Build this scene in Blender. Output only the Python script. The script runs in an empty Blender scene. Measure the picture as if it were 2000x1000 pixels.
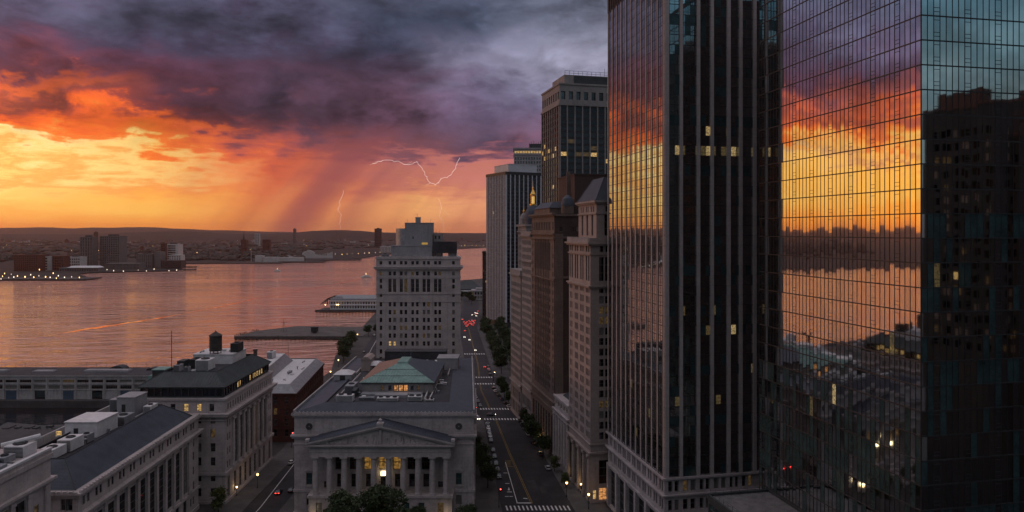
import bpy, math, random
from math import sin, cos, pi, radians, atan2, sqrt
S = bpy.context.scene
COL = S.collection
random.seed(7)

# ------------------------------------------------------------------ camera
H = 97.0            # eye height above the street, metres
P = 1400.0          # focal length in pixels of the 2000 px wide photograph
cam_d = bpy.data.cameras.new("camera")
cam = bpy.data.objects.new("camera", cam_d)
COL.objects.link(cam)
cam.location = (0, 0, H)
cam.rotation_euler = (radians(90), 0, 0)
cam_d.sensor_width = 36.0
cam_d.lens = 36.0 * P / 2000.0
cam_d.shift_y = -48.0 / 2000.0
cam_d.clip_start = 0.5
cam_d.clip_end = 60000
S.camera = cam
S.view_settings.view_transform = 'Standard'
S.view_settings.look = 'None'
S.view_settings.exposure = 0.0
S.view_settings.gamma = 1.0
try:
    S.view_settings.use_curve_mapping = False
except Exception:
    pass
S.cycles.max_bounces = 7
S.cycles.glossy_bounces = 5
S.cycles.diffuse_bounces = 2
S.cycles.volume_bounces = 1
S.cycles.transmission_bounces = 2
S.cycles.caustics_reflective = False
S.cycles.caustics_refractive = False
S.cycles.sample_clamp_indirect = 3.0
S.cycles.use_denoising = True


def lin(c):
    r = []
    for v in c[:3]:
        v = v / 255.0
        r.append(v / 12.92 if v <= 0.04045 else ((v + 0.055) / 1.055) ** 2.4)
    return r


# ------------------------------------------------------------------ node helper
class NT:
    def __init__(self, tree):
        self.t = tree
        self.n = tree.nodes
        self.l = tree.links

    def put(self, sock, v):
        if isinstance(v, bpy.types.NodeSocket):
            self.l.new(v, sock)
        else:
            sock.default_value = v

    def m(self, op, a, b=None, c=None):
        n = self.n.new('ShaderNodeMath')
        n.operation = op
        self.put(n.inputs[0], a)
        if b is not None:
            self.put(n.inputs[1], b)
        if c is not None:
            self.put(n.inputs[2], c)
        return n.outputs[0]

    def add(self, a, b): return self.m('ADD', a, b)
    def sub(self, a, b): return self.m('SUBTRACT', a, b)
    def mul(self, a, b): return self.m('MULTIPLY', a, b)
    def div(self, a, b): return self.m('DIVIDE', a, b)

    def rng(self, v, a, b, c=0.0, d=1.0, smooth=True):
        n = self.n.new('ShaderNodeMapRange')
        n.interpolation_type = 'SMOOTHSTEP' if smooth else 'LINEAR'
        self.put(n.inputs[0], v)
        for i, x in enumerate((a, b, c, d)):
            self.put(n.inputs[1 + i], x)
        return n.outputs[0]

    def vec(self, x, y, z):
        n = self.n.new('ShaderNodeCombineXYZ')
        for i, v in enumerate((x, y, z)):
            self.put(n.inputs[i], v)
        return n.outputs[0]

    def sep(self, v):
        n = self.n.new('ShaderNodeSeparateXYZ')
        self.put(n.inputs[0], v)
        return n.outputs

    def vm(self, op, a, b):
        n = self.n.new('ShaderNodeVectorMath')
        n.operation = op
        self.put(n.inputs[0], a)
        self.put(n.inputs[1], b)
        return n.outputs[0]

    def noise(self, v, scale, detail=4.0, rough=0.55, dist=0.0):
        n = self.n.new('ShaderNodeTexNoise')
        if v is not None:
            self.put(n.inputs['Vector'], v)
        n.inputs['Scale'].default_value = scale
        n.inputs['Detail'].default_value = detail
        n.inputs['Roughness'].default_value = rough
        n.inputs['Distortion'].default_value = dist
        return n.outputs['Fac']

    def mix(self, f, a, b, mode='MIX'):
        n = self.n.new('ShaderNodeMix')
        n.data_type = 'RGBA'
        n.blend_type = mode
        n.clamp_factor = True
        self.put(n.inputs[0], f)
        self.put(n.inputs[6], a if isinstance(a, bpy.types.NodeSocket) else (*a[:3], 1.0))
        self.put(n.inputs[7], b if isinstance(b, bpy.types.NodeSocket) else (*b[:3], 1.0))
        return n.outputs[2]

    def ramp(self, f, stops, interp='LINEAR'):
        n = self.n.new('ShaderNodeValToRGB')
        cr = n.color_ramp
        cr.interpolation = interp
        while len(cr.elements) < len(stops):
            cr.elements.new(0.5)
        for e, (p, c) in zip(cr.elements, sorted(stops, key=lambda s: s[0])):
            e.position = p
            e.color = (*c[:3], 1.0)
        self.put(n.inputs[0], f)
        return n.outputs[0]

    def scale(self, col, f):
        n = self.n.new('ShaderNodeVectorMath')
        n.operation = 'SCALE'
        self.put(n.inputs[0], col)
        self.put(n.inputs[3], f)
        return n.outputs[0]


# ------------------------------------------------------------------ sky: stormy sunset over the river
SUN_AZ, SUN_EL = -74.0, 4.0          # degrees, azimuth measured from +Y, negative to the left
W = bpy.data.worlds.new("World")
S.world = W
W.use_nodes = True
W.node_tree.nodes.clear()
N = NT(W.node_tree)
tc = N.n.new('ShaderNodeTexCoord')
D = tc.outputs['Generated']
dx, dy, dz = N.sep(D)
az = N.mul(N.m('ARCTAN2', dx, dy), 180 / pi)
el = N.mul(N.m('ARCSINE', dz), 180 / pi)

SKO = (0.0, 0.0, 0.0)
flat = N.vm('ADD', N.vm('MULTIPLY', D, (1.0, 1.0, 2.4)), SKO)
n_big = N.noise(flat, 4.6, 6, 0.55, 0.5)
n_mid = N.noise(N.vm('ADD', N.vm('MULTIPLY', D, (1.0, 1.0, 1.7)), (3.1, 1.7, 0.4)), 10.5, 8, 0.58, 0.25)
n_low = N.noise(N.vm('MULTIPLY', D, (1.0, 1.0, 6.0)), 13.0, 7, 0.62, 0.25)
n_fin = N.noise(N.vm('MULTIPLY', D, (1.0, 1.0, 2.4)), 26.0, 7, 0.6, 0.2)
def lump(v, scale):
    n = N.n.new('ShaderNodeTexVoronoi')
    n.feature = 'SMOOTH_F1'
    N.put(n.inputs['Vector'], v)
    n.inputs['Scale'].default_value = scale
    n.inputs['Smoothness'].default_value = 0.55
    n.inputs['Detail'].default_value = 1.5
    n.inputs['Roughness'].default_value = 0.55
    return n.outputs['Distance']


wv = N.vm('ADD', N.vm('MULTIPLY', D, (1.0, 1.0, 2.3)), N.vec(N.mul(n_mid, 0.16), N.mul(n_fin, 0.07), N.mul(n_mid, 0.20)))
n_lump = N.sub(0.55, lump(wv, 9.0))
# the bands of colour are bent into cloud shapes
warp = N.add(N.mul(N.sub(n_big, 0.5), 6.5), N.add(N.mul(N.sub(n_mid, 0.5), 4.0), N.mul(n_lump, -3.2)))
amp = N.add(N.rng(el, 0.5, 7.5, 0.06, 1.0), 0.0)
amp = N.mul(amp, N.rng(az, -19.0, -11.0, 1.0, 0.5))
el_w = N.add(el, N.mul(N.sub(warp, 1.5), amp))
el_w = N.add(el_w, N.mul(N.mul(N.sub(n_low, 0.5), 6.5), N.mul(N.rng(el, 0.6, 3.5, 0.1, 1.0), N.rng(el, 5.5, 9.5, 1.0, 0.1))))
el_w = N.add(el_w, N.mul(N.mul(N.sub(n_fin, 0.5), 2.2), N.rng(el, 0.8, 5.0, 0.15, 1.0)))
az_w = N.add(az, N.mul(N.sub(n_big, 0.5), 9.0))
EL = N.div(el_w, 40.0)


def column(stops, gain=1.0):
    return N.scale(N.ramp(EL, [(max(0.0, e) / 40.0, lin(c)) for e, c in stops]), gain)


TOP = [(22, (104, 102, 122)), (30, (154, 148, 160)), (40, (206, 198, 206))]  # unseen overhead sky, brightened to fill the foreground
cols = [
    (-100, column([(0, (120, 90, 90)), (5, (150, 110, 100)), (10, (110, 95, 110)), (16, (95, 105, 125))] + TOP)),
    (-56, column([(0, (255, 140, 40)), (1.8, (255, 160, 50)), (3.6, (255, 185, 75)), (4.5, (255, 165, 62)), (5.0, (180, 84, 60)),
                  (5.5, (255, 195, 95)), (6.4, (238, 118, 48)), (7.4, (165, 78, 66)), (8.2, (225, 100, 58)),
                  (9.4, (130, 74, 84)), (11, (88, 66, 90)), (14, (86, 84, 110)), (18, (104, 116, 144))] + TOP, 2.1)),
    (-36, column([(0, (250, 138, 58)), (1.0, (255, 172, 82)), (1.9, (255, 202, 105)), (2.7, (255, 214, 120)), (3.4, (250, 176, 88)),
                  (4.1, (255, 210, 122)), (4.9, (255, 226, 152)), (5.4, (240, 140, 62)), (6.2, (255, 108, 42)), (7.1, (220, 88, 52)),
                  (7.9, (158, 76, 64)), (8.8, (236, 104, 50)), (9.6, (226, 100, 56)), (10.3, (122, 64, 74)), (11.7, (95, 64, 84)),
                  (13, (82, 66, 86)), (15, (102, 92, 118)), (18, (88, 88, 112))] + TOP, 1.25)),
    (-27, column([(0, (252, 146, 58)), (1.5, (255, 186, 88)), (2.4, (255, 176, 80)), (3.2, (250, 160, 80)), (4.4, (255, 208, 122)),
                  (4.9, (255, 188, 98)), (5.5, (250, 124, 50)), (6.9, (245, 106, 46)), (7.5, (140, 64, 64)), (8.6, (90, 54, 70)),
                  (10, (104, 58, 74)), (11.6, (94, 60, 82)), (13.4, (70, 62, 85)), (15.5, (78, 78, 100)), (18, (90, 92, 118))] + TOP, 1.12)),
    (-18, column([(0, (240, 140, 76)), (2, (236, 130, 78)), (4, (230, 112, 72)), (5.6, (214, 98, 68)), (6.8, (176, 84, 78)), (7.6, (140, 74, 80)),
                  (8.3, (92, 60, 76)), (9.7, (74, 57, 77)), (11.6, (84, 60, 80)), (13.4, (74, 65, 88)), (15.2, (90, 88, 114)),
                  (17, (98, 98, 124))] + TOP)),
    (-9, column([(0, (232, 146, 92)), (1.7, (250, 178, 112)), (2.7, (238, 152, 106)), (3.8, (206, 124, 104)), (5.0, (204, 122, 110)),
                 (5.6, (188, 108, 106)), (6.2, (116, 78, 95)), (6.9, (108, 76, 95)), (8.6, (114, 80, 104)), (10.2, (120, 86, 110)), (12, (86, 70, 92)),
                 (14, (64, 65, 88)), (16.5, (76, 82, 106))] + TOP)),
    (-2, column([(0, (222, 134, 98)), (2.1, (232, 156, 116)), (3.4, (206, 126, 106)), (5.2, (206, 124, 116)), (5.8, (140, 88, 104)),
                 (6.4, (92, 72, 94)), (8.6, (105, 90, 118)), (11, (120, 110, 140)), (12.6, (140, 136, 162)), (14.5, (98, 98, 122)),
                 (16.5, (70, 78, 100))] + TOP)),
    (7, column([(0, (214, 130, 100)), (4, (196, 112, 110)), (6, (156, 104, 126)), (10, (110, 104, 134)), (13.4, (164, 162, 186)),
                (15.6, (146, 148, 172)), (18, (130, 136, 160))] + TOP)),
    (60, column([(0, (96, 84, 92)), (8, (106, 112, 124)), (14, (92, 110, 124)), (20, (90, 112, 132)), (30, (152, 148, 160)), (40, (206, 198, 206))])),
]
acc = cols[0][1]
for (a0, c0), (a1, c1) in zip(cols, cols[1:]):
    acc = N.mix(N.rng(az_w, a0, a1, smooth=False), acc, c1)
# opposite side of the sky: cold blue-green evening, unseen top brightened as fill
back = column([(0, (78, 80, 86)), (7, (128, 146, 150)), (12, (112, 144, 156)), (19, (80, 126, 152)), (27, (152, 150, 160)), (40, (206, 198, 206))], 1.0)
acc = N.mix(N.rng(az, 60, 105), acc, back)
acc = N.mix(N.rng(az, -150, -100, 1.0, 0.0), acc, back)
# billows inside the cloud deck
bill = N.add(N.mul(N.sub(n_mid, 0.5), 1.5), N.add(N.mul(N.sub(n_fin, 0.5), 0.7), N.add(N.mul(N.sub(n_big, 0.5), 0.9), N.mul(n_lump, 0.62))))
bill = N.add(1.03, N.mul(bill, N.rng(el, 4.5, 9.0, 0.12, 1.0)))
acc = N.scale(acc, N.m('MAXIMUM', bill, 0.35))
# rain curtains hanging under the cloud
sl = N.sub(az, N.add(N.mul(el, 0.62), N.mul(N.mul(el, el), 0.035)))
sl = N.add(sl, N.mul(N.sub(n_mid, 0.5), 1.6))
streak = N.noise(N.vec(N.mul(sl, 0.32), N.mul(el, 0.06), 3.0), 1.0, 3, 0.5, 0.4)
mask = N.mul(N.mul(N.rng(az, -27, -19), N.rng(az, -2.0, 5.0, 1.0, 0.0)), N.mul(N.rng(el, 6.0, 9.0, 1.0, 0.0), N.rng(el, -0.2, 0.8, 0.5, 1.0)))
acc = N.mix(N.mul(mask, N.rng(streak, 0.42, 0.70, 0.0, 0.36)), acc, lin((150, 84, 84)))
acc = N.mix(N.mul(N.mul(mask, N.rng(el, 2.6, 4.6, 1.0, 0.0)), N.rng(streak, 0.48, 0.28, 0.0, 0.34)), acc, lin((246, 172, 116)))


def shaft(c, w, f, col, top=9.0):
    global acc
    q = N.div(N.sub(sl, c), w)
    g = N.m('POWER', 2.718, N.mul(N.mul(q, q), -1.0))
    acc = N.mix(N.mul(N.mul(g, f), N.rng(el, top * 0.6, top, 1.0, 0.0)), acc, lin(col))


shaft(-17.3, 1.5, 0.60, (140, 76, 84))
shaft(-16.7, 3.2, 0.35, (160, 84, 84))
shaft(-21.2, 1.0, 0.25, (176, 84, 66))
shaft(-19.6, 0.8, 0.30, (255, 160, 92), 4.5)
shaft(-13.6, 1.0, 0.30, (150, 88, 92), 7.5)
shaft(-11.2, 1.6, 0.40, (246, 166, 108), 3.6)
shaft(-14.9, 0.7, 0.25, (244, 160, 100), 3.2)
sky_t = N.n.new('ShaderNodeTexSky')
sky_t.sky_type = 'NISHITA'
sky_t.sun_disc = False
sky_t.sun_elevation = radians(SUN_EL)
sky_t.sun_rotation = radians(SUN_AZ)
sky_t.air_density = 1.0
sky_t.dust_density = 2.0
bg1 = N.n.new('ShaderNodeBackground')
N.put(bg1.inputs[0], acc)
bg1.inputs[1].default_value = 1.0
bg2 = N.n.new('ShaderNodeBackground')
N.put(bg2.inputs[0], sky_t.outputs[0])
bg2.inputs[1].default_value = 0.05
# cloud deck hides nearly all of the clear sky behind it
mixs = N.n.new('ShaderNodeMixShader')
mixs.inputs[0].default_value = 0.94
N.l.new(bg2.outputs[0], mixs.inputs[1])
N.l.new(bg1.outputs[0], mixs.inputs[2])
wo = N.n.new('ShaderNodeOutputWorld')
N.l.new(mixs.outputs[0], wo.inputs[0])
W.cycles.sampling_method = 'MANUAL'
W.cycles.sample_map_resolution = 1024

# ------------------------------------------------------------------ sun: low, veiled by cloud
sd = bpy.data.lights.new("sun", 'SUN')
sd.energy = 0.32
sd.angle = radians(8)
sd.color = (1.0, 0.50, 0.26)
sun = bpy.data.objects.new("sun", sd)
COL.objects.link(sun)
sun.location = (-400, 300, 400)
sun.rotation_euler = (radians(90 - SUN_EL), 0, radians(180 - SUN_AZ) )


# ------------------------------------------------------------------ materials
def new_mat(name):
    m = bpy.data.materials.new(name)
    m.use_nodes = True
    m.node_tree.nodes.clear()
    n = NT(m.node_tree)
    out = n.n.new('ShaderNodeOutputMaterial')
    b = n.n.new('ShaderNodeBsdfPrincipled')
    n.l.new(b.outputs[0], out.inputs[0])
    return m, n, b, out


def wpos(n):
    return n.n.new('ShaderNodeNewGeometry').outputs['Position']


def wall_coords(n):
    x, y, z = n.sep(wpos(n))
    return n.vec(n.add(x, y), z, 0.0)


def mat(name, col, rough=0.85, var=0.25, scale=0.15, metal=0.0, spec=0.3, blocks=None, streak=0.0, bump=0.0, bscale=3.0):
    """surface colour with blotches of weathering, optional courses of blocks and rain streaks"""
    m, n, b, out = new_mat(name)
    p = wpos(n)
    f = n.add(n.mul(n.noise(p, scale, 5, 0.6), 0.6), n.mul(n.noise(p, scale * 9, 3, 0.6), 0.4))
    k = n.add(1.0 - var, n.mul(n.rng(f, 0.3, 0.7), 2 * var))
    if streak:
        x, y, z = n.sep(p)
        sv = n.noise(n.vec(n.mul(n.add(x, n.mul(y, 1.3)), 0.9), n.mul(z, 0.05), 0.0), 1.0, 4, 0.6)
        k = n.mul(k, n.sub(1.0, n.mul(n.rng(sv, 0.5, 0.75), streak)))
    c = n.scale((*col, ), k) if False else n.mix(1.0, col, n.vec(k, k, k), 'MULTIPLY')
    if blocks:
        bw, bh, strength = blocks
        br = n.n.new('ShaderNodeTexBrick')
        n.put(br.inputs['Vector'], wall_coords(n))
        br.inputs['Color1'].default_value = (1, 1, 1, 1)
        br.inputs['Color2'].default_value = (1 - strength * .7,) * 3 + (1,)
        br.inputs['Mortar'].default_value = (1 - strength,) * 3 + (1,)
        br.inputs['Scale'].default_value = 1.0
        br.inputs['Mortar Size'].default_value = 0.035 * bh
        br.inputs['Brick Width'].default_value = bw
        br.inputs['Row Height'].default_value = bh
        c = n.mix(1.0, c, br.outputs['Color'], 'MULTIPLY')
    n.put(b.inputs['Base Color'], c)
    b.inputs['Roughness'].default_value = rough
    b.inputs['Metallic'].default_value = metal
    b.inputs['Specular IOR Level'].default_value = spec
    if bump:
        bp = n.n.new('ShaderNodeBump')
        bp.inputs['Strength'].default_value = bump
        bp.inputs['Distance'].default_value = 0.1
        n.put(bp.inputs['Height'], n.noise(p, bscale, 4, 0.6))
        n.l.new(bp.outputs[0], b.inputs['Normal'])
    return m


def emit(name, col, s, base=(0.02, 0.02, 0.02)):
    m, n, b, out = new_mat(name)
    b.inputs['Base Color'].default_value = (*base, 1)
    b.inputs['Roughness'].default_value = 0.3
    b.inputs['Emission Color'].default_value = (*col, 1)
    b.inputs['Emission Strength'].default_value = s
    return m


def glass(name, refl, rough=0.02, noise_amp=0.0, var=0.0, scale=0.3):
    """coated curtain-wall glass: an opaque dark mirror"""
    m, n, b, out = new_mat(name)
    b.inputs['Base Color'].default_value = (*refl, 1)
    if var:
        k = n.add(1 - var, n.mul(n.noise(wpos(n), scale, 3, 0.5), 2 * var))
        n.put(b.inputs['Base Color'], n.mix(1.0, refl, n.vec(k, k, k), 'MULTIPLY'))
    b.inputs['Metallic'].default_value = 1.0
    b.inputs['Roughness'].default_value = rough
    if noise_amp:
        bp = n.n.new('ShaderNodeBump')
        bp.inputs['Strength'].default_value = noise_amp
        bp.inputs['Distance'].default_value = 0.02
        n.put(bp.inputs['Height'], n.noise(wpos(n), 0.35, 2, 0.5))
        n.l.new(bp.outputs[0], b.inputs['Normal'])
    return m


def lit_window(name, col, s):
    """a lit room behind glass: uneven warm light with dark furniture and blinds"""
    m, n, b, out = new_mat(name)
    b.inputs['Base Color'].default_value = (0.03, 0.03, 0.03, 1)
    b.inputs['Roughness'].default_value = 0.1
    p = wpos(n)
    x, y, z = n.sep(p)
    f = n.noise(n.vec(n.mul(n.add(x, y), 0.9), n.mul(z, 1.2), 0.0), 1.0, 3, 0.7)
    b.inputs['Emission Color'].default_value = (*col, 1)
    n.put(b.inputs['Emission Strength'], n.mul(n.rng(f, 0.3, 0.68, 0.08, 1.0), s))
    return m


M = {}
M['limestone'] = mat('limestone', (0.45, 0.40, 0.395), var=0.18, blocks=(1.6, 0.8, 0.14), streak=0.28, bump=0.2)
M['granite'] = mat('granite', (0.44, 0.39, 0.39), var=0.2, blocks=(2.2, 1.1, 0.18), streak=0.25, bump=0.2)
M['pale_stone'] = mat('pale_stone', (0.28, 0.255, 0.25), var=0.16, blocks=(1.8, 0.9, 0.12), streak=0.25)
M['pink_stone'] = mat('pink_stone', (0.35, 0.285, 0.265), var=0.16, blocks=(1.8, 0.9, 0.12), streak=0.25)
M['trim'] = mat('trim', (0.42, 0.375, 0.37), var=0.22, streak=0.35)
M['brown_brick'] = mat('brown_brick', (0.19, 0.14, 0.12), var=0.2, blocks=(0.6, 0.25, 0.3), streak=0.25)
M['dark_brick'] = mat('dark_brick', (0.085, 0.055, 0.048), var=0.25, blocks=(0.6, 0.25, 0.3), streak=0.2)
M['red_brick'] = mat('red_brick', (0.085, 0.034, 0.028), var=0.25, blocks=(0.6, 0.25, 0.3), streak=0.25)
M['slate'] = mat('slate', (0.055, 0.066, 0.09), rough=0.55, var=0.25, scale=0.3, bump=0.3)
M['copper'] = mat('copper', (0.185, 0.30, 0.275), rough=0.6, var=0.28, scale=0.25, streak=0.35)
M['dark_copper'] = mat('dark_copper', (0.042, 0.053, 0.057), rough=0.6, var=0.3, scale=0.3)
M['brown_copper'] = mat('brown_copper', (0.25, 0.15, 0.115), rough=0.65, var=0.3, scale=0.3)
M['tar'] = mat('tar', (0.045, 0.045, 0.052), rough=0.8, var=0.4, scale=0.12)
M['pier_deck'] = mat('pier_deck', (0.10, 0.092, 0.088), rough=0.9, var=0.4, scale=0.1)
M['gravel'] = mat('gravel', (0.16, 0.155, 0.155), rough=0.95, var=0.35, scale=0.4, bump=0.3)
M['white_metal'] = mat('white_metal', (0.62, 0.61, 0.62), rough=0.5, var=0.18, scale=0.5)
M['grey_metal'] = mat('grey_metal', (0.27, 0.28, 0.30), rough=0.5, var=0.25, scale=0.5, metal=0.2)
M['dark_metal'] = mat('dark_metal', (0.03, 0.032, 0.035), rough=0.5, var=0.3, scale=0.6)
M['black_iron'] = mat('black_iron', (0.015, 0.016, 0.018), rough=0.5, var=0.2)
M['concrete'] = mat('concrete', (0.36, 0.345, 0.345), var=0.25, streak=0.35)
M['dark_concrete'] = mat('dark_concrete', (0.07, 0.068, 0.07), var=0.35, streak=0.3)
M['frame'] = mat('window_frame', (0.10, 0.10, 0.10), rough=0.5, var=0.15)
M['frame_bronze'] = mat('bronze_frame', (0.05, 0.035, 0.028), rough=0.4, var=0.2, metal=0.4)
M['pane'] = glass('dark_pane', (0.085, 0.095, 0.105), rough=0.05, var=0.5, scale=0.2)
M['pane_b'] = mat('blind_behind_glass', (0.16, 0.155, 0.14), rough=0.3, var=0.2, scale=0.6, spec=0.6)
M['pane_teal'] = mat('teal_pane', (0.03, 0.07, 0.07), rough=0.15, var=0.2, spec=0.8)
M['lit_amber'] = lit_window('amber_lit_window', (1.0, 0.52, 0.12), 0.30)
M['lit'] = lit_window('lit_window', (1.0, 0.62, 0.22), 0.8)
M['lit_dim'] = lit_window('dim_lit_window', (1.0, 0.60, 0.22), 0.075)
M['lit_orange'] = lit_window('orange_lit_window', (1.0, 0.42, 0.13), 0.9)
M['asphalt'] = mat('asphalt', (0.026, 0.025, 0.030), rough=0.7, var=0.45, scale=0.12, bump=0.15)
M['pavement'] = mat('pavement', (0.09, 0.086, 0.088), rough=0.85, var=0.3, scale=0.2, blocks=None)
M['white_paint'] = mat('white_paint', (0.66, 0.65, 0.64), var=0.3, scale=0.8)
M['yellow_paint'] = mat('yellow_paint', (0.26, 0.17, 0.05), var=0.35, scale=0.8)
M['gold'] = mat('gilded_metal', (0.75, 0.46, 0.12), rough=0.25, metal=1.0, var=0.2)
M['bark'] = mat('bark', (0.05, 0.038, 0.03), var=0.3, scale=1.0)
M['wood_tank'] = mat('weathered_wood', (0.065, 0.058, 0.055), var=0.35, scale=0.8, streak=0.4)
M['shaft'] = mat('grey_cladding', (0.29, 0.285, 0.30), rough=0.7, var=0.2, streak=0.3)


def leaf_mat(name, a, b):
    m, n, s, out = new_mat(name)
    p = wpos(n)
    f = n.rng(n.add(n.mul(n.noise(p, 0.5, 3, 0.6), 0.6), n.mul(n.noise(p, 3.0, 2, 0.6), 0.4)), 0.35, 0.65)
    n.put(s.inputs['Base Color'], n.mix(f, a, b))
    s.inputs['Roughness'].default_value = 0.6
    s.inputs['Specular IOR Level'].default_value = 0.25
    return m


M['leaf'] = leaf_mat('leaves', (0.018, 0.032, 0.014), (0.05, 0.075, 0.026))
M['far_leaf'] = leaf_mat('far_leaves', (0.010, 0.011, 0.010), (0.022, 0.022, 0.018))
M['leaf_y'] = leaf_mat('bright_leaves', (0.035, 0.05, 0.016), (0.09, 0.11, 0.03))

# ------------------------------------------------------------------ mesh helpers
def sub3(a, b): return (a[0] - b[0], a[1] - b[1], a[2] - b[2])
def add3(a, b): return (a[0] + b[0], a[1] + b[1], a[2] + b[2])
def mul3(a, k): return (a[0] * k, a[1] * k, a[2] * k)
def cross3(a, b): return (a[1] * b[2] - a[2] * b[1], a[2] * b[0] - a[0] * b[2], a[0] * b[1] - a[1] * b[0])
def norm3(a):
    l = sqrt(a[0] ** 2 + a[1] ** 2 + a[2] ** 2) or 1.0
    return (a[0] / l, a[1] / l, a[2] / l)


def link(o):
    COL.objects.link(o)
    return o


class MB:
    def __init__(self):
        self.v = []; self.f = []; self.mi = []

    def face(self, pts, m=0):
        i = len(self.v)
        self.v.extend(pts)
        self.f.append(tuple(range(i, i + len(pts))))
        self.mi.append(m)

    def hexa(self, c, m=0):
        """eight corners: bottom ring of four counter-clockwise from above, then the top ring"""
        i = len(self.v)
        self.v.extend(c)
        for q in ((3, 2, 1, 0), (4, 5, 6, 7), (0, 1, 5, 4), (1, 2, 6, 5), (2, 3, 7, 6), (3, 0, 4, 7)):
            self.f.append(tuple(i + k for k in q)); self.mi.append(m)

    def box(self, x0, x1, y0, y1, z0, z1, m=0):
        self.hexa([(x0, y0, z0), (x1, y0, z0), (x1, y1, z0), (x0, y1, z0), (x0, y0, z1), (x1, y0, z1), (x1, y1, z1), (x0, y1, z1)], m)

    def obox(self, o, u, n, u0, u1, n0, n1, z0, z1, m=0):
        """box along a facade: o (x,y) origin, u direction along, n outward normal"""
        def p(a, b, z): return (o[0] + u[0] * a + n[0] * b, o[1] + u[1] * a + n[1] * b, z)
        self.hexa([p(u0, n1, z0), p(u1, n1, z0), p(u1, n0, z0), p(u0, n0, z0), p(u0, n1, z1), p(u1, n1, z1), p(u1, n0, z1), p(u0, n0, z1)], m)

    def prism(self, poly, z0, z1, m=0, top=None):
        n = len(poly)
        i = len(self.v)
        self.v.extend([(x, y, z0) for x, y in poly] + [(x, y, z1) for x, y in poly])
        for k in range(n):
            j = (k + 1) % n
            self.f.append((i + k, i + j, i + n + j, i + n + k)); self.mi.append(m)
        self.f.append(tuple(i + n + k for k in range(n))); self.mi.append(m if top is None else top)
        self.f.append(tuple(i + n - 1 - k for k in range(n))); self.mi.append(m)

    def loft(self, p0, z0, p1, z1, m=0, top=None, cap=True):
        n = len(p0)
        i = len(self.v)
        self.v.extend([(x, y, z0) for x, y in p0] + [(x, y, z1) for x, y in p1])
        for k in range(n):
            j = (k + 1) % n
            self.f.append((i + k, i + j, i + n + j, i + n + k)); self.mi.append(m)
        if cap:
            self.f.append(tuple(i + n + k for k in range(n))); self.mi.append(m if top is None else top)

    def lathe(self, cx, cy, prof, n=12, m=0, capb=False):
        i = len(self.v)
        for r, z in prof:
            for k in range(n):
                a = 2 * pi * k / n
                self.v.append((cx + r * cos(a), cy + r * sin(a), z))
        for s in range(len(prof) - 1):
            for k in range(n):
                j = (k + 1) % n
                self.f.append((i + s * n + k, i + s * n + j, i + (s + 1) * n + j, i + (s + 1) * n + k)); self.mi.append(m)
        s = len(prof) - 1
        self.f.append(tuple(i + s * n + k for k in range(n))); self.mi.append(m)
        if capb:
            self.f.append(tuple(i + n - 1 - k for k in range(n))); self.mi.append(m)

    def tube(self, a, b, r, n=5, m=0, r2=None):
        r2 = r if r2 is None else r2
        d = norm3(sub3(b, a))
        s = norm3(cross3(d, (0, 0, 1) if abs(d[2]) < 0.9 else (1, 0, 0)))
        t = cross3(s, d)
        i = len(self.v)
        for c, rr in ((a, r), (b, r2)):
            for k in range(n):
                g = 2 * pi * k / n
                self.v.append((c[0] + rr * (s[0] * cos(g) + t[0] * sin(g)), c[1] + rr * (s[1] * cos(g) + t[1] * sin(g)), c[2] + rr * (s[2] * cos(g) + t[2] * sin(g))))
        for k in range(n):
            j = (k + 1) % n
            self.f.append((i + j, i + k, i + n + k, i + n + j)); self.mi.append(m)
        self.f.append(tuple(i + k for k in range(n))); self.mi.append(m)
        self.f.append(tuple(i + 2 * n - 1 - k for k in range(n))); self.mi.append(m)

    def mesh(self, name, mats, smooth=False):
        me = bpy.data.meshes.new(name)
        me.from_pydata(self.v, [], self.f)
        for x in (mats if isinstance(mats, (list, tuple)) else [mats]):
            me.materials.append(x)
        me.polygons.foreach_set('material_index', self.mi)
        if smooth:
            me.polygons.foreach_set('use_smooth', [True] * len(self.f))
        me.update()
        return me

    def build(self, name, mats, parent=None, loc=(0, 0, 0), smooth=False):
        o = bpy.data.objects.new(name, self.mesh(name, mats, smooth))
        o.location = loc
        if parent is not None:
            o.parent = parent
        return link(o)


def tag(o, label=None, cat=None, group=None, kind=None):
    if label: o['label'] = label
    if cat: o['category'] = cat
    if group: o['group'] = group
    if kind: o['kind'] = kind
    return o


def thing(name, label, cat, loc=(0, 0, 0), rz=0.0, group=None):
    o = bpy.data.objects.new(name, None)
    o.empty_display_size = 1.0
    o.location = loc
    o.rotation_euler = (0, 0, rz)
    link(o)
    return tag(o, label, cat, group)


def obj_of(name, me, parent=None, loc=(0, 0, 0)):
    o = bpy.data.objects.new(name, me)
    o.location = loc
    if parent is not None:
        o.parent = parent
    return link(o)


def copy_tree(o, parent=None):
    c = o.copy()
    link(c)
    if parent is not None:
        c.parent = parent
    for ch in list(o.children):
        copy_tree(ch, c)
    return c


# pixel of the photograph (2000 x 1000) to a place on a level plane z / at a distance d
def G(px, py, z=0.0):
    d = P * (H - z) / (py - 452.0)
    return ((px - 1000.0) / P * d, d)


def Zat(py, d): return H - (py - 452.0) / P * d
def Xat(px, d): return (px - 1000.0) / P * d


# ------------------------------------------------------------------ buildings
WIN_CACHE = {}


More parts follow.
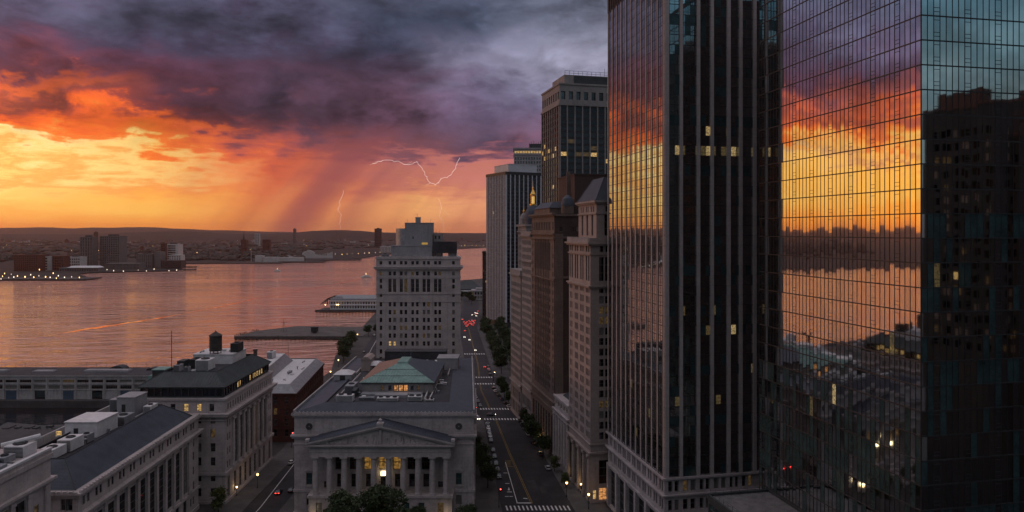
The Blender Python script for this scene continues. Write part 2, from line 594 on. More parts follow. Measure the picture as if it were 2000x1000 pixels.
def window_mesh(w, h, u, n, glassk, style):
    key = (round(w, 2), round(h, 2), round(u[0], 3), round(u[1], 3), glassk, style)
    if key in WIN_CACHE:
        return WIN_CACHE[key]
    b = MB()
    hw = w / 2
    o = (0, 0)
    b.face([(u[0] * -hw, u[1] * -hw, 0), (u[0] * hw, u[1] * hw, 0), (u[0] * hw, u[1] * hw, h), (u[0] * -hw, u[1] * -hw, h)], 0)
    t = 0.10 if style != 'curtain' else 0.07
    if style != 'bare':
        def bar(u0, u1, z0, z1, d=0.07): b.obox(o, u, n, u0, u1, 0.0, d, z0, z1, 1)
        bar(-hw, -hw + t, 0, h); bar(hw - t, hw, 0, h)
        bar(-hw + t, hw - t, 0, t); bar(-hw + t, hw - t, h - t, h)
        if style == 'sash':
            bar(-hw + t, hw - t, h * .5 - t / 2, h * .5 + t / 2)
        elif style == 'tall':
            k = max(2, int(h / 2.2))
            for i in range(1, k):
                bar(-hw + t, hw - t, h * i / k - t, h * i / k + t)
            bar(-t * .5, t * .5, t, h - t, 0.06)
        elif style == 'grid':
            k = max(2, int(w / 1.2))
            for i in range(1, k):
                bar(-hw + w * i / k - t * .4, -hw + w * i / k + t * .4, t, h - t, 0.06)
            bar(-hw + t, hw - t, h * .6 - t / 2, h * .6 + t / 2)
    me = b.mesh('window', [M[glassk], M['frame']])
    WIN_CACHE[key] = me
    return me


class Bld:
    """a building on a footprint polygon (counter-clockwise from above, first edge faces the viewer)"""

    def __init__(self, name, label, poly, z=0.0, cat='building', group=None, origin=None):
        o = origin or poly[0]
        self.o = o
        self.root = thing(name, label, cat, (o[0], o[1], z), 0, group)
        self.poly = [(x - o[0], y - o[1]) for x, y in poly]
        self.wins = []
        self.bm = {}

    def part(self, name, mb, mats, parent=None, smooth=False):
        return mb.build(name, mats, parent or self.root, smooth=smooth)

    def edge(self, k, poly=None):
        p = poly or self.poly
        a, b = p[k], p[(k + 1) % len(p)]
        d = (b[0] - a[0], b[1] - a[1])
        L = sqrt(d[0] ** 2 + d[1] ** 2)
        u = (d[0] / L, d[1] / L)
        return a, u, (u[1], -u[0]), L

    def wall(self, mb, k, z0, z1, rects=(), rec=0.35, m=0, poly=None, styles=None):
        """facade with real recessed openings; rects = (u0,u1,v0,v1,glass,style)"""
        a, u, n, L = self.edge(k, poly)
        us = sorted(set([0.0, L] + [round(x, 3) for r in rects for x in r[:2]]))
        vs = sorted(set([z0, z1] + [round(x, 3) for r in rects for x in r[2:4]]))
        ui = {x: i for i, x in enumerate(us)}
        vi = {x: i for i, x in enumerate(vs)}
        full = [[False] * len(vs) for _ in us]

        def p(uu, v, d=0.0): return (a[0] + u[0] * uu - n[0] * d, a[1] + u[1] * uu - n[1] * d, v)
        for r in rects:
            u0, u1, v0, v1 = [round(x, 3) for x in r[:4]]
            for i in range(ui[u0], ui[u1]):
                for j in range(vi[v0], vi[v1]):
                    full[i][j] = True
            mb.face([p(u0, v0), p(u0, v0, rec), p(u0, v1, rec), p(u0, v1)], m)
            mb.face([p(u1, v0, rec), p(u1, v0), p(u1, v1), p(u1, v1, rec)], m)
            mb.face([p(u0, v0), p(u1, v0), p(u1, v0, rec), p(u0, v0, rec)], m)
            mb.face([p(u0, v1, rec), p(u1, v1, rec), p(u1, v1), p(u0, v1)], m)
            c = p((u0 + u1) / 2, v0, rec)
            self.wins.append((c, u, n, u1 - u0, v1 - v0, r[4] if len(r) > 4 else None, r[5] if len(r) > 5 else 'sash'))
        for j in range(len(vs) - 1):
            i = 0
            while i < len(us) - 1:
                if full[i][j]:
                    i += 1
                    continue
                i0 = i
                while i < len(us) - 1 and not full[i][j]:
                    i += 1
                mb.face([p(us[i0], vs[j]), p(us[i], vs[j]), p(us[i], vs[j + 1]), p(us[i0], vs[j + 1])], m)

    def offset(self, out, poly=None):
        p = poly or self.poly
        n = len(p)
        r = []
        for k in range(n):
            _, u0, n0, _ = self.edge((k - 1) % n, p)
            a, u1, n1, _ = self.edge(k, p)
            den = 1 + n0[0] * n1[0] + n0[1] * n1[1]
            r.append((a[0] + out * (n0[0] + n1[0]) / den, a[1] + out * (n0[1] + n1[1]) / den))
        return r

    def ring(self, mb, z0, z1, out, m=0, poly=None):
        mb.prism(self.offset(out, poly), z0, z1, m)

    def pick(self, rnd, lit=0.02, dim=0.03, blind=0.14):
        r = rnd.random()
        if r < lit: return 'lit'
        if r < lit + dim: return 'lit_dim'
        if r < lit + dim + blind: return 'pane_b'
        return 'pane'

    def finish_windows(self, seed=1, lit=0.015, dim=0.03, blind=0.12, limit=100):
        """each opening gets its own window; past the limit the least visible ones share a mesh"""
        rnd = random.Random(seed)
        ox, oy = self.o
        oz = self.root.location[2]
        sc = []
        for w in self.wins:
            c, u, n, ww, hh = w[:5]
            d = (ox + c[0], oy + c[1], oz + c[2] - H)
            r2 = d[0] ** 2 + d[1] ** 2 + d[2] ** 2
            facing = -(d[0] * n[0] + d[1] * n[1]) / sqrt(r2)
            inside = abs(d[0]) < 0.73 * d[1] and (-(d[2]) / max(d[1], 1) < 0.40)
            sc.append((-(ww * hh / r2) * max(facing, 0.001) * (1.0 if inside else 0.0001), w))
        sc.sort(key=lambda t: t[0])
        rest = MB()
        order = ['pane', 'pane_b', 'lit', 'lit_dim', 'pane_teal', 'lit_orange', 'lit_amber']
        for i, (s, w) in enumerate(sc):
            c, u, n, ww, hh, g, st = w
            g = g or self.pick(rnd, lit, dim, blind)
            if i < limit:
                obj_of('window', window_mesh(ww, hh, u, n, g, st), self.root, c)
            else:
                me = window_mesh(ww, hh, u, n, g, st)
                k = len(rest.v)
                rest.v.extend([add3(v.co, c) for v in me.vertices])
                gi = order.index(g)
                for p in me.polygons:
                    rest.f.append(tuple(k + x for x in p.vertices))
                    rest.mi.append(gi if p.material_index == 0 else len(order))
        if rest.f:
            o = rest.build('window', [M[x] for x in order] + [M['frame']], self.root)
            o['kind'] = 'stuff'

    def roof(self, z, m, poly=None, name='roof'):
        b = MB()
        b.face([(x, y, z) for x, y in (poly or self.poly)])
        return self.part(name, b, m)


def rects_grid(us, w, vs, h, g=None, st='sash'):
    return [(u - w / 2, u + w / 2, v, v + h, g, st) for u in us for v in vs]


def hvac(b, name, x0, x1, y0, y1, z0, z1, m='white_metal', fan=True):
    """roof unit: casing, louvred side and fan cowl"""
    q = MB()
    q.box(x0, x1, y0, y1, z0 + 0.25, z1, 0)
    q.box(x0 + .1, x1 - .1, y0 + .1, y1 - .1, z0, z0 + .25, 1)
    k = max(2, int((z1 - z0) / .35))
    for i in range(k):
        zz = z0 + .45 + (z1 - z0 - .6) * i / k
        q.box(x0 + .15, x1 - .15, y0 - .05, y0 - .003, zz, zz + (z1 - z0 - .6) / k * .45, 1)
    if fan:
        r = min(x1 - x0, y1 - y0) * .32
        nf = max(1, int((x1 - x0) / (2.6 * r)))
        for i in range(nf):
            cx = x0 + (x1 - x0) * (i + .5) / nf
            q.lathe(cx, (y0 + y1) / 2, [(r, z1 + .003), (r, z1 + .3), (r * .8, z1 + .3), (r * .75, z1 + .12)], 10, 1)
    return b.part(name, q, [M[m], M['dark_metal']])


def vents(bl, z, x0, x1, y0, y1, n, seed):
    """small roof fittings: mushroom vents, hatches, short ducts"""
    r = random.Random(seed)
    for i in range(n):
        x, y = r.uniform(x0, x1), r.uniform(y0, y1)
        q = MB(); k = r.randrange(3)
        if k == 0:
            h = r.uniform(.7, 1.4)
            q.lathe(x, y, [(.22, z), (.22, z + h), (.55, z + h), (.5, z + h + .25), (.1, z + h + .4)], 8)
            bl.part('vent', q, M['grey_metal'])
        elif k == 1:
            w, d = r.uniform(.8, 1.8), r.uniform(.8, 1.6)
            q.box(x, x + w, y, y + d, z, z + .6); q.box(x - .1, x + w + .1, y - .1, y + d + .1, z + .6, z + .75)
            bl.part('roof_hatch', q, M['white_metal'])
        else:
            L_ = r.uniform(3, 7)
            q.tube((x, y, z + .35), (x, y + L_, z + .35), .18, 6); q.box(x - .25, x + .25, y + .3, y + .6, z, z + .3); q.box(x - .25, x + .25, y + L_ - .6, y + L_ - .3, z, z + .3)
            bl.part('duct', q, M['grey_metal'])

# ================================================================== THE SETTING
def structure(name, mb, mats, smooth=False):
    return tag(mb.build(name, mats, smooth=smooth), kind='structure')


# ---- water
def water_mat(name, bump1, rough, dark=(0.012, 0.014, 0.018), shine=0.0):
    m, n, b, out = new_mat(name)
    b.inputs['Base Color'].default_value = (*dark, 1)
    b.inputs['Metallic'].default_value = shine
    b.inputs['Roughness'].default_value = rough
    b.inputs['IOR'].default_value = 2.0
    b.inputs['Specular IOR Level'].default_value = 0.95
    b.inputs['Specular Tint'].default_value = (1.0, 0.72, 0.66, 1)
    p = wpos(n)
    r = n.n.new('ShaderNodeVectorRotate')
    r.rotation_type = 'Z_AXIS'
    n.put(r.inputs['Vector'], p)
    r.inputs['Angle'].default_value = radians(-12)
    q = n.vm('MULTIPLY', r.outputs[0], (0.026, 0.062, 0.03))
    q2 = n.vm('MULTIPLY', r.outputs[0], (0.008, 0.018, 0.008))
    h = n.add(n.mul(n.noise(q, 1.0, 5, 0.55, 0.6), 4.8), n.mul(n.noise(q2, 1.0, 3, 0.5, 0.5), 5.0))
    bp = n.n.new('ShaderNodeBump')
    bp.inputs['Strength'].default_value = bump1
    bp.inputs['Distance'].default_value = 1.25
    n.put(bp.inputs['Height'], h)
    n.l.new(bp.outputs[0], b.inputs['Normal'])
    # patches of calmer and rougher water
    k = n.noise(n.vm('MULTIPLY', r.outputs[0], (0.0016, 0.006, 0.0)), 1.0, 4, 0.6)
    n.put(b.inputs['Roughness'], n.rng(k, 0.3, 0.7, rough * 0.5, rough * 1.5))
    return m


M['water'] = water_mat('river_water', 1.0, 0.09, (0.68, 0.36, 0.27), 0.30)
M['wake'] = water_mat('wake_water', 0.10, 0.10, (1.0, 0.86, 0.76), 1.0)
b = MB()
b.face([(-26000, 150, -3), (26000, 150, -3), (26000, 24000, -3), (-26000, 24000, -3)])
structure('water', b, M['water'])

M['dock_water'] = water_mat('dock_water', 0.12, 0.06)
b = MB()
b.face([(-430, 350, -2.99), (-151, 350, -2.99), (-151, 409.9, -2.99), (-430, 409.9, -2.99)])
structure('dock_water', b, M['dock_water'])

# ---- near shore (Manhattan side): one sheet reaching far to the right and behind the viewer
SHORE = [(-6000, 352), (-205, 352), (-150, 350), (-150, 402), (-128, 430), (-126, 500), (-138, 560), (-146, 660), (-160, 820), (-172, 960),
         (-180, 1200), (-120, 1400), (-60, 1480), (40, 1500), (300, 1350), (3000, 1200), (26000, 900), (26000, -6000), (-26000, -6000), (-26000, 352)]
b = MB()
LANDZ = -0.14
b.face([(x, y, LANDZ) for x, y in reversed(SHORE)])
for (x0, y0), (x1, y1) in zip(SHORE[:17], SHORE[1:17]):
    b.face([(x0, y0, -4), (x1, y1, -4), (x1, y1, LANDZ), (x0, y0, LANDZ)])
M['ground'] = mat('city_ground', (0.06, 0.057, 0.058), rough=0.9, var=0.4, scale=0.03)
structure('ground', b, M['ground'])

# ---- streets
MAIN = [(150, 8, 36), (200, 2, 28.6), (256, -4.2, 20.8), (313, -9.5, 13.6), (373, -15, 4.5), (438, -26, -9.5), (526, -34.5, -16.5), (722, -53, -35), (917, -63, -43), (1060, -72, -50)]
WEST = [(150, -93.5, -80.5), (320, -93.5, -81), (400, -99, -86), (500, -112, -98), (600, -123, -109), (720, -135, -121), (900, -152, -138), (1100, -160, -146)]


def lerp_tab(tab, y, k):
    for a, c in zip(tab, tab[1:]):
        if y <= c[0]:
            t = (y - a[0]) / (c[0] - a[0])
            return a[k] + (c[k] - a[k]) * t
    return tab[-1][k]


def strip(tab, z, ka=1, kb=2, oa=0.0, ob=0.0, y0=None, y1=None, ys=None):
    b = MB()
    ys = ys or [t[0] for t in tab]
    if y0 is not None:
        ys = [y0] + [y for y in ys if y0 < y < y1] + [y1]
    for a, c in zip(ys, ys[1:]):
        b.face([(lerp_tab(tab, a, ka) + oa, a, z), (lerp_tab(tab, a, kb) + ob, a, z), (lerp_tab(tab, c, kb) + ob, c, z), (lerp_tab(tab, c, ka) + oa, c, z)])
    return b


structure('street', strip(MAIN, LANDZ + 0.004), M['asphalt'])
structure('side_street', strip(WEST, LANDZ + 0.008), M['asphalt'])
b = MB()
b.face([(-79, 374, LANDZ + 0.012), (34, 374, LANDZ + 0.012), (32, 390, LANDZ + 0.012), (-86, 390, LANDZ + 0.012)])
b.face([(-100, 457, LANDZ + 0.012), (30, 457, LANDZ + 0.012), (30, 475, LANDZ + 0.012), (-104, 475, LANDZ + 0.012)])
b.face([(-130, 196, LANDZ + 0.012), (60, 196, LANDZ + 0.012), (60, 212, LANDZ + 0.012), (-130, 212, LANDZ + 0.012)])
structure('cross_street', b, M['asphalt'])


def pavement(tab, k, o0, o1, y0, y1):
    """raised pavement slab with a real kerb"""
    b = MB()
    ys = [y0] + [t[0] for t in tab if y0 < t[0] < y1] + [y1]
    L = [(lerp_tab(tab, y, k) + o0, y) for y in ys]
    R = [(lerp_tab(tab, y, k) + o1, y) for y in ys]
    for i in range(len(ys) - 1):
        b.hexa([(*L[i], LANDZ - .05), (*R[i], LANDZ - .05), (*R[i + 1], LANDZ - .05), (*L[i + 1], LANDZ - .05), (*L[i], 0), (*R[i], 0), (*R[i + 1], 0), (*L[i + 1], 0)])
    return structure('pavement', b, M['pavement'])


for y0, y1 in ((214, 372), (392, 455), (477, 740)):
    pavement(MAIN, 1, -11.0, 0.0, y0, y1)
    pavement(MAIN, 2, 0.0, 12.0, y0, y1)
pavement(WEST, 1, -9.0, 0.0, 150, 440)
pavement(WEST, 2, 0.0, 5.0, 214, 372)

M['patch'] = mat('asphalt_patch', (0.017, 0.017, 0.02), rough=0.6, var=0.3, scale=0.3)
M['patch_pale'] = mat('worn_asphalt', (0.045, 0.044, 0.047), rough=0.85, var=0.4, scale=0.3)
rpt = random.Random(12)
for i in range(26):
    b = MB()
    y0 = rpt.uniform(257, 520); xl, xr = lerp_tab(MAIN, y0, 1), lerp_tab(MAIN, y0, 2)
    x0 = rpt.uniform(xl + 1, xr - 5); w = rpt.uniform(1.2, 3.2); L_ = rpt.uniform(2, 16)
    b.face([(x0, y0, LANDZ + .0085 + i * .0003), (x0 + w, y0, LANDZ + .0085 + i * .0003), (x0 + w - .137 * L_, y0 + L_, LANDZ + .0085 + i * .0003), (x0 - .137 * L_, y0 + L_, LANDZ + .0085 + i * .0003)])
    structure('asphalt_patch', b, M['patch'] if i % 3 else M['patch_pale'])

# ---- painted markings
pz = LANDZ + 0.024


def line(tab_pts, w, mname, name='road_marking'):
    b = MB()
    for (x0, y0), (x1, y1) in zip(tab_pts, tab_pts[1:]):
        b.face([(x0 - w / 2, y0, pz), (x0 + w / 2, y0, pz), (x1 + w / 2, y1, pz), (x1 - w / 2, y1, pz)])
    return structure(name, b, M[mname])


YL = [(256, 7.1), (313, -1.0), (372, -8.6)]
YL2 = [(392, -12.0), (438, -18.8), (455, -20.2)]
YL3 = [(478, -21.8), (526, -25), (640, -36), (722, -44)]
for seg in (YL, YL2, YL3):
    for off in (-0.28, 0.28):
        line([(x + off, y) for y, x in seg], 0.24, 'yellow_paint', 'centre_line')
# turning bay: yellow box and white lane line
line([(1.9, 256), (-2.8, 302)], 0.28, 'white_paint', 'lane_line')
b = MB()
b.face([(1.6, 256, pz), (7.0, 256, pz), (7.0, 256.8, pz), (1.6, 256.8, pz)])
structure('stop_line', b, M['white_paint'])
b = MB()
for yy in (296, 303.4):
    xa, xb = -3.0, lerp_tab([(r[0], r[1]) for r in YL], yy, 1)
    b.face([(xa, yy, pz), (xb - .6, yy, pz), (xb - .6, yy + .45, pz), (xa, yy + .45, pz)])
structure('road_marking', b, M['yellow_paint'])
b = MB()
b.box(-2.9, 2.0 - 2.6, 296.5, 303.3, pz - .003, pz - .002)
M['ochre_paint'] = mat('worn_ochre_paint', (0.10, 0.075, 0.035), var=0.4, scale=0.5)
structure('road_marking', b, M['ochre_paint'])
# word-like bars and arrows painted on the left lane
b = MB()
for yy, xa, xb in ((262.5, -2.6, -1.2), (262.5, -.9, .3), (267, -1.9, 0.0), (276, -2.6, -1.0), (288, -3.4, -1.8)):
    b.face([(xa, yy, pz), (xb, yy, pz), (xb, yy + .5, pz), (xa, yy + .5, pz)])
b.face([(4.1, 260.6, pz), (5.6, 260.2, pz), (5.6, 260.9, pz), (4.1, 261.3, pz)])
b.face([(-1.6, 269, pz), (-.8, 269, pz), (-1.2, 272.5, pz)])
structure('lane_symbols', b, M['white_paint'])


def crosswalk(y, x0, x1, depth, pitch=1.5, w=0.62, skew=-0.14):
    b = MB()
    x = x0
    while x < x1:
        b.face([(x, y, pz), (x + w, y, pz), (x + w + skew * depth, y + depth, pz), (x + skew * depth, y + depth, pz)])
        x += pitch
    return structure('crosswalk', b, M['white_paint'])


crosswalk(249.6, -1.8, 20.2, 4.2, 1.45, 0.55)
crosswalk(369.2, -14.2, 4.4, 3.6, 1.5, 0.72)
crosswalk(390.6, -17.2, 1.2, 3.6, 1.5, 0.72)
crosswalk(455.2, -27, -11.4, 3.6, 1.7, 0.8)
crosswalk(475.4, -29, -13.4, 3.6, 1.7, 0.8)
crosswalk(566, -37.5, -21, 4.5, 1.9, 0.9)
line([(-88.3, 214), (-88.6, 253), (-91, 299), (-92.2, 340)], 0.3, 'white_paint', 'lane_line')
line([(-100, 420), (-106, 500), (-117, 600), (-129, 720)], 0.3, 'white_paint', 'lane_line')

# ---- the far shore
FS = [(-26000, 1500), (-6000, 1350), (-2200, 1380), (-1500, 1420), (Xat(0, 1470), 1470), (Xat(165, 1480), 1480), (Xat(168, 1560), 1560), (Xat(150, 1640), 1640),
      (Xat(172, 1700), 1700), (Xat(260, 1760), 1760), (Xat(345, 1800), 1800), (Xat(356, 1920), 1920), (Xat(352, 2080), 2080), (Xat(362, 2200), 2200),
      (Xat(440, 2220), 2220), (Xat(545, 2240), 2240), (Xat(640, 2420), 2420), (Xat(700, 2600), 2600), (Xat(750, 3050), 3050), (Xat(830, 3600), 3600), (Xat(895, 4050), 4050),
      (Xat(960, 4550), 4550), (Xat(1080, 4700), 4700), (2500, 5200), (26000, 6000)]
b = MB()
far = [(26000, 23500), (-26000, 23500)]
b.face([(x, y, -0.5) for x, y in FS + far])
for (x0, y0), (x1, y1) in zip(FS, FS[1:]):
    b.face([(x0, y0, -4), (x1, y1, -4), (x1, y1, -0.5), (x0, y0, -0.5)])
M['far_ground'] = mat('far_ground', (0.018, 0.017, 0.017), var=0.5, scale=0.004)
structure('far_shore', b, M['far_ground'])


def ridge(name, d, pts, depth, seed, col, rough=1.0):
    """a range of hills with its own depth: crest line and rounded flanks"""
    rnd = random.Random(seed)
    b = MB()
    n = 260
    x0, x1 = pts[0][0], pts[-1][0]
    rows = 7
    grid = []
    ph = [rnd.random() * 9 for _ in range(8)]
    for i in range(n + 1):
        x = x0 + (x1 - x0) * i / n
        for (xa, za), (xb, zb) in zip(pts, pts[1:]):
            if x <= xb + 1e-6:
                t = (x - xa) / (xb - xa)
                t = t * t * (3 - 2 * t)
                z = za + (zb - za) * t
                break
        z += rough * sum(sin(x * f + ph[k]) * a for k, (f, a) in enumerate(((.004, 3), (.011, 1.6), (.023, 1.2), (.05, .8))))
        col_ = []
        for r in range(rows + 1):
            s = r / rows
            h = sin(pi * s) ** 0.8
            col_.append((x, d + depth * (s - .5) + 60 * sin(x * .003 + r), -1 + (z + 1) * h))
        grid.append(col_)
    for i in range(n):
        for r in range(rows):
            b.face([grid[i][r], grid[i + 1][r], grid[i + 1][r + 1], grid[i][r + 1]])
    m = mat(name + '_woods', col, var=0.4, scale=0.006)
    return structure(name, b, m, True)


def rp(d, pts): return [(Xat(px, d), Zat(py, d)) for px, py in pts]


ridge('far_hills', 13500, rp(13500, [(-1300, 447), (-700, 444), (-300, 446), (0, 445.5), (90, 443.5), (140, 446), (200, 444.5), (280, 443), (340, 446.5), (420, 449), (520, 452.5), (700, 454), (1000, 455), (1400, 455)]), 2600, 3, (0.03, 0.03, 0.026))
ridge('hills', 8200, rp(8200, [(-1300, 452), (-500, 451), (-100, 457), (150, 457), (230, 455), (300, 452.5), (370, 451.2), (450, 456), (520, 456.5), (570, 454.5), (620, 450.5), (665, 448.5), (700, 449.8), (730, 453), (800, 455), (900, 455.5), (1200, 455)]), 1500, 5, (0.022, 0.022, 0.02), 0.7)

# ================================================================== BUILDINGS
STONE = 0


def quad_poly(x0, x1, y0, y1):
    return [(x0, y0), (x1, y0), (x1, y1), (x0, y1)]


# ------------------------------------------------------------------ columned hall with pediment, centre front
cb = Bld('columned_hall', 'grey stone hall with a ten-column portico, carved pediment and green hipped roof', [(-74.4, 245), (-13.1, 245), (-19.6, 350), (-76.0, 350)])
b = MB()
ws = [(29.2 * 0 + 5.1 - 1, 5.1 + 1, 10.4, 14.4, 'pane_teal', 'sash'), (56.2 - 1, 56.2 + 1, 10.4, 14.4, 'pane_teal', 'sash'),
      (5.1 - .95, 5.1 + .95, 3.4, 7.2, 'pane', 'sash'), (56.2 - .95, 56.2 + .95, 3.6, 6.9, 'pane_b', 'sash')]
# recessed bays behind the columns: lower windows and tall upper windows
cx = [8.7, 13.3, 18.2, 23.1, 28.1, 33.1, 38.0, 42.9, 47.7, 52.3]
mid = [(a + c) / 2 for a, c in zip(cx, cx[1:])]
for i, u in enumerate(mid):
    if i in (0, 8):
        ws.append((u - .9, u + .9, 9.4, 11.6, 'pane', 'sash'))
        continue
    lit = 'lit_amber' if i in (3, 4, 5) else 'pane'
    ws.append((u - 1.75, u + 1.75, 15.6, 23.0, lit, 'tall'))
    if i == 4:
        ws.append((u - 1.2, u + 1.2, 8.8, 13.6, 'pane', 'bare'))
    else:
        ws.append((u - 1.2, u + 1.2, 9.6, 14.2, 'pane', 'sash'))
cb.wall(b, 0, 0, 35.0, ws, rec=0.6)
side = [5 + 6.2 * i for i in range(16)]
cb.wall(b, 1, 0, 35.0, rects_grid(side, 2.2, (3.4, 10.4, 17.5), 4.2), rec=0.5)
cb.wall(b, 2, 0, 35.0)
cb.wall(b, 3, 0, 35.0, rects_grid(side, 2.2, (3.4, 10.4, 17.5), 4.2), rec=0.5)
# courses
cb.ring(b, 0, 1.2, .35)
cb.ring(b, 8.0, 8.9, .35)
cb.ring(b, 26.4, 27.0, .7)
cb.ring(b, 27.0, 27.6, 1.1)
cb.ring(b, 24.2, 24.6, .25)
cb.ring(b, 33.6, 34.2, .5)
cb.ring(b, 34.2, 34.9, .9)
cb.part('wall', b, M['granite'])
# antefixes along the eaves
b = MB()
b.box(.2, 61.1, -.7, -.4, 34.88, 35.2)
for i in range(46):
    u = .6 + i * 1.34
    b.hexa([(u - .35, -.8, 34.9), (u + .35, -.8, 34.9), (u + .35, -.3, 34.9), (u - .35, -.3, 34.9), (u - .18, -.7, 35.65), (u + .18, -.7, 35.65), (u + .18, -.45, 35.65), (u - .18, -.45, 35.65)])
cb.part('cresting', b, M['trim'])
# round medallions and window hoods on the wings
for u in (5.1, 56.2):
    b = MB()
    pr = [(1.15, 0.0), (1.15, .25), (.85, .3), (.8, .12), (.25, .2)]
    k = 18
    for (r0, d0), (r1, d1) in zip(pr, pr[1:]):
        for i in range(k):
            a0, a1 = 2 * pi * i / k, 2 * pi * (i + 1) / k
            b.face([(u + r0 * cos(a0), -d0, 30.4 + r0 * sin(a0)), (u + r0 * cos(a1), -d0, 30.4 + r0 * sin(a1)), (u + r1 * cos(a1), -d1, 30.4 + r1 * sin(a1)), (u + r1 * cos(a0), -d1, 30.4 + r1 * sin(a0))])
    cb.part('medallion', b, M['dark_concrete'])
    b = MB()
    b.box(u - 1.5, u + 1.5, -.35, -.01, 14.9, 15.3)
    b.face([(u - 1.7, -.5, 15.3), (u + 1.7, -.5, 15.3), (u, -.5, 16.1)])
    b.face([(u - 1.7, -.5, 15.3), (u, -.5, 16.1), (u, -.01, 16.1), (u - 1.7, -.01, 15.3)])
    b.face([(u, -.5, 16.1), (u + 1.7, -.5, 15.3), (u + 1.7, -.01, 15.3), (u, -.01, 16.1)])
    b.box(u - 1.45, u - 1.05, -.2, -.01, 10.2, 14.9); b.box(u + 1.05, u + 1.45, -.2, -.01, 10.2, 14.9); b.box(u - 1.6, u + 1.6, -.3, -.01, 9.9, 10.2)
    cb.part('window_surround', b, M['trim'])
# portico: podium, columns, entablature, pediment
b = MB()
cb.wins_save = None
pod = [(6.6, -6.2), (54.4, -6.2), (54.4, -.01), (6.6, -.01)]
pw = []
for u in (3.5, 9.4, 14.4, 32.6, 37.6, 44.0):
    pw.append((u - 1.0, u + 1.0, 2.6, 6.6, {3.5: 'pane_b', 9.4: 'pane_teal'}.get(u, 'pane_teal' if u < 40 else 'lit_dim'), 'sash'))
cb.wall(b, 0, 0, 8.2, pw, rec=.4, poly=pod)
cb.wall(b, 1, 0, 8.2, poly=pod)
cb.wall(b, 3, 0, 8.2, poly=pod)
b.prism([(6.2, -6.6), (54.8, -6.6), (54.8, -.4), (6.2, -.4)], 8.2, 9.0)
for i in range(5):
    b.box(24 - i * .0, 37, -6.6 - 1.2 * (i + 1), -6.6 - 1.2 * i, 0, 8.0 - 1.5 * (i + 1))
cb.part('podium', b, M['granite'])
for u in cx:
    b = MB()
    b.box(u - 1.15, u + 1.15, -6.25, -3.95, 9.0, 9.35)
    b.lathe(u, -5.1, [(1.12, 9.35), (1.12, 9.6), (.98, 9.75), (.98, 10.2), (1.0, 14.5), (.84, 20.6), (.9, 20.75), (.86, 20.9), (1.05, 21.3)], 16)
    b.box(u - 1.2, u + 1.2, -6.3, -3.9, 21.3, 21.8)
    cb.part('column', b, M['limestone'], smooth=False)
b = MB()
b.box(7.0, 54.0, -6.2, -.02, 21.8, 23.4)
b.box(6.85, 54.15, -6.35, -.03, 23.4, 23.7)
b.box(7.1, 53.9, -6.1, -.02, 23.7, 25.1)
b.box(6.3, 54.7, -6.9, -.03, 25.1, 25.6)
b.box(5.8, 55.2, -7.4, -.04, 25.6, 26.05)
cb.part('entablature', b, M['limestone'])
b = MB()
xm, za = 30.6, 32.0
b.face([(8.5, -6.0, 26.05), (52.7, -6.0, 26.05), (xm, -6.0, 31.3)], 0)
# raking cornices
for s in (-1, 1):
    x0 = xm + s * 24.9
    dxr = x0 - xm
    def rk(t, z): return (xm + dxr * t, z)
    for (y0, off0, off1) in ((-7.5, 0.5, 1.15), (-7.0, -.1, .5)):
        p = [(xm, za + off0 - .5), (x0, 26.05 + off0 - .4), (x0, 26.05 + off1 - .4), (xm, za + off1 - .5)]
        if s > 0: pass
        f = [(x, y0, z) for x, z in p]
        bk = [(x, -5.9, z) for x, z in p]
        b.face(f if s > 0 else f[::-1]); b.face([f[0], bk[0], bk[1], f[1]]); b.face([f[3], f[2], bk[2], bk[3]]); b.face([f[1], bk[1], bk[2], f[2]])
b.box(xm - 1.1, xm + 1.1, -7.45, -5.5, 32.3, 33.4)
b.lathe(xm, -6.5, [(.9, 33.4), (.5, 33.9), (.65, 34.3), (.1, 34.9)], 8)
for x in (6.4, 54.8):
    b.box(x - .6, x + .6, -7.4, -6.0, 26.9, 28.0)
cb.part('pediment', b, M['limestone'])
# carved figures in the pediment
rnd = random.Random(4)
b = MB()
for i in range(90):
    u = rnd.uniform(-18, 18)
    hmax = 4.9 * (1 - abs(u) / 22.5)
    h = hmax * rnd.uniform(.45, .95)
    x = xm + u
    r = rnd.uniform(.28, .5)
    ln = rnd.uniform(-.6, .6)
    b.tube((x, -6.15, 26.1), (x + ln, -6.2, 26.1 + h * .75), r, 6, 0, r * .75)
    b.lathe(x + ln, -6.25, [(.08, 26.1 + h * .72), (r * .6, 26.1 + h * .78), (r * .62, 26.1 + h * .86), (.08, 26.1 + h * .93)], 6)
    b.tube((x + ln * .6, -6.25, 26.1 + h * .6), (x + rnd.uniform(-1.3, 1.3), -6.35, 26.1 + h * rnd.uniform(.2, .6)), r * .5, 5, 0, r * .3)
b.tube((xm, -6.2, 26.1), (xm, -6.3, 31.0), .5, 8)
cb.part('relief_carving', b, M['limestone'])
b = MB()
for s in (-1, 1):
    p = [(xm, -7.55, 32.75), (xm + s * 25, -7.55, 26.9), (xm + s * 25, -.05, 26.9), (xm, -.05, 33.1)]
    b.face(p if s > 0 else p[::-1])
    for i in range(1, 24):
        t = i / 24
        x = xm + s * 25 * t
        z0, z1 = 32.75 + (26.9 - 32.75) * t, 33.1 + (26.9 - 33.1) * t
        b.hexa([(x - .06, -7.5, z0), (x + .06, -7.5, z0), (x + .06, -.1, z1), (x - .06, -.1, z1), (x - .06, -7.5, z0 + .14), (x + .06, -7.5, z0 + .14), (x + .06, -.1, z1 + .14), (x - .06, -.1, z1 + .14)])
cb.part('pediment_roof', b, M['slate'])
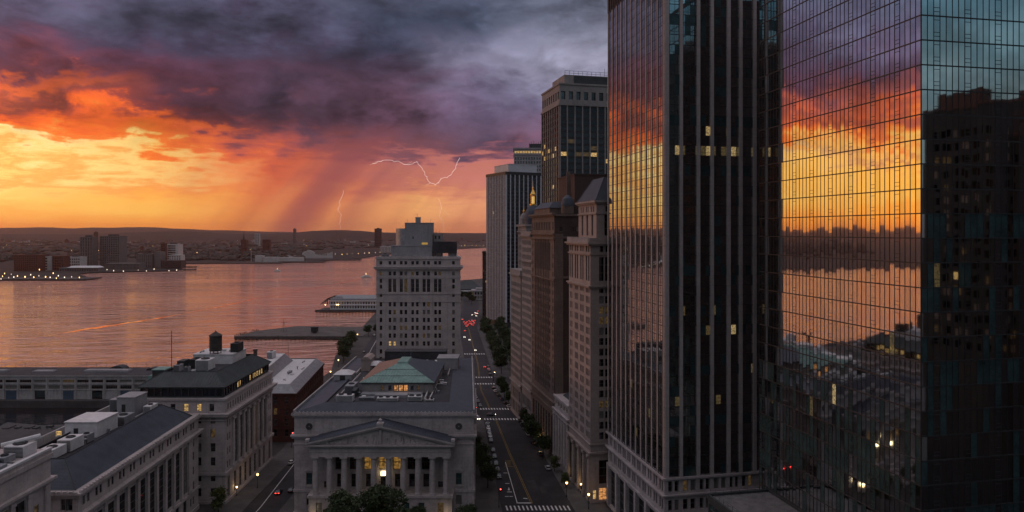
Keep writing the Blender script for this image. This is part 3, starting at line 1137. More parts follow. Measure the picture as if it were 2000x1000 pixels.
# lantern hanging in the centre bay, wall lamps are things of their own
b = MB()
u = mid[4]
b.box(u - .75, u + .75, -1.5, -.7, 14.0, 15.3)
b.face([(u - .75, -1.51, 14.0), (u + .75, -1.51, 14.0), (u + .75, -1.51, 15.3), (u - .75, -1.51, 15.3)])
M['lantern'] = emit('lantern_glow', (1.0, 0.80, 0.45), 5.0)
cb.part('lantern', b, M['lantern'])
# main roof: tiled slope round a flat deck
b = MB()
ro = cb.offset(.75)
def inner(poly, k):
    return cb.offset(-k, poly)
ri = cb.offset(-8.5)
b.loft(ro, 35.0, ri, 36.6, 0, cap=False)
o_ = ri
b.face([(x, y, 36.0) for x, y in cb.offset(-8.2)], 1)
n_t = 150
for i in range(1, n_t):
    t = i / n_t
    x = ro[0][0] + (ro[1][0] - ro[0][0]) * t
    xi = min(max(x, ri[0][0]), ri[1][0])
    fr = 1.0
    if x < ri[0][0]: fr = (x - ro[0][0]) / (ri[0][0] - ro[0][0])
    if x > ri[1][0]: fr = (ro[1][0] - x) / (ro[1][0] - ri[1][0])
    y0, y1 = ro[0][1], ro[0][1] + (ri[0][1] - ro[0][1]) * fr
    z1 = 35.0 + 1.6 * fr
    b.hexa([(x - .06, y0, 35.0), (x + .06, y0, 35.0), (x + .06, y1, z1), (x - .06, y1, z1), (x - .06, y0, 35.1), (x + .06, y0, 35.1), (x + .06, y1, z1 + .1), (x - .06, y1, z1 + .1)])
cb.part('roof', b, [M['slate'], M['tar']])
# low parapets on the roof deck, pale coping along the right edge
for (xa, ya, xb, yb) in ((43, 12, 42, 44), (43, 44, 36, 48), (47.5, 56, 46.5, 96), (11, 14, 10.0, 60), (8, 60, 7, 100)):
    b = MB()
    d = norm3((xb - xa, yb - ya, 0)); nx, ny = -d[1] * .25, d[0] * .25
    b.hexa([(xa - nx, ya - ny, 36.0), (xa + nx, ya + ny, 36.0), (xb + nx, yb + ny, 36.0), (xb - nx, yb - ny, 36.0), (xa - nx, ya - ny, 36.9), (xa + nx, ya + ny, 36.9), (xb + nx, yb + ny, 36.9), (xb - nx, yb - ny, 36.9)])
    cb.part('parapet', b, M['concrete'])
e1 = cb.offset(.35)
b = MB()
(xa, ya), (xb, yb) = e1[1], e1[2]
b.hexa([(xa - .5, ya, 35.0), (xa, ya, 35.0), (xb, yb, 35.0), (xb - .5, yb, 35.0), (xa - .5, ya, 36.2), (xa, ya, 36.2), (xb, yb, 36.2), (xb - .5, yb, 36.2)])
cb.part('parapet', b, M['concrete'])
b = MB()
(xa, ya), (xb, yb) = e1[0], e1[3]
b.hexa([(xa, ya, 35.0), (xa + .5, ya, 35.0), (xb + .5, yb, 35.0), (xb, yb, 35.0), (xa, ya, 36.0), (xa + .5, ya, 36.0), (xb + .5, yb, 36.0), (xb, yb, 36.0)])
cb.part('parapet', b, M['concrete'])
# green hipped roof with its clerestory
b = MB()
gx0, gx1, gy0, gy1 = 17.5, 44.6, 25.5, 66.0
gp = quad_poly(gx0, gx1, gy0, gy1)
cl = Bld.__new__(Bld); cl.poly = gp; cl.wins = cb.wins
lw = [(7.4, 8.6, 37.0, 38.9, 'lit_dim', 'sash'), (10.2, 11.4, 37.0, 38.9, 'pane', 'sash'), (12.4, 14.0, 36.8, 39.1, 'lit_orange', 'grid'), (14.2, 15.8, 36.8, 39.1, 'lit_orange', 'grid'), (16.0, 17.6, 36.8, 39.1, 'lit_orange', 'grid'), (18.6, 19.8, 37.0, 38.9, 'pane', 'sash'), (21.0, 22.2, 37.0, 38.9, 'lit_dim', 'sash')]
cb.wall(b, 0, 36.0, 39.7, lw, rec=.2, poly=gp)
for k in (1, 2, 3):
    cb.wall(b, k, 36.0, 39.7, poly=gp)
cb.part('clerestory', b, M['pale_stone'])
b = MB()
og = cb.offset(.7, gp)
xr0, xr1 = 28.9, 32.6
rp0 = [(xr0, 40.5), (xr1, 40.5), (xr1, 52), (xr0, 52)]
zr = 44.6
b.prism(og, 39.7, 40.1, 1)
base = [(x, y, 40.1) for x, y in og]
top = [(x, y, zr) for x, y in rp0]
b.face([base[0], base[1], top[1], top[0]], 0)
b.face([base[1], base[2], top[2], top[1]], 2)
b.face([base[2], base[3], top[3], top[2]], 0)
b.face([base[3], base[0], top[0], top[3]], 3)  # left slope coloured brown, right slope darker than the front
b.loft(cb.offset(.5, rp0), zr - .25, cb.offset(.1, rp0), zr + .5, 0)
# standing seams on the front slope, two horizontal laps
for i in range(1, 26):
    t = i / 26
    x0 = og[0][0] + (og[1][0] - og[0][0]) * t
    zt = 1.0
    if x0 < xr0: zt = (x0 - og[0][0]) / (xr0 - og[0][0])
    if x0 > xr1: zt = (og[1][0] - x0) / (og[1][0] - xr1)
    y1 = og[0][1] + (40.5 - og[0][1]) * zt
    z1 = 40.1 + (zr - 40.1) * zt
    y0 = og[0][1]
    b.hexa([(x0 - .05, y0, 40.1), (x0 + .05, y0, 40.1), (x0 + .05, y1, z1), (x0 - .05, y1, z1), (x0 - .05, y0, 40.25), (x0 + .05, y0, 40.25), (x0 + .05, y1, z1 + .15), (x0 - .05, y1, z1 + .15)], 0)
for t in (.33, .66):
    y = og[0][1] + (40.5 - og[0][1]) * t; z = 40.1 + (zr - 40.1) * t
    xl = og[0][0] + (xr0 - og[0][0]) * t; xr = og[1][0] + (xr1 - og[1][0]) * t
    b.box(xl, xr, y - .1, y + .1, z - .05, z + .1, 1)
cb.part('hipped_roof', b, [M['copper'], M['dark_copper'], M['slate'], M['brown_copper']])
rnd = random.Random(11)
# plant on the roof deck
hvac(cb, 'hvac_unit', 11.5, 17.5, 11, 14, 36.0, 38.4, 'white_metal')
hvac(cb, 'hvac_unit', 11.8, 15.2, 23, 31, 36.0, 39.2, 'grey_metal')
hvac(cb, 'hvac_unit', 15.6, 17.0, 18, 24, 36.0, 38.6, 'dark_copper', fan=False)
hvac(cb, 'hvac_unit', 26.0, 33.5, 11.5, 14.0, 36.0, 37.4, 'white_metal')
hvac(cb, 'hvac_unit', 19.0, 24.5, 14.0, 15.6, 36.0, 37.0, 'grey_metal', fan=False)
hvac(cb, 'hvac_unit', 37.0, 42.0, 12.0, 15.0, 36.0, 37.8, 'white_metal')
hvac(cb, 'hvac_unit', 43.4, 46.4, 11.5, 13.2, 36.0, 36.9, 'white_metal')
hvac(cb, 'hvac_unit', 35.0, 41.5, 74, 79, 36.0, 39.0, 'white_metal')
for (x0, x1, y0, y1, h, m) in ((24, 36, 17.5, 21.5, 1.0, 'shaft'), (18.2, 41, 20.5, 24.6, .7, 'grey_metal')):
    b = MB(); b.box(x0, x1, y0, y1, 36.0, 36.0 + h); b.box(x0 + .3, x1 - .3, y0 + .3, y1 - .3, 36 + h, 36.1 + h)
    cb.part('roof_curb', b, M[m])
# dark monitor, grey stair house and pale sheds at the back of the roof
b = MB(); b.box(16, 44, 84, 92, 36.0, 41.6); b.box(15.8, 44.2, 83.8, 92.2, 41.6, 41.9)
cb.part('roof_monitor', b, M['tar'])
b = MB(); b.box(41.5, 50.5, 70, 80, 36.0, 41.0); b.box(41.3, 50.7, 69.8, 80.2, 41.0, 41.3); b.box(43.6, 44.6, 69.95, 69.99, 36.2, 38.4, 1)
cb.part('stair_house', b, [M['shaft'], M['dark_metal']])
b = MB(); b.box(8.5, 12.5, 68, 78, 36.0, 41.0); b.loft([(8.2, 67.7), (12.8, 67.7), (12.8, 78.3), (8.2, 78.3)], 41.0, [(9.5, 67.7), (11.5, 67.7), (11.5, 78.3), (9.5, 78.3)], 42.2)
cb.part('stair_house', b, M['pink_stone'])
for (x, y, s) in ((5.0, 52, 3.6), (14.2, 72, 3.2)):
    b = MB()
    b.box(x - s, x + s, y - s, y + s, 36.0, 38.3, 1)
    b.loft(quad_poly(x - s * 1.08, x + s * 1.08, y - s * 1.08, y + s * 1.08), 38.3, quad_poly(x - s * .4, x + s * .4, y - s * .4, y + s * .4), 39.6, 0)
    b.box(x - s * .3, x + s * .3, y - s - .05, y - s - .004, 36.1, 38.0, 2)
    cb.part('skylight', b, [M['white_metal'], M['shaft'], M['dark_metal']])
for (x, y, h) in ((28, 84, 5.5), (44, 30, 2.5), (46, 44, 2.2)):
    b = MB()
    b.tube((x, y, 36), (x, y, 36 + h + 2), .09, 5); b.tube((x - .8, y, 36 + h), (x + .8, y, 36 + h), .05, 4)
    cb.part('antenna', b, M['grey_metal'])
for (x, y0, y1) in ((44.5, 16, 40), (41, 50, 64), (20, 70, 82)):
    b = MB()
    b.tube((x, y0, 36.4), (x, y1, 36.4), .22, 6); b.tube((x, y1, 36.4), (x + 2.5, y1, 36.4), .22, 6)
    for k in range(4): b.box(x - .3, x + .3, y0 + (y1 - y0) * k / 4, y0 + (y1 - y0) * k / 4 + .3, 36.0, 36.3)
    cb.part('duct', b, M['white_metal'])
# lower wing along the right side
b = MB()
rw = [(57.6 + .6, 14), (61.2, 14), (58.6, 62), (55.7 + .2, 62)]
cb.ring(b, 0, 29.0, 0.0, poly=rw); cb.ring(b, 29.0, 29.8, .5, poly=rw)
cb.part('side_wing', b, M['granite'])
vents(cb, 36.02, 14, 40, 10.5, 24, 7, 1); vents(cb, 36.02, 44.5, 47, 12, 90, 7, 2); vents(cb, 36.02, 12, 17, 30, 66, 5, 3); vents(cb, 36.02, 20, 42, 68, 83, 8, 4)
cb.finish_windows(3, lit=0.0, dim=.02, blind=.1)

# ------------------------------------------------------------------ stone office block behind the hall
k = Bld('office_block', 'grey stone office block behind the columned hall, dark billboard on its roof', [(-79.5, 420), (-30.2, 420), (-32.0, 440), (-79.5, 440)])
b = MB()
cols_ = [8, 10.7, 14.6, 17.3, 21.3, 24, 28, 30.6, 34.7, 37.2]
rows = [31.3 + 4.6 * i for i in range(-6, 6)]
rr = rects_grid(cols_, 1.5, [z - 1.3 for z in rows], 2.6) + rects_grid([2.7, 45.2], 1.5, [z - 1.3 for z in rows if z < 60], 2.6)
rr = [r if not (abs(r[2] - (31.3 - 1.3)) < .1 and r[0] in (8 - .75, 10.7 - .75)) else (*r[:4], 'lit', 'sash') for r in rr]
rr += rects_grid([2.7, 45.2], 1.5, [58.6, 63.5, 66.8], 2.3)
rr += rects_grid([8, 10.7, 14.6, 17.3, 21.3, 24, 28, 30.6, 34.7, 37.2], 1.85, [61.5], 7.6, None, 'tall')
rr += rects_grid([2.7] + cols_ + [45.2], 1.6, [71.2], 2.3)
rr = [(*r[:4], 'lit_dim' if (abs(r[2] - 71.2) < .1 and i % 5 == 0) else r[4], r[5]) for i, r in enumerate(rr)]
rr += rects_grid([2.7] + cols_ + [45.2], 1.6, [77.6], 2.0)
k.wall(b, 0, 0, 82.0, rr, rec=.4)
sr = rects_grid([3, 7, 13, 17], 1.5, [z - 1.3 for z in rows] + [62, 66.5, 71.2, 77.6], 2.5)
k.wall(b, 1, 0, 82.0, sr, rec=.4)
k.wall(b, 2, 0, 82.0)
k.wall(b, 3, 0, 82.0, sr, rec=.4)
for z0, z1, o in ((60.2, 60.7, .35), (55.6, 56.0, .25), (69.8, 70.3, .3), (74.6, 75.2, .6), (75.2, 76.0, 1.3), (76.0, 76.4, 1.6), (80.8, 81.3, .5), (81.3, 82.0, .25), (6, 6.6, .3)):
    k.ring(b, z0, z1, o)
k.part('wall', b, M['limestone'])
b = MB()
b.box(.1, 49.2, -.9, -.03, 74.9, 75.19)
for i in range(56):
    u = .3 + i * .88
    b.box(u, u + .4, -1.2, -.02, 74.62, 75.19)
k.part('dentils', b, M['trim'])
for u in (4.9, 6.3, 12.6, 19.3, 26, 32.6, 39.2, 41.6, 43.0):
    b = MB()
    b.box(u - .3, u + .3, -.22, -.01, 60.8, 69.7)
    k.part('pilaster', b, M['limestone'])
k.roof(81.5, M['gravel'])
b = MB()
b.box(.2, 49, -.1, .4, 81.99, 82.3)
for i in range(12):
    b.box(1.2 + i * 4.1, 2.0 + i * 4.1, -.2, .5, 82.0, 82.6)
k.part('cresting', b, M['trim'])
b = MB(); b.box(8, 32.2, 4, 15, 81.5, 88.3); b.box(7.8, 32.4, 3.8, 15.2, 88.3, 88.7)
b.box(21, 24.5, 3.6, 4, 81.6, 84.4)
k.part('plant_house', b, M['shaft'])
b = MB(); b.box(16, 32.2, 5, 14, 88.7, 101.8); b.box(15.8, 32.4, 4.8, 14.2, 101.8, 102.2); b.box(22, 24.8, 7, 10, 102.2, 105.2); b.box(21.8, 25, 6.8, 10.2, 105.2, 105.5)
for u in (18, 20.5, 30):
    b.box(u, u + .3, 4.9, 4.99, 98, 101)
b.box(20.5, 21.2, 4.93, 4.99, 92.5, 94, 1)
k.part('lift_tower', b, [M['shaft'], M['dark_metal']])
b = MB()
for i in range(9):
    a0, a1 = pi + pi * i / 9 * .5, pi + pi * (i + 1) / 9 * .5
    b.face([(16 + 6.6 * cos(a0), 14 + 9 * sin(a0), 88.7), (16 + 6.6 * cos(a1), 14 + 9 * sin(a1), 88.7), (16 + 6.6 * cos(a1), 14 + 9 * sin(a1), 98.8), (16 + 6.6 * cos(a0), 14 + 9 * sin(a0), 98.8)])
b.face([(16, 5, 98.8)] + [(16 + 6.6 * cos(pi + pi * i / 9 * .5), 14 + 9 * sin(pi + pi * i / 9 * .5), 98.8) for i in range(9, -1, -1)] + [(16, 14, 98.8)])
k.part('water_tank_enclosure', b, M['grey_metal'])
b = MB(); b.box(26, 29.5, 4.85, 4.96, 89.2, 90.4)
M['amber_sign'] = emit('amber_glow', (1.0, .6, .15), .35)
k.part('lit_vent', b, M['amber_sign'])
b = MB(); b.box(32.6, 37.8, 8, 13, 81.5, 95.6); b.box(33.4, 34.4, 7.9, 7.98, 92.5, 94.5, 1); b.box(35.6, 36.6, 7.9, 7.98, 92.5, 94.5, 1)
k.part('stair_house', b, [M['pale_stone'], M['dark_metal']])
b = MB(); b.box(32.8, 47, 2.6, 3.2, 84.2, 91.0)
for u in (34, 38, 42, 46): b.tube((u, 3.0, 81.5), (u, 3.0, 84.3), .18, 5); b.tube((u, 3.2, 88), (u, 7, 81.5), .1, 4)
k.part('billboard', b, M['tar'])
hvac(k, 'hvac_unit', 42, 46.8, 4, 8, 81.5, 84.4)
hvac(k, 'hvac_unit', 2, 6, 5, 9, 81.5, 83.6, 'grey_metal')
for u, z in ((34, 95.6), (36, 95.6), (17, 102.2), (23, 105.5), (31, 102.2)):
    b = MB(); b.tube((u, 10 if z < 100 else 8, z), (u, 10 if z < 100 else 8, z + 2.2), .08, 4)
    k.part('antenna', b, M['grey_metal'])
vents(k, 81.52, 1.5, 7, 2, 16, 4, 10)
k.finish_windows(5, lit=.001, dim=.03, blind=.16)

# ------------------------------------------------------------------ three stone blocks down the left side
def pilaster_front(bl, mb, kk, us, w, z0, z1, d=.7, m=0):
    a, u, n, L = bl.edge(kk)
    for x in us:
        mb.obox(a, u, n, x - w / 2, x + w / 2, .01, d, z0, z1, m)
        mb.obox(a, u, n, x - w / 2 - .15, x + w / 2 + .15, .005, d + .15, z0, z0 + .7, m)
        mb.obox(a, u, n, x - w / 2 - .18, x + w / 2 + .18, .005, d + .18, z1 - .8, z1, m)


# slate-roofed block
s2 = Bld('slate_roofed_block', 'grey stone block with a long dark slate roof and white roof sheds', [(-136, 176), (-106.5, 176), (-109.8, 251), (-138, 251)])
b = MB()
_, _, _, L = s2.edge(1)
bays = [3.5 + 6.02 * i for i in range(12)]
rr = []
for i, u in enumerate(bays):
    rr += rects_grid([u - 1.0, u + 1.0], 1.25, [29.0], 2.5)
    if i < 11:
        rr += rects_grid([u], 4.0, [9.0], 15.6, None, 'tall')
        rr += rects_grid([u], 2.6, [2.0], 5.0, None, 'grid')
    else:
        rr += rects_grid([u - 1.1, u + 1.1], 1.2, [3, 8.2, 13.3, 18.3, 22.8], 2.8)
s2.wall(b, 1, 0, 32.3, rr, rec=.3)
_, _, _, L0 = s2.edge(0)
fr = rects_grid([3 + 4.6 * i for i in range(6)] + [27.2], 1.7, [3, 8.2, 13.3, 18.3, 23.3, 28.4], 2.8)
fr = [(*r[:4], 'lit_orange' if abs(r[2] - 28.4) < .1 and abs(r[0] - (21.4 - .85)) < .1 else r[4], r[5]) for r in fr]
s2.wall(b, 0, 0, 32.3, fr, rec=.4)
s2.wall(b, 2, 0, 32.3, rects_grid([4, 10, 16, 22], 1.7, [8.2, 13.3, 18.3, 23.3, 28.4], 2.8), rec=.4)
s2.wall(b, 3, 0, 32.3, rects_grid([4 + 6 * i for i in range(12)], 1.7, [8.2, 13.3, 18.3, 23.3, 28.4], 2.8), rec=.4)
for z0, z1, o in ((0, 1.4, .3), (7.3, 8.1, .5), (26.0, 26.6, .55), (26.6, 27.3, 1.25), (27.3, 27.7, 1.5), (31.6, 32.3, .5), (32.3, 32.8, .85)):
    s2.ring(b, z0, z1, o)
s2.part('wall', b, M['limestone'])
for u in [6.5 + 6.02 * i for i in range(11)] + [.8, 68.2]:
    b = MB(); pilaster_front(s2, b, 1, [u], 1.5, 8.1, 26.0, .45)
    s2.part('pilaster', b, M['limestone'])
b = MB()
a, u_, n_, L = s2.edge(1)
b.obox(a, u_, n_, 0, L, .3, .6, 32.78, 33.05)
for i in range(52):
    b.obox(a, u_, n_, .3 + i * 1.44, 1.1 + i * 1.44, .1, .8, 32.8, 33.3)
a, u_, n_, L = s2.edge(0)
b.obox(a, u_, n_, 0, L, .3, .6, 32.78, 33.05)
for i in range(20):
    b.obox(a, u_, n_, .3 + i * 1.44, 1.1 + i * 1.44, .1, .8, 32.8, 33.3)
s2.part('cresting', b, M['trim'])
# slate slopes round a flat deck, dark gutter below them
b = MB()
e = s2.offset(-1.6)
b.face([(x, y, 32.6) for x, y in s2.poly], 1)
ri = [(8, 9.0), (20.6, 9.0), (17.4, 66.5), (6, 66.5)]
b.loft(e, 32.9, ri, 38.4, 0, cap=False)
b.face([(x, y, 36.9) for x, y in [(7.2, 8.2), (21.2, 8.2), (18.2, 67.2), (5.2, 67.2)]], 1)
# courses of slates: thin laps following the street-side slope
for i in range(1, 22):
    t = i / 22
    p0 = [(e[q][0] + (ri[q][0] - e[q][0]) * t, e[q][1] + (ri[q][1] - e[q][1]) * t, 32.9 + 5.5 * t) for q in range(4)]
    for q in (0, 1):
        A, B = p0[q], p0[q + 1]
        nx, ny = ((0, -1), (1, 0))[q]
        b.face([(A[0] + nx * .05, A[1] + ny * .05, A[2] - .03), (B[0] + nx * .05, B[1] + ny * .05, B[2] - .03), (B[0], B[1], B[2] + .07), (A[0], A[1], A[2] + .07)], 0)
# hip and ridge rolls
for q in range(4):
    b.tube((*e[q], 32.95), (*ri[q], 38.45), .14, 5, 2)
    b.tube((*ri[q], 38.45), (*ri[(q + 1) % 4], 38.45), .16, 5, 2)
s2.part('roof', b, [M['slate'], M['tar'], M['dark_metal']])
b = MB()
pp = [(.3, 4), (.8, 4), (-1.2, 74.5), (-1.7, 74.5)]
b.prism(pp, 32.3, 37.6, 0)
s2.part('parapet', b, M['concrete'])
b = MB(); b.box(5.6, 15.0, 33, 44, 36.9, 41.2); b.box(5.4, 15.2, 32.8, 44.2, 41.2, 41.5, 1); b.box(8.2, 9.5, 32.93, 32.99, 37, 39.6, 2); b.box(2.6, 4.2, 33.6, 33.7, 37, 38.6, 3)
s2.part('plant_shed', b, [M['white_metal'], M['white_metal'], M['dark_metal'], M['lit']])
b = MB(); b.box(7, 12.8, 58, 66, 36.9, 42.6); b.box(6.8, 13, 57.8, 66.2, 42.6, 42.9); b.box(8.6, 9.8, 57.93, 57.99, 37.2, 40.5, 1)
s2.part('stair_house', b, [M['shaft'], M['dark_metal']])
hvac(s2, 'hvac_unit', 11.5, 15.5, 12, 18, 36.9, 39.6); hvac(s2, 'hvac_unit', 12.2, 16.0, 19, 25, 36.9, 40.2); hvac(s2, 'hvac_unit', 13.5, 16.0, 26.5, 30, 36.9, 39.4, 'grey_metal')
hvac(s2, 'hvac_unit', 7.5, 10.5, 10, 14, 36.9, 38.6); hvac(s2, 'hvac_unit', 12, 16, 34.0 + 12, 52, 36.9, 39.5, 'grey_metal'); hvac(s2, 'hvac_unit', 3.5, 7, 60, 66, 36.9, 41.6, 'grey_metal')
hvac(s2, 'hvac_unit', 14.5, 17, 60, 65, 36.9, 39.4)
b = MB()
b.tube((15.5, 46, 37.6), (15.5, 58, 37.6), .3, 6)
s2.part('duct', b, M['grey_metal'])
b = MB()
for i in range(6): b.tube((3 - i * .1, 8 + i * 5, 36.9), (3 - i * .1, 8 + i * 5, 38.3), .06, 4)
b.tube((3, 8, 38.3), (2.5, 33, 38.3), .06, 4)
s2.part('railing', b, M['grey_metal'])
vents(s2, 36.92, 3, 16, 26, 58, 12, 5)
s2.finish_windows(7, lit=.004, dim=.02, blind=.1)

# nearest block, its roof edge cut by the left of the picture
s1 = Bld('corner_block', 'grey stone block in the bottom left corner with a brick penthouse on its roof', [(-134, 100), (-104.5, 100), (-106.2, 165), (-136, 165)])
b = MB()
bays = [4 + 5.6 * i for i in range(11)]
rr = []
for i, u in enumerate(bays):
    if i < 10:
        rr += rects_grid([u], 3.7, [21.5], 6.2, None, 'tall') + rects_grid([u], 3.7, [29.0], 9.6, None, 'tall') + rects_grid([u], 3.7, [12], 7.5, None, 'tall')
    else:
        rr += rects_grid([u], 1.7, [12, 17, 22, 27.2, 32.6], 3.3)
s1.wall(b, 1, 0, 46.0, rr, rec=.35)
s1.wall(b, 0, 0, 46.0, rects_grid([4 + 5 * i for i in range(5)], 1.7, [12, 17, 22, 27, 32, 37], 3), rec=.4)
s1.wall(b, 2, 0, 46.0, rects_grid([4 + 5 * i for i in range(5)], 1.7, [12, 17, 22, 27, 32, 37], 3), rec=.4)
s1.wall(b, 3, 0, 46.0)
for z0, z1, o in ((10, 10.8, .4), (39.4, 40.0, .5), (40.0, 40.6, 1.0), (45.0, 46.0, .4), (46.0, 46.9, .15)):
    s1.ring(b, z0, z1, o)
s1.part('wall', b, M['limestone'])
for u in [6.8 + 5.6 * i for i in range(10)] + [1.2, 63.2]:
    b = MB(); pilaster_front(s1, b, 1, [u], 1.4, 10.8, 39.4, .4)
    s1.part('pilaster', b, M['limestone'])
b = MB()
a, u_, n_, L = s1.edge(1)
b.obox(a, u_, n_, -.2, L + .2, -.6, .3, 46.9, 47.4)
s1.part('coping', b, M['white_metal'])
s1.roof(46.2, M['gravel'])
b = MB(); b.box(3, 14.2, 38, 58, 46.2, 56.8); b.box(2.7, 14.5, 37.7, 58.3, 56.8, 57.3, 1); b.box(14.21, 14.3, 47, 49.4, 46.4, 53.0, 2)
s1.part('penthouse', b, [M['pink_stone'], M['white_metal'], M['dark_metal']])
hvac(s1, 'hvac_unit', 17.5, 21, 52, 56, 46.2, 48.6); hvac(s1, 'hvac_unit', 22.5, 25, 54, 57.5, 46.2, 48.3, 'grey_metal'); hvac(s1, 'hvac_unit', 21.5, 26, 58.5, 63, 46.2, 49.4)
hvac(s1, 'hvac_unit', 24, 27, 47.5, 52, 46.2, 47.8, 'grey_metal'); hvac(s1, 'hvac_unit', 18, 23, 42, 48, 46.2, 47.6, 'dark_metal')
for q in (((20, 60, 49.2), (26.5, 63.5, 50.4), .55, 8), ((17, 50, 47.5), (24, 50, 47.5), .3, 6), ((16, 30, 46.6), (27, 58, 46.8), .18, 6)):
    b = MB(); b.tube(*q)
    s1.part('duct', b, M['white_metal'])
vents(s1, 46.22, 16, 27, 20, 62, 12, 6)
s1.finish_windows(8, lit=.0, dim=.04, blind=.12)

# mansard block with the water tower
s3 = Bld('mansard_block', 'grey stone block with a dark green mansard roof over a glazed top floor', [(-134, 255), (-102, 255), (-102, 305), (-134, 305)])
b = MB()
zt = 37.6
rr = []
for i in range(6):
    rr += rects_grid([4.2 + 4.6 * i], 1.7, [33.0], 2.6)
    rr += rects_grid([4.2 + 4.6 * i] if i != 5 else [27.6], 1.75, [28.6, 23.6, 18.6, 13.6, 8.0, 2.6], 3.0)
rr = [r for r in rr]
rr = [(*r[:4], 'lit' if (abs(r[2] - 33) < .1 and 14 < r[0] < 19 + 4) else ('lit_dim' if abs(r[2] - 23.6) < .1 and r[0] > 26 else r[4]), r[5]) for r in rr]
s3.wall(b, 0, 0, zt, rr, rec=.45)
rr = rects_grid([2.6 + 2.35 * i for i in range(20)], 1.15, [33.0], 2.4)
for u in (3.2, 46.5):
    rr += rects_grid([u - 1, u + 1], 1.05, [27, 22, 17, 12.2], 2.6)
bays = [9.2 + 5.1 * i for i in range(7)]
rr += rects_grid(bays, 3.9, [12.0], 16.0, None, 'tall')
rr += rects_grid(bays + [3.2, 46.5], 2.2, [1.5], 7.4, None, 'tall')
s3.wall(b, 1, 0, zt, rr, rec=.35)
s3.wall(b, 2, 0, zt); s3.wall(b, 3, 0, zt, rects_grid([4 + 6 * i for i in range(8)], 1.7, [8, 13.6, 18.6, 23.6, 28.6, 33], 3), rec=.4)
for z0, z1, o in ((0, 1, .3), (10.2, 11.2, .6), (29.6 + .0, 30.1, .4), (31.3 - .6, 31.3, .7), (31.3, 32.0, 1.5), (32.0, 32.4, 1.8), (36.9, 37.6, .5)):
    s3.ring(b, z0, z1, o)
s3.part('wall', b, M['limestone'])
for i in range(8):
    b = MB()
    a, u_, n_, L = s3.edge(1)
    x = 6.65 + 5.1 * i
    c = (a[0] + u_[0] * x + n_[0] * .25, a[1] + u_[1] * x + n_[1] * .25)
    b.obox(a, u_, n_, x - .9, x + .9, .01, 1.0, 11.2, 12.0)
    b.lathe(c[0], c[1], [(.8, 12.0), (.7, 12.5), (.74, 19), (.62, 28.4), (.8, 28.9)], 12)
    b.obox(a, u_, n_, x - .9, x + .9, .01, 1.0, 28.9, 29.6)
    s3.part('column', b, M['limestone'])
# glazed floor, set back
b = MB()
gl = s3.offset(-1.3)
s3.ring(b, 37.4, 38.1, -1.2, 1); s3.ring(b, 41.0, 41.5, -.6, 1)
for kk in range(4):
    a, u_, n_, L = s3.edge(kk, gl)
    b.face([(a[0], a[1], 38.1), (a[0] + u_[0] * L, a[1] + u_[1] * L, 38.1), (a[0] + u_[0] * L, a[1] + u_[1] * L, 41.0), (a[0], a[1], 41.0)], 0)
    nn = int(L / 2.4)
    for i in range(nn + 1):
        x = L * i / nn
        b.obox(a, u_, n_, max(0, x - .14), min(L, x + .14), .01, .3, 38.1, 41.0, 1)
s3.part('glazed_floor', b, [M['pane'], M['dark_copper']])
b = MB()
a, u_, n_, L = s3.edge(1, gl)
for x in (15.6, 30.5, 32.8, 35.1, 37.4, 39.7, 13.3, 26):
    b.obox(a, u_, n_, x - .8, x + .8, .02, .08, 38.5, 40.4)
s3.part('lit_pane', b, M['lit'])
b = MB()
ev = s3.offset(-.2)
rd = [(6.5, 7.6), (25.5, 7.6), (25.5, 45), (6.5, 45)]
b.loft(ev, 41.5, rd, 45.6, 0, cap=False)
b.face([(x, y, 45.0) for x, y in s3.offset(.6, rd)], 1)
for q in range(4):
    b.tube((*ev[q], 41.55), (*rd[q], 45.65), .14, 5, 0); b.tube((*rd[q], 45.65), (*rd[(q + 1) % 4], 45.65), .15, 5, 0)
for i in range(1, 40):
    t = i / 40
    y = ev[1][1] + (ev[2][1] - ev[1][1]) * t
    f_ = min(1, (y - ev[1][1]) / (rd[1][1] - ev[1][1]), (ev[2][1] - y) / (ev[2][1] - rd[2][1]))
    b.tube((ev[1][0], y, 41.55), (ev[1][0] + (rd[1][0] - ev[1][0]) * f_, y, 41.55 + 4.1 * f_), .06, 4, 0)
for i in range(1, 26):
    t = i / 26
    x = ev[0][0] + (ev[1][0] - ev[0][0]) * t
    f_ = min(1, (x - ev[0][0]) / (rd[0][0] - ev[0][0]), (ev[1][0] - x) / (ev[1][0] - rd[1][0]))
    b.tube((x, ev[0][1], 41.55), (x, ev[0][1] + (rd[0][1] - ev[0][1]) * f_, 41.55 + 4.1 * f_), .06, 4, 0)
s3.part('mansard_roof', b, [M['dark_copper'], M['tar']])
b = MB(); b.box(9, 24.5, 26, 40, 45.0, 48.6); b.box(8.8, 24.7, 25.8, 40.2, 48.6, 48.9); b.box(15.2, 17.2, 25.93, 25.99, 45.2, 47.6, 1)
s3.part('plant_house', b, [M['white_metal'], M['dark_metal']])
hvac(s3, 'hvac_unit', 16.0, 21.0, 12, 18, 45.0, 49.0); hvac(s3, 'hvac_unit', 9.0, 11.2, 9.5, 13, 45.0, 47.6, 'shaft'); hvac(s3, 'hvac_unit', 13.0, 14.6, 9.5, 11.5, 45.0, 47.0, 'grey_metal')
hvac(s3, 'hvac_unit', 2.4 + 5, 10.0, 16, 21, 45.0, 48.0, 'dark_copper', fan=False); hvac(s3, 'hvac_unit', 11, 14.5, 18, 24, 45.0, 48.2, 'dark_metal')
hvac(s3, 'hvac_unit', 22.0, 25.0, 30, 36, 48.9, 52.4, 'dark_metal')
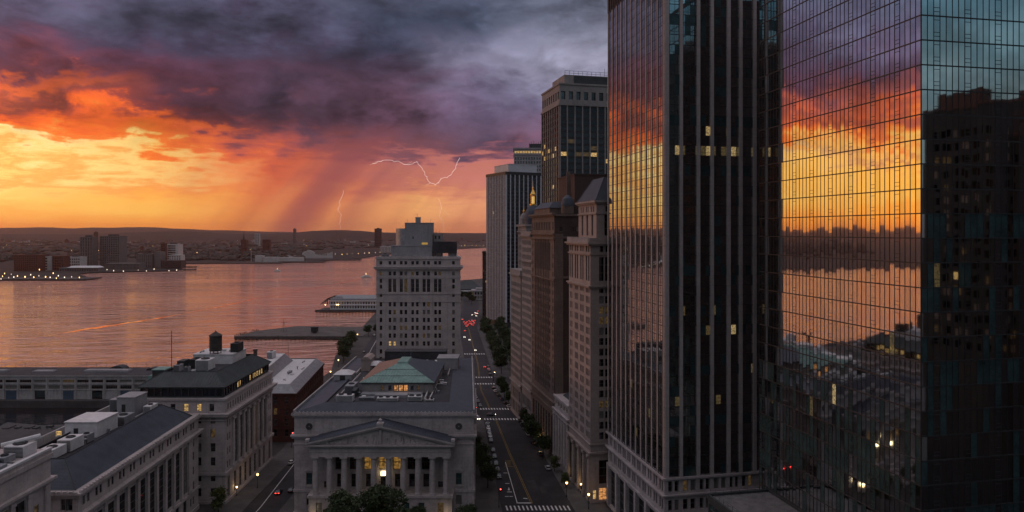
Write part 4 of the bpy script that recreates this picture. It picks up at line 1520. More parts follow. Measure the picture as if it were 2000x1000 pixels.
b = MB(); b.box(1.5, 6.0, 9, 15, 41.9, 45.8); b.box(1.2, 6.2, 8.8, 15.2, 45.8, 46.1, 1); b.box(-.5, 1.5, 10, 14, 41.5, 43.6, 1)
s3.part('cooling_tower', b, [M['dark_copper'], M['copper']])
b = MB(); b.tube((8.6, 9, 45), (8.6, 9, 60.5), .12, 5); b.tube((7.9, 9, 57.5), (9.3, 9, 57.5), .05, 4)
s3.part('antenna', b, M['dark_metal'])
vents(s3, 45.02, 7, 24, 9, 25, 8, 7); vents(s3, 48.92, 10, 22, 27, 39, 4, 8)
s3.finish_windows(9, lit=.0, dim=.03, blind=.1)

wt = thing('water_tower', 'dark wooden rooftop water tank with a conical lid above the green mansard roof', 'water tower', (-117.0, 283, 48.9))
b = MB()
b.lathe(0, 0, [(2.35, 1.0), (2.35, 7.0)], 20, 0, True)
for z in (1.4, 2.2, 3.1, 4.1, 5.2, 6.3):
    b.lathe(0, 0, [(2.4, z), (2.42, z + .03), (2.42, z + .12), (2.38, z + .15)], 20, 1)
b.build('tank', [M['wood_tank'], M['black_iron']], wt)
b = MB(); b.lathe(0, 0, [(2.6, 7.0), (2.5, 7.15), (.25, 8.6), (.12, 9.1)], 20)
b.build('conical_lid', M['wood_tank'], wt)
for sx in (-1, 1):
    for sy in (-1, 1):
        b = MB(); b.box(sx * 1.5 - .14, sx * 1.5 + .14, sy * 1.5 - .14, sy * 1.5 + .14, 0, 1.0)
        b.build('leg', M['black_iron'], wt)

# brick building with grey roofs
bb = Bld('brick_building', 'dark red brick building with pale grey metal roofs beside the river road', [(-138, 330), (-99.5, 330), (-106.5, 405), (-140, 405)])
b = MB()
rr = rects_grid([4 + 5.2 * i for i in range(14)], 1.7, [2.5, 7.5, 12.5, 17.5], 3.2)
bb.wall(b, 1, 0, 22.5, rr, rec=.35); bb.wall(b, 0, 0, 22.5, rects_grid([3 + 5.2 * i for i in range(7)], 1.7, [2.5, 7.5, 12.5, 17.5], 3.2), rec=.35)
bb.wall(b, 2, 0, 22.5); bb.wall(b, 3, 0, 22.5, rr, rec=.35)
bb.ring(b, 21.6, 22.5, .5); bb.ring(b, 6, 6.4, .2)
bb.part('wall', b, M['red_brick'])
b = MB()
ev = bb.offset(.3); rd = bb.offset(-3.6)
b.loft(ev, 22.5, rd, 26.0, 0, cap=False)
b.face([(x, y, 25.6) for x, y in bb.offset(-3.3)], 1)
bb.part('mansard_roof', b, [M['grey_metal'], M['white_metal']])
b = MB()
rg = [(12, 12), (22, 12), (17, 66), (8, 66)]
rt = [(12.5, 22), (18.5, 22), (14.2, 60), (9, 60)]
b.loft(rg, 25.6, rt, 30.5, 0, 1)
for q in range(4): b.tube((*rg[q], 25.65), (*rt[q], 30.55), .2, 5, 1); b.tube((*rt[q], 30.55), (*rt[(q + 1) % 4], 30.55), .2, 5, 1)
bb.part('raised_roof', b, [M['grey_metal'], M['white_metal']])
hvac(bb, 'hvac_unit', 10, 13, 44, 50, 30.5, 34); hvac(bb, 'hvac_unit', 25, 26.5, 30, 34, 25.6, 26.6, 'grey_metal', fan=False)
b = MB(); b.box(4.5, 6.0, 40, 41.5, 25.6, 35.5); b.box(4.3, 6.2, 39.8, 41.7, 35.5, 36.0)
bb.part('chimney', b, M['dark_brick'])
b = MB(); b.tube((15, 64, 26), (15, 64, 36), .1, 4)
bb.part('antenna', b, M['dark_metal'])
vents(bb, 25.62, 23, 30, 8, 62, 7, 9)
bb.finish_windows(12, lit=.01, dim=.03, blind=.08)

# ------------------------------------------------------------------ long pier shed
ps = Bld('pier_shed', 'long white two-storey pier shed with blue doors standing over the dock water', [(-430, 410), (-206, 410), (-206, 434), (-430, 434)], z=0)
b = MB()
rr = []
nb = 27
for i in range(nb):
    u = 4.1 + 8.2 * i
    rr.append((u - 3.3, u + 3.3, 10.6, 12.2, None, 'grid'))
    rr.append((u - 3.3, u + 3.3, 6.9, 9.0, None, 'grid'))
    if i % 2: rr.append((u - 3.0, u + 3.0, 1.0, 6.0, 'door' if i % 4 == 1 else 'pane', 'bare'))
doors = [r for r in rr if r[4] == 'door']
rr = [r for r in rr if r[4] != 'door'] + [(*r[:4], 'pane_door', 'bare') for r in doors]
M['pane_door'] = mat('blue_door', (0.045, 0.085, 0.13), rough=.6, var=.2)
ps.wall(b, 0, 1.0, 14.4, [r for r in rr if r[4] != 'pane_door'], rec=.4)
for kk in (1, 2, 3): ps.wall(b, kk, 1.0, 14.4)
ps.ring(b, 13.9, 14.6, .5); ps.ring(b, 9.6, 9.9, .25); ps.ring(b, 6.2, 6.5, .3)
ps.part('wall', b, M['concrete'])
for r in rr:
    if r[4] == 'pane_door':
        b = MB(); b.box(r[0], r[1], -.12, -.01, r[2], r[3])
        for i in range(1, 6): b.box(r[0], r[1], -.16, -.121, r[2] + i * .8, r[2] + i * .8 + .08)
        ps.part('door', b, M['pane_door'])
for i in range(28):
    b = MB()
    b.box(8.2 * i - .3 if i else 0, 8.2 * i + .3, -.3, -.012, 1.0, 13.9)
    ps.part('pilaster', b, M['concrete'])
ps.roof(14.8, M['tar'])
b = MB()
for i in range(37):
    x = 2 + 6.1 * i
    b.tube((x, 23, 14.8), (x, 23, 17.6), .07, 4)
    b.tube((x, 1, 14.8), (x, 1, 15.9), .05, 4) if i % 2 else None
for z in (15.8, 16.8, 17.6):
    b.tube((2, 23, z), (221.6, 23, z), .06, 4)
ps.part('railing', b, M['dark_metal'])
b = MB()
for (x, w, h) in ((120, 14, .8), (180, 26, 1.0), (150, 12, .5)):
    b.box(x, x + w, 8, 13, 14.8, 14.8 + h); b.box(x + .5, x + w - .5, 8.5, 12.5, 14.8 + h, 15.1 + h)
ps.part('skylight', b, M['shaft'])
for (x, s) in ((196, 4.6), (216, 2.4)):
    b = MB()
    for i in range(8):
        a0, a1 = pi * i / 8, pi * (i + 1) / 8
        b.face([(x + s * cos(a0), 14, 14.8 + s * .55 * sin(a0)), (x + s * cos(a0), 20, 14.8 + s * .55 * sin(a0)), (x + s * cos(a1), 20, 14.8 + s * .55 * sin(a1)), (x + s * cos(a1), 14, 14.8 + s * .55 * sin(a1))][::-1])
    b.face([(x + s * cos(pi * i / 8), 14, 14.8 + s * .55 * sin(pi * i / 8)) for i in range(9)])
    ps.part('canopy', b, M['dark_metal'])
b = MB(); b.box(-2, 226, -3.5, 26, .1, .98); b.box(-2, 226, -3.8, -3.5, -3.3, .98, 0)
for i in range(38):
    for y in (-3, 6, 16): b.tube((3 + 5.9 * i, y, -4), (3 + 5.9 * i, y, .1), .45, 6, 0)
ps.part('deck', b, M['dark_concrete'])
ps.finish_windows(13, lit=.0, dim=.08, blind=.25)

# ------------------------------------------------------------------ glass towers on the right
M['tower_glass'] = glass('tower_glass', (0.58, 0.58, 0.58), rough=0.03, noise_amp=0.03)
M['tower_glass_b'] = glass('tower_glass_darker', (0.50, 0.52, 0.53), rough=0.04, noise_amp=0.03)  # slightly darker panes mixed in for variety
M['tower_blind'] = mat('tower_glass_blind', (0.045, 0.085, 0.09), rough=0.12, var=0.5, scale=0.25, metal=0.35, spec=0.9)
M['mullion'] = mat('dark_mullion', (0.035, 0.037, 0.042), rough=0.45, var=0.2, metal=0.3)
M['tower_stone'] = mat('polished_granite', (0.42, 0.375, 0.37), rough=0.6, var=0.15, blocks=(1.2, 2.9, 0.12), streak=0.15)


def lit_glass(name, col, s, refl=(0.40, 0.43, 0.45)):
    m, n, b_, out = new_mat(name)
    b_.inputs['Base Color'].default_value = (*refl, 1)
    b_.inputs['Metallic'].default_value = 1.0
    b_.inputs['Roughness'].default_value = 0.04
    x, y, z = n.sep(wpos(n))
    f = n.noise(n.vec(n.mul(n.add(x, y), 2.6), n.mul(z, 2.2), 0.0), 1.0, 4, 0.75)
    b_.inputs['Emission Color'].default_value = (*col, 1)
    n.put(b_.inputs['Emission Strength'], n.mul(n.rng(f, 0.32, 0.72, 0.05, 1.0), s))
    return m


M['glass_lit'] = lit_glass('lit_office_glass', (1.0, 0.70, 0.30), 0.55)
M['glass_lit_dim'] = lit_glass('dim_office_glass', (0.95, 0.68, 0.28), 0.12)
GM = ['tower_glass', 'tower_glass_b', 'tower_blind', 'glass_lit', 'glass_lit_dim']


class Curtain:
    def __init__(self, bl, levels, seed, tilt=0.0009, low=0):
        self.bl = bl; self.lv = levels; self.rnd = random.Random(seed); self.tilt = tilt; self.low = low
        self.fl = [MB() for _ in levels[:-1]]

    def face(self, k, n, pick, poly=None):
        a, u, nn, L = self.bl.edge(k, poly)
        for i, (z0, z1) in enumerate(zip(self.lv, self.lv[1:])):
            b = self.fl[i]
            for j in range(n):
                x0, x1 = L * j / n, L * (j + 1) / n
                tl = self.tilt * (3.2 if i < self.low else 1.0)
                tx, tz = self.rnd.gauss(0, tl), self.rnd.gauss(0, tl)
                hx, hz = tx * (x1 - x0) / 2, tz * (z1 - z0) / 2
                c = []
                for (x, z, s, t) in ((x0, z0, -1, -1), (x1, z0, 1, -1), (x1, z1, 1, 1), (x0, z1, -1, 1)):
                    d = s * hx + t * hz
                    c.append((a[0] + u[0] * x + nn[0] * d, a[1] + u[1] * x + nn[1] * d, z))
                b.face(c, pick(i, j, n))
        return a, u, nn, L

    def done(self, name='glass_band'):
        for b in self.fl:
            self.bl.part(name, b, [M[x] for x in GM])


A0 = (43.8, 206.0)
def FA(u, w):
    s = 1.0205
    return (A0[0] + (u - .2036 * w) / s, A0[1] + (.2036 * u + w) / s)


# ---- granite-piered tower
ta = Bld('granite_pier_tower', 'tall glass tower with grey granite piers standing on a pillared stone base', [FA(0, 0), FA(32.0, 0), FA(32.0, 49), FA(0, 49)], cat='skyscraper')
base_top = 26.2
pitch = 2.9
lv = [base_top + pitch * i for i in range(52)]
cA = Curtain(ta, lv, 21, 0.0016)
rA = random.Random(77)
lit_floors = {32: .75, 34: .08, 16: .12, 14: .22, 10: .07, 8: .1, 7: .08, 4: .04}


def pickA_front(i, j, n):
    if i in lit_floors:
        r = rA.random()
        if r < lit_floors[i] * .22: return 3
        if r < lit_floors[i]: return 4
    return rA.choices((0, 1, 2), (6, 3, (7 if (i * 7) % 5 == 0 else 1.2)))[0]


def pickA_left(i, j, n):
    r = rA.random()
    if i < 12 and r < .012: return 4
    return 0 if r < .8 else 1


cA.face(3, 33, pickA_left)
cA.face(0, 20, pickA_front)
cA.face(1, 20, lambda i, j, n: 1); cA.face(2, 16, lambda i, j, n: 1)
cA.done()
topA = lv[-1]
b = MB()
for k in (0, 3):
    a, u, n_, L = ta.edge(k)
    for z in lv:
        b.obox(a, u, n_, 0, L, .01, .07, z - .09, z + .09)
        b.obox(a, u, n_, 0, L, .01, .05, z + .85, z + .92) if z < topA - 1 else None
    m = 33 if k == 3 else 20
    for j in range(1, m):
        b.obox(a, u, n_, L * j / m - .04, L * j / m + .04, .012, .06, base_top, topA)
ta.part('mullion_grid', b, M['mullion'])
a, u, n_, L = ta.edge(3)
for i in range(12):
    b = MB(); x = .45 + (L - .9) * i / 11
    b.obox(a, u, n_, x - .33, x + .33, .02, .2, base_top, topA + 9)
    ta.part('pier', b, M['tower_stone'])
a, u, n_, L = ta.edge(0)
for x, w in ((.62, 1.24), (5.05, .95), (10.4, 1.0), (14.7, .95), (19.95, 1.1), (23.8, 1.0), (28.3, 1.0)):
    b = MB(); b.obox(a, u, n_, x - w / 2, x + w / 2, .02, .5, base_top, topA + 9)
    ta.part('pier', b, M['tower_stone'])
b = MB()
for k in range(4):
    a, u, n_, L = ta.edge(k)
    b.obox(a, u, n_, 0, L, -.6, .2, topA, topA + 9, 0)
    for i in range(1, 22):
        x = L * i / 22
        b.obox(a, u, n_, x - .2, x + .2, .21, .5, topA + .4, topA + 8.4, 1)
ta.part('louvre_band', b, [M['mullion'], M['dark_brick']])
ta.roof(topA + 8.8, M['tar'])
b = MB()
a, u, n_, L = ta.edge(3)
rr = []
for i in range(11):
    x = .9 + 4.37 * i
    rr += rects_grid([x + 1.35, x + 3.0], 1.15, [21.8], 3.2, None, 'sash')
    rr += rects_grid([x + 1.35, x + 3.0], 1.15, [16.6], 3.2, None, 'sash')
    if i % 2 == 0: rr.append((x + .6, x + 3.9 + (0 if i == 10 else 2.6), .4, 13.6, 'pane', 'tall'))
ta.wall(b, 3, 0, 26.0, rr, rec=.8)
rr = []
for (x0, x1) in ((.62, 5.05), (5.05, 10.4), (10.4, 14.7), (14.7, 19.95), (19.95, 23.8), (23.8, 28.3)):
    c, w = (x0 + x1) / 2, (x1 - x0)
    rr += rects_grid([c - w * .22, c + w * .22], w * .3, [21.8, 16.4], 3.2, None, 'sash')
    rr.append((x0 + .8, x1 - .8, .4, 12.6, 'pane', 'tall'))
ta.wall(b, 0, 0, 26.0, rr, rec=.8)
ta.wall(b, 1, 0, 26.0); ta.wall(b, 2, 0, 26.0)
for z0, z1, o in ((25.6, 26.2, .7), (20.4, 20.9, .5), (20.9, 21.3, .9), (14.6, 15.2, .5), (0, .9, .2)):
    ta.ring(b, z0, z1, o)
ta.part('base', b, M['granite'])
a, u, n_, L = ta.edge(3)
for i in range(0, 12, 2):
    b = MB(); x = .9 + 4.37 * i
    b.obox(a, u, n_, max(0, x - .9), x + .55, .02, .6, 0.9, 14.6)
    ta.part('pilaster', b, M['granite'])
ta.finish_windows(31, lit=.0, dim=.04, blind=.1)

# ---- mirror-glass tower
tb = Bld('mirror_glass_tower', 'huge mirror-glass tower at the right edge reflecting the orange sunset', [FA(18.6, -76), FA(82, -76), FA(82, -19.2), FA(18.6, -19.2)], cat='skyscraper')
fb = 4.68
zb0 = 97 + (452 - 28.5) / 1400 * 135 - 29 * fb
lv = [max(0.0, zb0 + fb * i) for i in range(37)]
topB = lv[-1]
cB = Curtain(tb, lv, 22, 0.0021, 14)
rB = random.Random(5)


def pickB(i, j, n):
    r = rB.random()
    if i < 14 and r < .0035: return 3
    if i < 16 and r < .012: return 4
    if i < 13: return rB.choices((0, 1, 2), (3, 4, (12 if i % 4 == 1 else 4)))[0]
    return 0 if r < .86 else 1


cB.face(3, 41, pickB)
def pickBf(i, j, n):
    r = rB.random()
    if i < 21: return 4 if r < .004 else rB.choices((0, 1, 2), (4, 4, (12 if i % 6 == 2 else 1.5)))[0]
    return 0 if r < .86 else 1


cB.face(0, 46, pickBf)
cB.face(1, 30, lambda i, j, n: 1)
cB.done()
b = MB(); tb.wall(b, 2, 0, topB)
tb.part('matte_rear_wall', b, M['dark_metal'])  # rear face out of direct view, made matte dark to stop stray reflections
for k, m in ((3, 41), (0, 46)):
    b = MB()
    a, u, n_, L = tb.edge(k)
    for z in lv:
        b.obox(a, u, n_, 0, L, .01, .10, z - .11, z + .11)
    for j in range(0, m + 1):
        x = min(max(L * j / m, .06), L - .06)
        b.obox(a, u, n_, x - .036, x + .036, .012, .075, 0, topB)
    j0 = 2 if k == 0 else 1
    for j in range(j0, m, 5):
        for z in lv[:-1]:
            for t in (.18, .34, .84):
                b.obox(a, u, n_, L * j / m + .05, L * (j + 1) / m - .05, .01, .06, z + fb * t - .04, z + fb * t + .04)
    tb.part('mullion_grid', b, M['mullion'])
tb.roof(topB, M['tar'])
b = MB(); tb.ring(b, topB, topB + 1.2, .1)
tb.part('parapet', b, M['mullion'])

# ---- low terrace in the corner between the towers
pdm = Bld('terrace_building', 'low building with a gravel roof terrace at the foot of the glass towers', [FA(1.4, -62), FA(18.5, -62), FA(18.5, -24), FA(1.4, -24)])
b = MB()
for kk in range(4):
    pdm.wall(b, kk, 0, 29.0, rects_grid([2.2 + 3.3 * i for i in range(int((pdm.edge(kk)[3] - 2) / 3.3))], 2.8, [2, 6.5, 11, 15.5, 20, 24.5], 3.4, 'pane_teal', 'grid') if kk != 1 else [], rec=.25)
pdm.ring(b, 29.0, 29.5, .25)
pdm.part('wall', b, M['dark_copper'])
pdm.roof(29.52, M['gravel'])
b = MB()
for kk in range(4):
    a, u, n_, L = pdm.edge(kk)
    b.obox(a, u, n_, 0, L, -.35, .2, 29.5, 30.1, 0)
    for i in range(int(L / 2.2) + 1):
        q = (a[0] + u[0] * 2.2 * i - n_[0] * .8, a[1] + u[1] * 2.2 * i - n_[1] * .8)
        b.tube((*q, 29.5), (*q, 31.0), .035, 4, 1)
    for z in (30.5, 31.0):
        b.tube((a[0] - n_[0] * .8 + u[0] * .8, a[1] - n_[1] * .8 + u[1] * .8, z), (a[0] + u[0] * (L - .8) - n_[0] * .8, a[1] + u[1] * (L - .8) - n_[1] * .8, z), .035, 4, 1)
pdm.part('railing', b, [M['dark_copper'], M['dark_metal']])
hvac(pdm, 'hvac_unit', 12, 15, 10, 13, 29.52, 31.2)
pdm.finish_windows(33, lit=.01, dim=.05, blind=.1)

# ------------------------------------------------------------------ the row of old office buildings on the right of the street
R0 = (28.0, 256.0)
def FR(u, w):
    s = 1.0218
    return (R0[0] + (u - .21 * w) / s, R0[1] + (.21 * u + w) / s)


def rpoly(u0, u1, w0, w1): return [FR(u0, w0), FR(u1, w0), FR(u1, w1), FR(u0, w1)]


def loc(bl, pts): return [(x - bl.o[0], y - bl.o[1]) for x, y in pts]


# pinkish stone block with giant columns at street level
r1 = Bld('pink_stone_block', 'pinkish stone office block with giant street-level columns and a mansard roof', rpoly(0, 24, 0, 27))
b = MB()
L3 = r1.edge(3)[3]
colsL = [3.1 + 6.9 * i for i in range(4)]
rowsL = [22.4 + 3.75 * i for i in range(15)]
rr = []
for c in colsL:
    rr += rects_grid([c - 1.55, c, c + 1.55] if c not in (colsL[0],) else [c - .9, c + .9], 1.0, rowsL, 2.45)
    rr += rects_grid([c - 1.3, c + 1.3], 1.5, [79.2], 9.0, None, 'tall') + rects_grid([c - 1.3, c + 1.3], 1.3, [89.6], 2.2)
rr += [(c - 1.9, c + 1.9, .6, 15.6, 'pane', 'tall') for c in colsL]
r1.wall(b, 3, 0, 93.0, rr, rec=.3)
cf = [4.2, 6.4, 10.2, 12.4, 16.2, 18.4]
rr = rects_grid(cf, 1.7, rowsL, 2.6) + rects_grid(cf, 1.8, [79.2], 8.6, None, 'tall') + rects_grid(cf, 1.4, [89.6], 2.2)
rr += [(c - 1.0, c + 3.2, .5, 5.0, 'lit_orange', 'grid') for c in (4.2, 10.2, 16.2)] + [(1.0, 2.2, 1.2, 4.4, 'lit', 'bare')] + [(c - 1.0, c + 3.2, 6.5, 15.0, 'pane', 'tall') for c in (4.2, 10.2, 16.2)]
litR = {(0, 63.65): 1}
rr = [(*r[:4], 'lit_dim' if (r[2] in (rowsL[3], rowsL[11], rowsL[12]) and r[0] < 7) else r[4], r[5]) for r in rr]
r1.wall(b, 0, 0, 93.0, rr, rec=.5)
r1.wall(b, 1, 0, 93.0); r1.wall(b, 2, 0, 93.0)
for z0, z1, o in ((0, .8, .3), (17.0, 17.6, .5), (17.6, 18.2, 1.0), (20.6, 21.1, .5), (76.6, 77.1, .5), (77.1, 77.6, .9), (88.6, 89.0, .4), (91.8, 92.4, .8), (92.4, 93.0, 1.4), (93.0, 94.6, .6)):
    r1.ring(b, z0, z1, o)
r1.part('wall', b, M['pink_stone'])
a, u, n_, L = r1.edge(3)
for i in range(5):
    b = MB(); x = .75 + 6.6 * i
    x = min(x, L - .75)
    b.obox(a, u, n_, x - .75, x + .75, .02, 1.1, .8, 1.8)
    c = (a[0] + u[0] * x + n_[0] * .35, a[1] + u[1] * x + n_[1] * .35)
    b.lathe(c[0], c[1], [(.85, 1.8), (.78, 2.4), (.8, 8), (.68, 15.6), (.85, 16.1)], 14)
    b.obox(a, u, n_, x - .85, x + .85, .02, 1.2, 16.1, 17.0)
    r1.part('column', b, M['pink_stone'])
up = loc(r1, rpoly(3, 22, 2.2, 24))
b = MB()
Lu = r1.edge(3, up)[3]
r1.wall(b, 3, 94.4, 107.5, rects_grid([5, 11, 17], 2.0, [95.5], 7.6, None, 'tall') + rects_grid([3.5, 6, 10, 12, 16, 18.5], 1.0, [104.2], 2.0), rec=.5, poly=up)
r1.wall(b, 0, 94.4, 107.5, rects_grid([4, 7.2, 11, 14.5], 1.9, [95.5], 7.6, None, 'tall') + rects_grid([4, 7.2, 11, 14.5], 1.0, [104.2], 2.0), rec=.5, poly=up)
r1.wall(b, 1, 94.4, 107.5, poly=up); r1.wall(b, 2, 94.4, 107.5, poly=up)
for z0, z1, o in ((103.3, 103.7, .35), (107.0, 107.5, .6), (107.5, 108.2, 1.1)):
    r1.ring(b, z0, z1, o, poly=up)
r1.part('upper_storeys', b, M['pink_stone'])
b = MB()
b.loft(r1.offset(.5, up), 108.2, r1.offset(-4.5, up), 117.0)
e = r1.offset(.5, up); f = r1.offset(-4.5, up)
for q in range(4): b.tube((*e[q], 108.2), (*f[q], 117.0), .2, 5)
r1.part('mansard_roof', b, M['slate'])
r1.roof(94.4, M['tar'])
b = MB()
a, u, n_, L = r1.edge(3)
b.obox(a, u, n_, .3, L - .2, .6, .8, 92.98, 94.2)
for i in range(18):
    b.obox(a, u, n_, .5 + i * 1.5, 1.2 + i * 1.5, .62, .95, 92.99, 94.9)
r1.part('cresting', b, M['trim'])
r1.finish_windows(41, lit=.006, dim=.03, blind=.14)

# low colonnaded annex
ra = Bld('bank_annex', 'low colonnaded stone building with a green roof squeezed between taller office blocks', rpoly(0, 24, 27.4, 48.6))
b = MB()
rr = [(c - 1.0, c + 1.0, 4.0, 19.5, 'pane', 'tall') for c in (2.6, 6.6, 10.6, 14.6, 18.6)] + rects_grid([2.6, 6.6, 10.6, 14.6, 18.6], 2.6, [24.4], 1.9, 'lit_dim', 'bare')
ra.wall(b, 3, 0, 28.2, rr, rec=.6)
for kk in (0, 1, 2): ra.wall(b, kk, 0, 28.2)
for z0, z1, o in ((0, 3, .4), (20.6, 21.4, .7), (22.2, 22.8, 1.0), (27.4, 28.2, .5)):
    ra.ring(b, z0, z1, o)
ra.part('wall', b, M['granite'])
a, u, n_, L = ra.edge(3)
for i in range(6):
    b = MB(); x = .7 + 3.96 * i
    c = (a[0] + u[0] * x + n_[0] * .3, a[1] + u[1] * x + n_[1] * .3)
    b.lathe(c[0], c[1], [(.8, 3.0), (.7, 3.6), (.62, 19.6), (.8, 20.5)], 12)
    ra.part('column', b, M['granite'])
pr = loc(ra, rpoly(2.5, 22, 30, 46)); b = MB()
b.loft(pr, 28.0, ra.offset(-5, pr), 32.0)
ra.part('copper_roof', b, M['dark_copper'])
ra.roof(27.9, M['tar'])
ra.finish_windows(42)

# tall brown brick block
r2 = Bld('brown_brick_block', 'tall brown brick office block with an arcaded top storey and a dark brick penthouse', rpoly(0, 30, 49, 90))
b = MB()
L3 = r2.edge(3)[3]
gr = [2.2] + [6.2 + 3.05 * i for i in range(10)] + [L3 - 2.2]
rowsL = [29.0 + 3.4 * i for i in range(14)]
rr = rects_grid(gr, 1.35, rowsL, 2.0)
rr += rects_grid(gr[1:-1], 1.7, [80.0], 12.0, None, 'tall') + rects_grid([gr[0], gr[-1]], 1.3, [77.6, 81.5, 85.4, 89.3], 2.0)
rr += rects_grid(gr, 1.5, [97.6], 3.6, None, 'sash')
rr += [(c - 1.3, c + 1.3, 2, 18, 'pane', 'tall') for c in [4 + 4.7 * i for i in range(8)]]
r2.wall(b, 3, 0, 105.0, rr, rec=.3)
for z0, z1, o in ((0, 1, .3), (20.2, 21, .6), (24.0, 24.6, .9), (76.0, 76.5, .5), (93.6, 94.4, .6), (95.6, 96.2, .9), (103.6, 104.2, .7), (104.2, 105.0, 1.3)):
    a, u, n_, L = r2.edge(3)
    b.obox(a, u, n_, -o, L + o, -.3, o, z0, z1)
a, u, n_, L = r2.edge(3)
for i in range(9):
    x = 7.72 + 3.05 * i
    b.obox(a, u, n_, x - .3, x + .3, .01, .35, 27.5, 93.6)
r2.part('street_wall', b, M['brown_brick'])
b = MB()
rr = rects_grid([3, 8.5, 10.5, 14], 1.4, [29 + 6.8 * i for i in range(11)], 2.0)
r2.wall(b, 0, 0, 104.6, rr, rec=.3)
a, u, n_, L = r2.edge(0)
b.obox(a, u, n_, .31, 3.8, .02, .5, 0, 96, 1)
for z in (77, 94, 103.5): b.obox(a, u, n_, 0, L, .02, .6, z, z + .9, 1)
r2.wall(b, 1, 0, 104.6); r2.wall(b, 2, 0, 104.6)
r2.part('rear_wall', b, [M['dark_brick'], M['brown_brick']])  # shade of the front put into a darker, party-wall brick colour
r2.roof(103.9, M['tar'])
b = MB()
pp = loc(r2, rpoly(10.5, 30, 54, 80)); r2.wall(b, 0, 103.9, 121.5, rects_grid([6, 12], 1.2, [107], 2, 'lit_dim'), rec=.3, poly=pp)
for kk in (1, 2, 3): r2.wall(b, kk, 103.9, 121.5, poly=pp)
b.face([(x, y, 121.0) for x, y in pp]); r2.ring(b, 121.5, 122.1, .25, poly=pp)
r2.part('penthouse', b, M['dark_brick'])
b = MB()
cpt = loc(r2, [FR(10.0, 62)])[0]
b.box(cpt[0] - .8, cpt[0] + .8, cpt[1] - 1, cpt[1] + 1, 103.9, 123.5)
r2.part('chimney', b, M['brown_brick'])
b = MB()
c = loc(r2, [FR(7.2, 53.6)])[0]
b.lathe(c[0], c[1], [(2.7, 103.9), (2.7, 108.0)], 16, 0)
b.lathe(c[0], c[1], [(2.9, 108.0), (2.8, 109.2), (2.3, 111.2), (1.2, 112.3), (.2, 112.8)], 16, 1)
r2.part('corner_turret', b, [M['brown_brick'], M['slate']])
b = MB()
pp = loc(r2, rpoly(.8, 9, 60, 88)); r2.ring(b, 103.9, 107.4, 0, poly=pp); b.loft(r2.offset(.4, pp), 107.4, r2.offset(-2.5, pp), 110.2, 1)
r2.part('attic', b, [M['brown_brick'], M['slate']])
r2.finish_windows(43, lit=.004, dim=.02, blind=.12)

# narrow grey stone building next along
r3 = Bld('narrow_stone_building', 'narrow grey stone building with a ribbed front beyond the brown brick block', rpoly(0, 26, 90.4, 112))
b = MB()
L3 = r3.edge(3)[3]
gr = [2.4 + 2.4 * i for i in range(8)]
rr = rects_grid(gr, 1.3, [22 + 3.6 * i for i in range(20)], 2.2) + rects_grid(gr, 1.5, [3, 10], 5, None, 'tall')
r3.wall(b, 3, 0, 96.0, rr, rec=.3)
r3.wall(b, 0, 0, 96.0, rects_grid([3, 7], 1.4, [78, 84, 90], 2.2)); r3.wall(b, 1, 0, 96.0); r3.wall(b, 2, 0, 96.0)
for z0, z1, o in ((0, 1, .3), (19, 19.8, .7), (82, 82.5, .5), (94, 94.6, .7), (94.6, 95.4, 1.2), (95.4, 97.0, .5)):
    r3.ring(b, z0, z1, o)
r3.part('wall', b, M['pale_stone'])
r3.roof(96.2, M['tar'])
r3.finish_windows(44, lit=.008, dim=.03)
r3b = Bld('stepped_stone_building', 'corniced grey stone building at the far end of the old office row', rpoly(-.5, 28, 112.4, 137))
b = MB()
rr = rects_grid([2.2 + 2.6 * i for i in range(9)], 1.4, [20 + 3.7 * i for i in range(14)], 2.2) + rects_grid([2.6 + 3.9 * i for i in range(6)], 2.2, [2, 9], 5.6, None, 'tall')
r3b.wall(b, 3, 0, 76.0, rr, rec=.3)
r3b.wall(b, 0, 0, 76.0); r3b.wall(b, 1, 0, 76.0); r3b.wall(b, 2, 0, 76.0)
for z0, z1, o in ((0, 1, .3), (17, 17.8, .8), (74, 74.8, .9), (74.8, 77, .4)):
    r3b.ring(b, z0, z1, o)
r3b.part('wall', b, M['pale_stone'])
r3b.roof(76.3, M['tar'])
hvac(r3b, 'hvac_unit', 3, 8, 8, 13, 76.3, 79.0); hvac(r3b, 'hvac_unit', 10, 14, 10, 14, 76.3, 79.8, 'grey_metal')
r3b.finish_windows(45, lit=.008, dim=.03)

# domed building behind
dm = Bld('domed_building', 'stone building crowned by a pale dome, gilded lantern and spire', rpoly(8.5, 28, 139, 160))
b = MB()
for kk in range(4):
    dm.wall(b, kk, 0, 101, rects_grid([3 + 3.6 * i for i in range(5)], 1.4, [74 + 4.2 * i for i in range(6)], 2.6) if kk in (0, 3) else [], rec=.4)
for z0, z1, o in ((96.5, 97.2, .6), (99.8, 101, .9)): dm.ring(b, z0, z1, o)
dm.part('wall', b, M['pale_stone'])
c = loc(dm, [FR(13.5, 143.5)])[0]
b = MB()
b.lathe(c[0], c[1], [(4.9, 101), (4.9, 103.5), (5.2, 103.6), (5.0, 105), (4.2, 108.2), (2.6, 110.8), (1.5, 111.6)], 20)
dm.part('dome', b, M['slate'])
b = MB()
b.lathe(c[0], c[1], [(1.9, 111.5), (1.9, 112.2), (1.2, 112.4)], 12)
for i in range(8):
    a_ = 2 * pi * i / 8
    b.tube((c[0] + 1.15 * cos(a_), c[1] + 1.15 * sin(a_), 112.3), (c[0] + 1.15 * cos(a_), c[1] + 1.15 * sin(a_), 117.2), .2, 5)
b.lathe(c[0], c[1], [(1.6, 117.2), (1.6, 117.7), (1.2, 118.6), (.5, 120.2), (.45, 121.4), (.15, 121.8), (.06, 125)], 12)
dm.part('lantern', b, M['gold'])
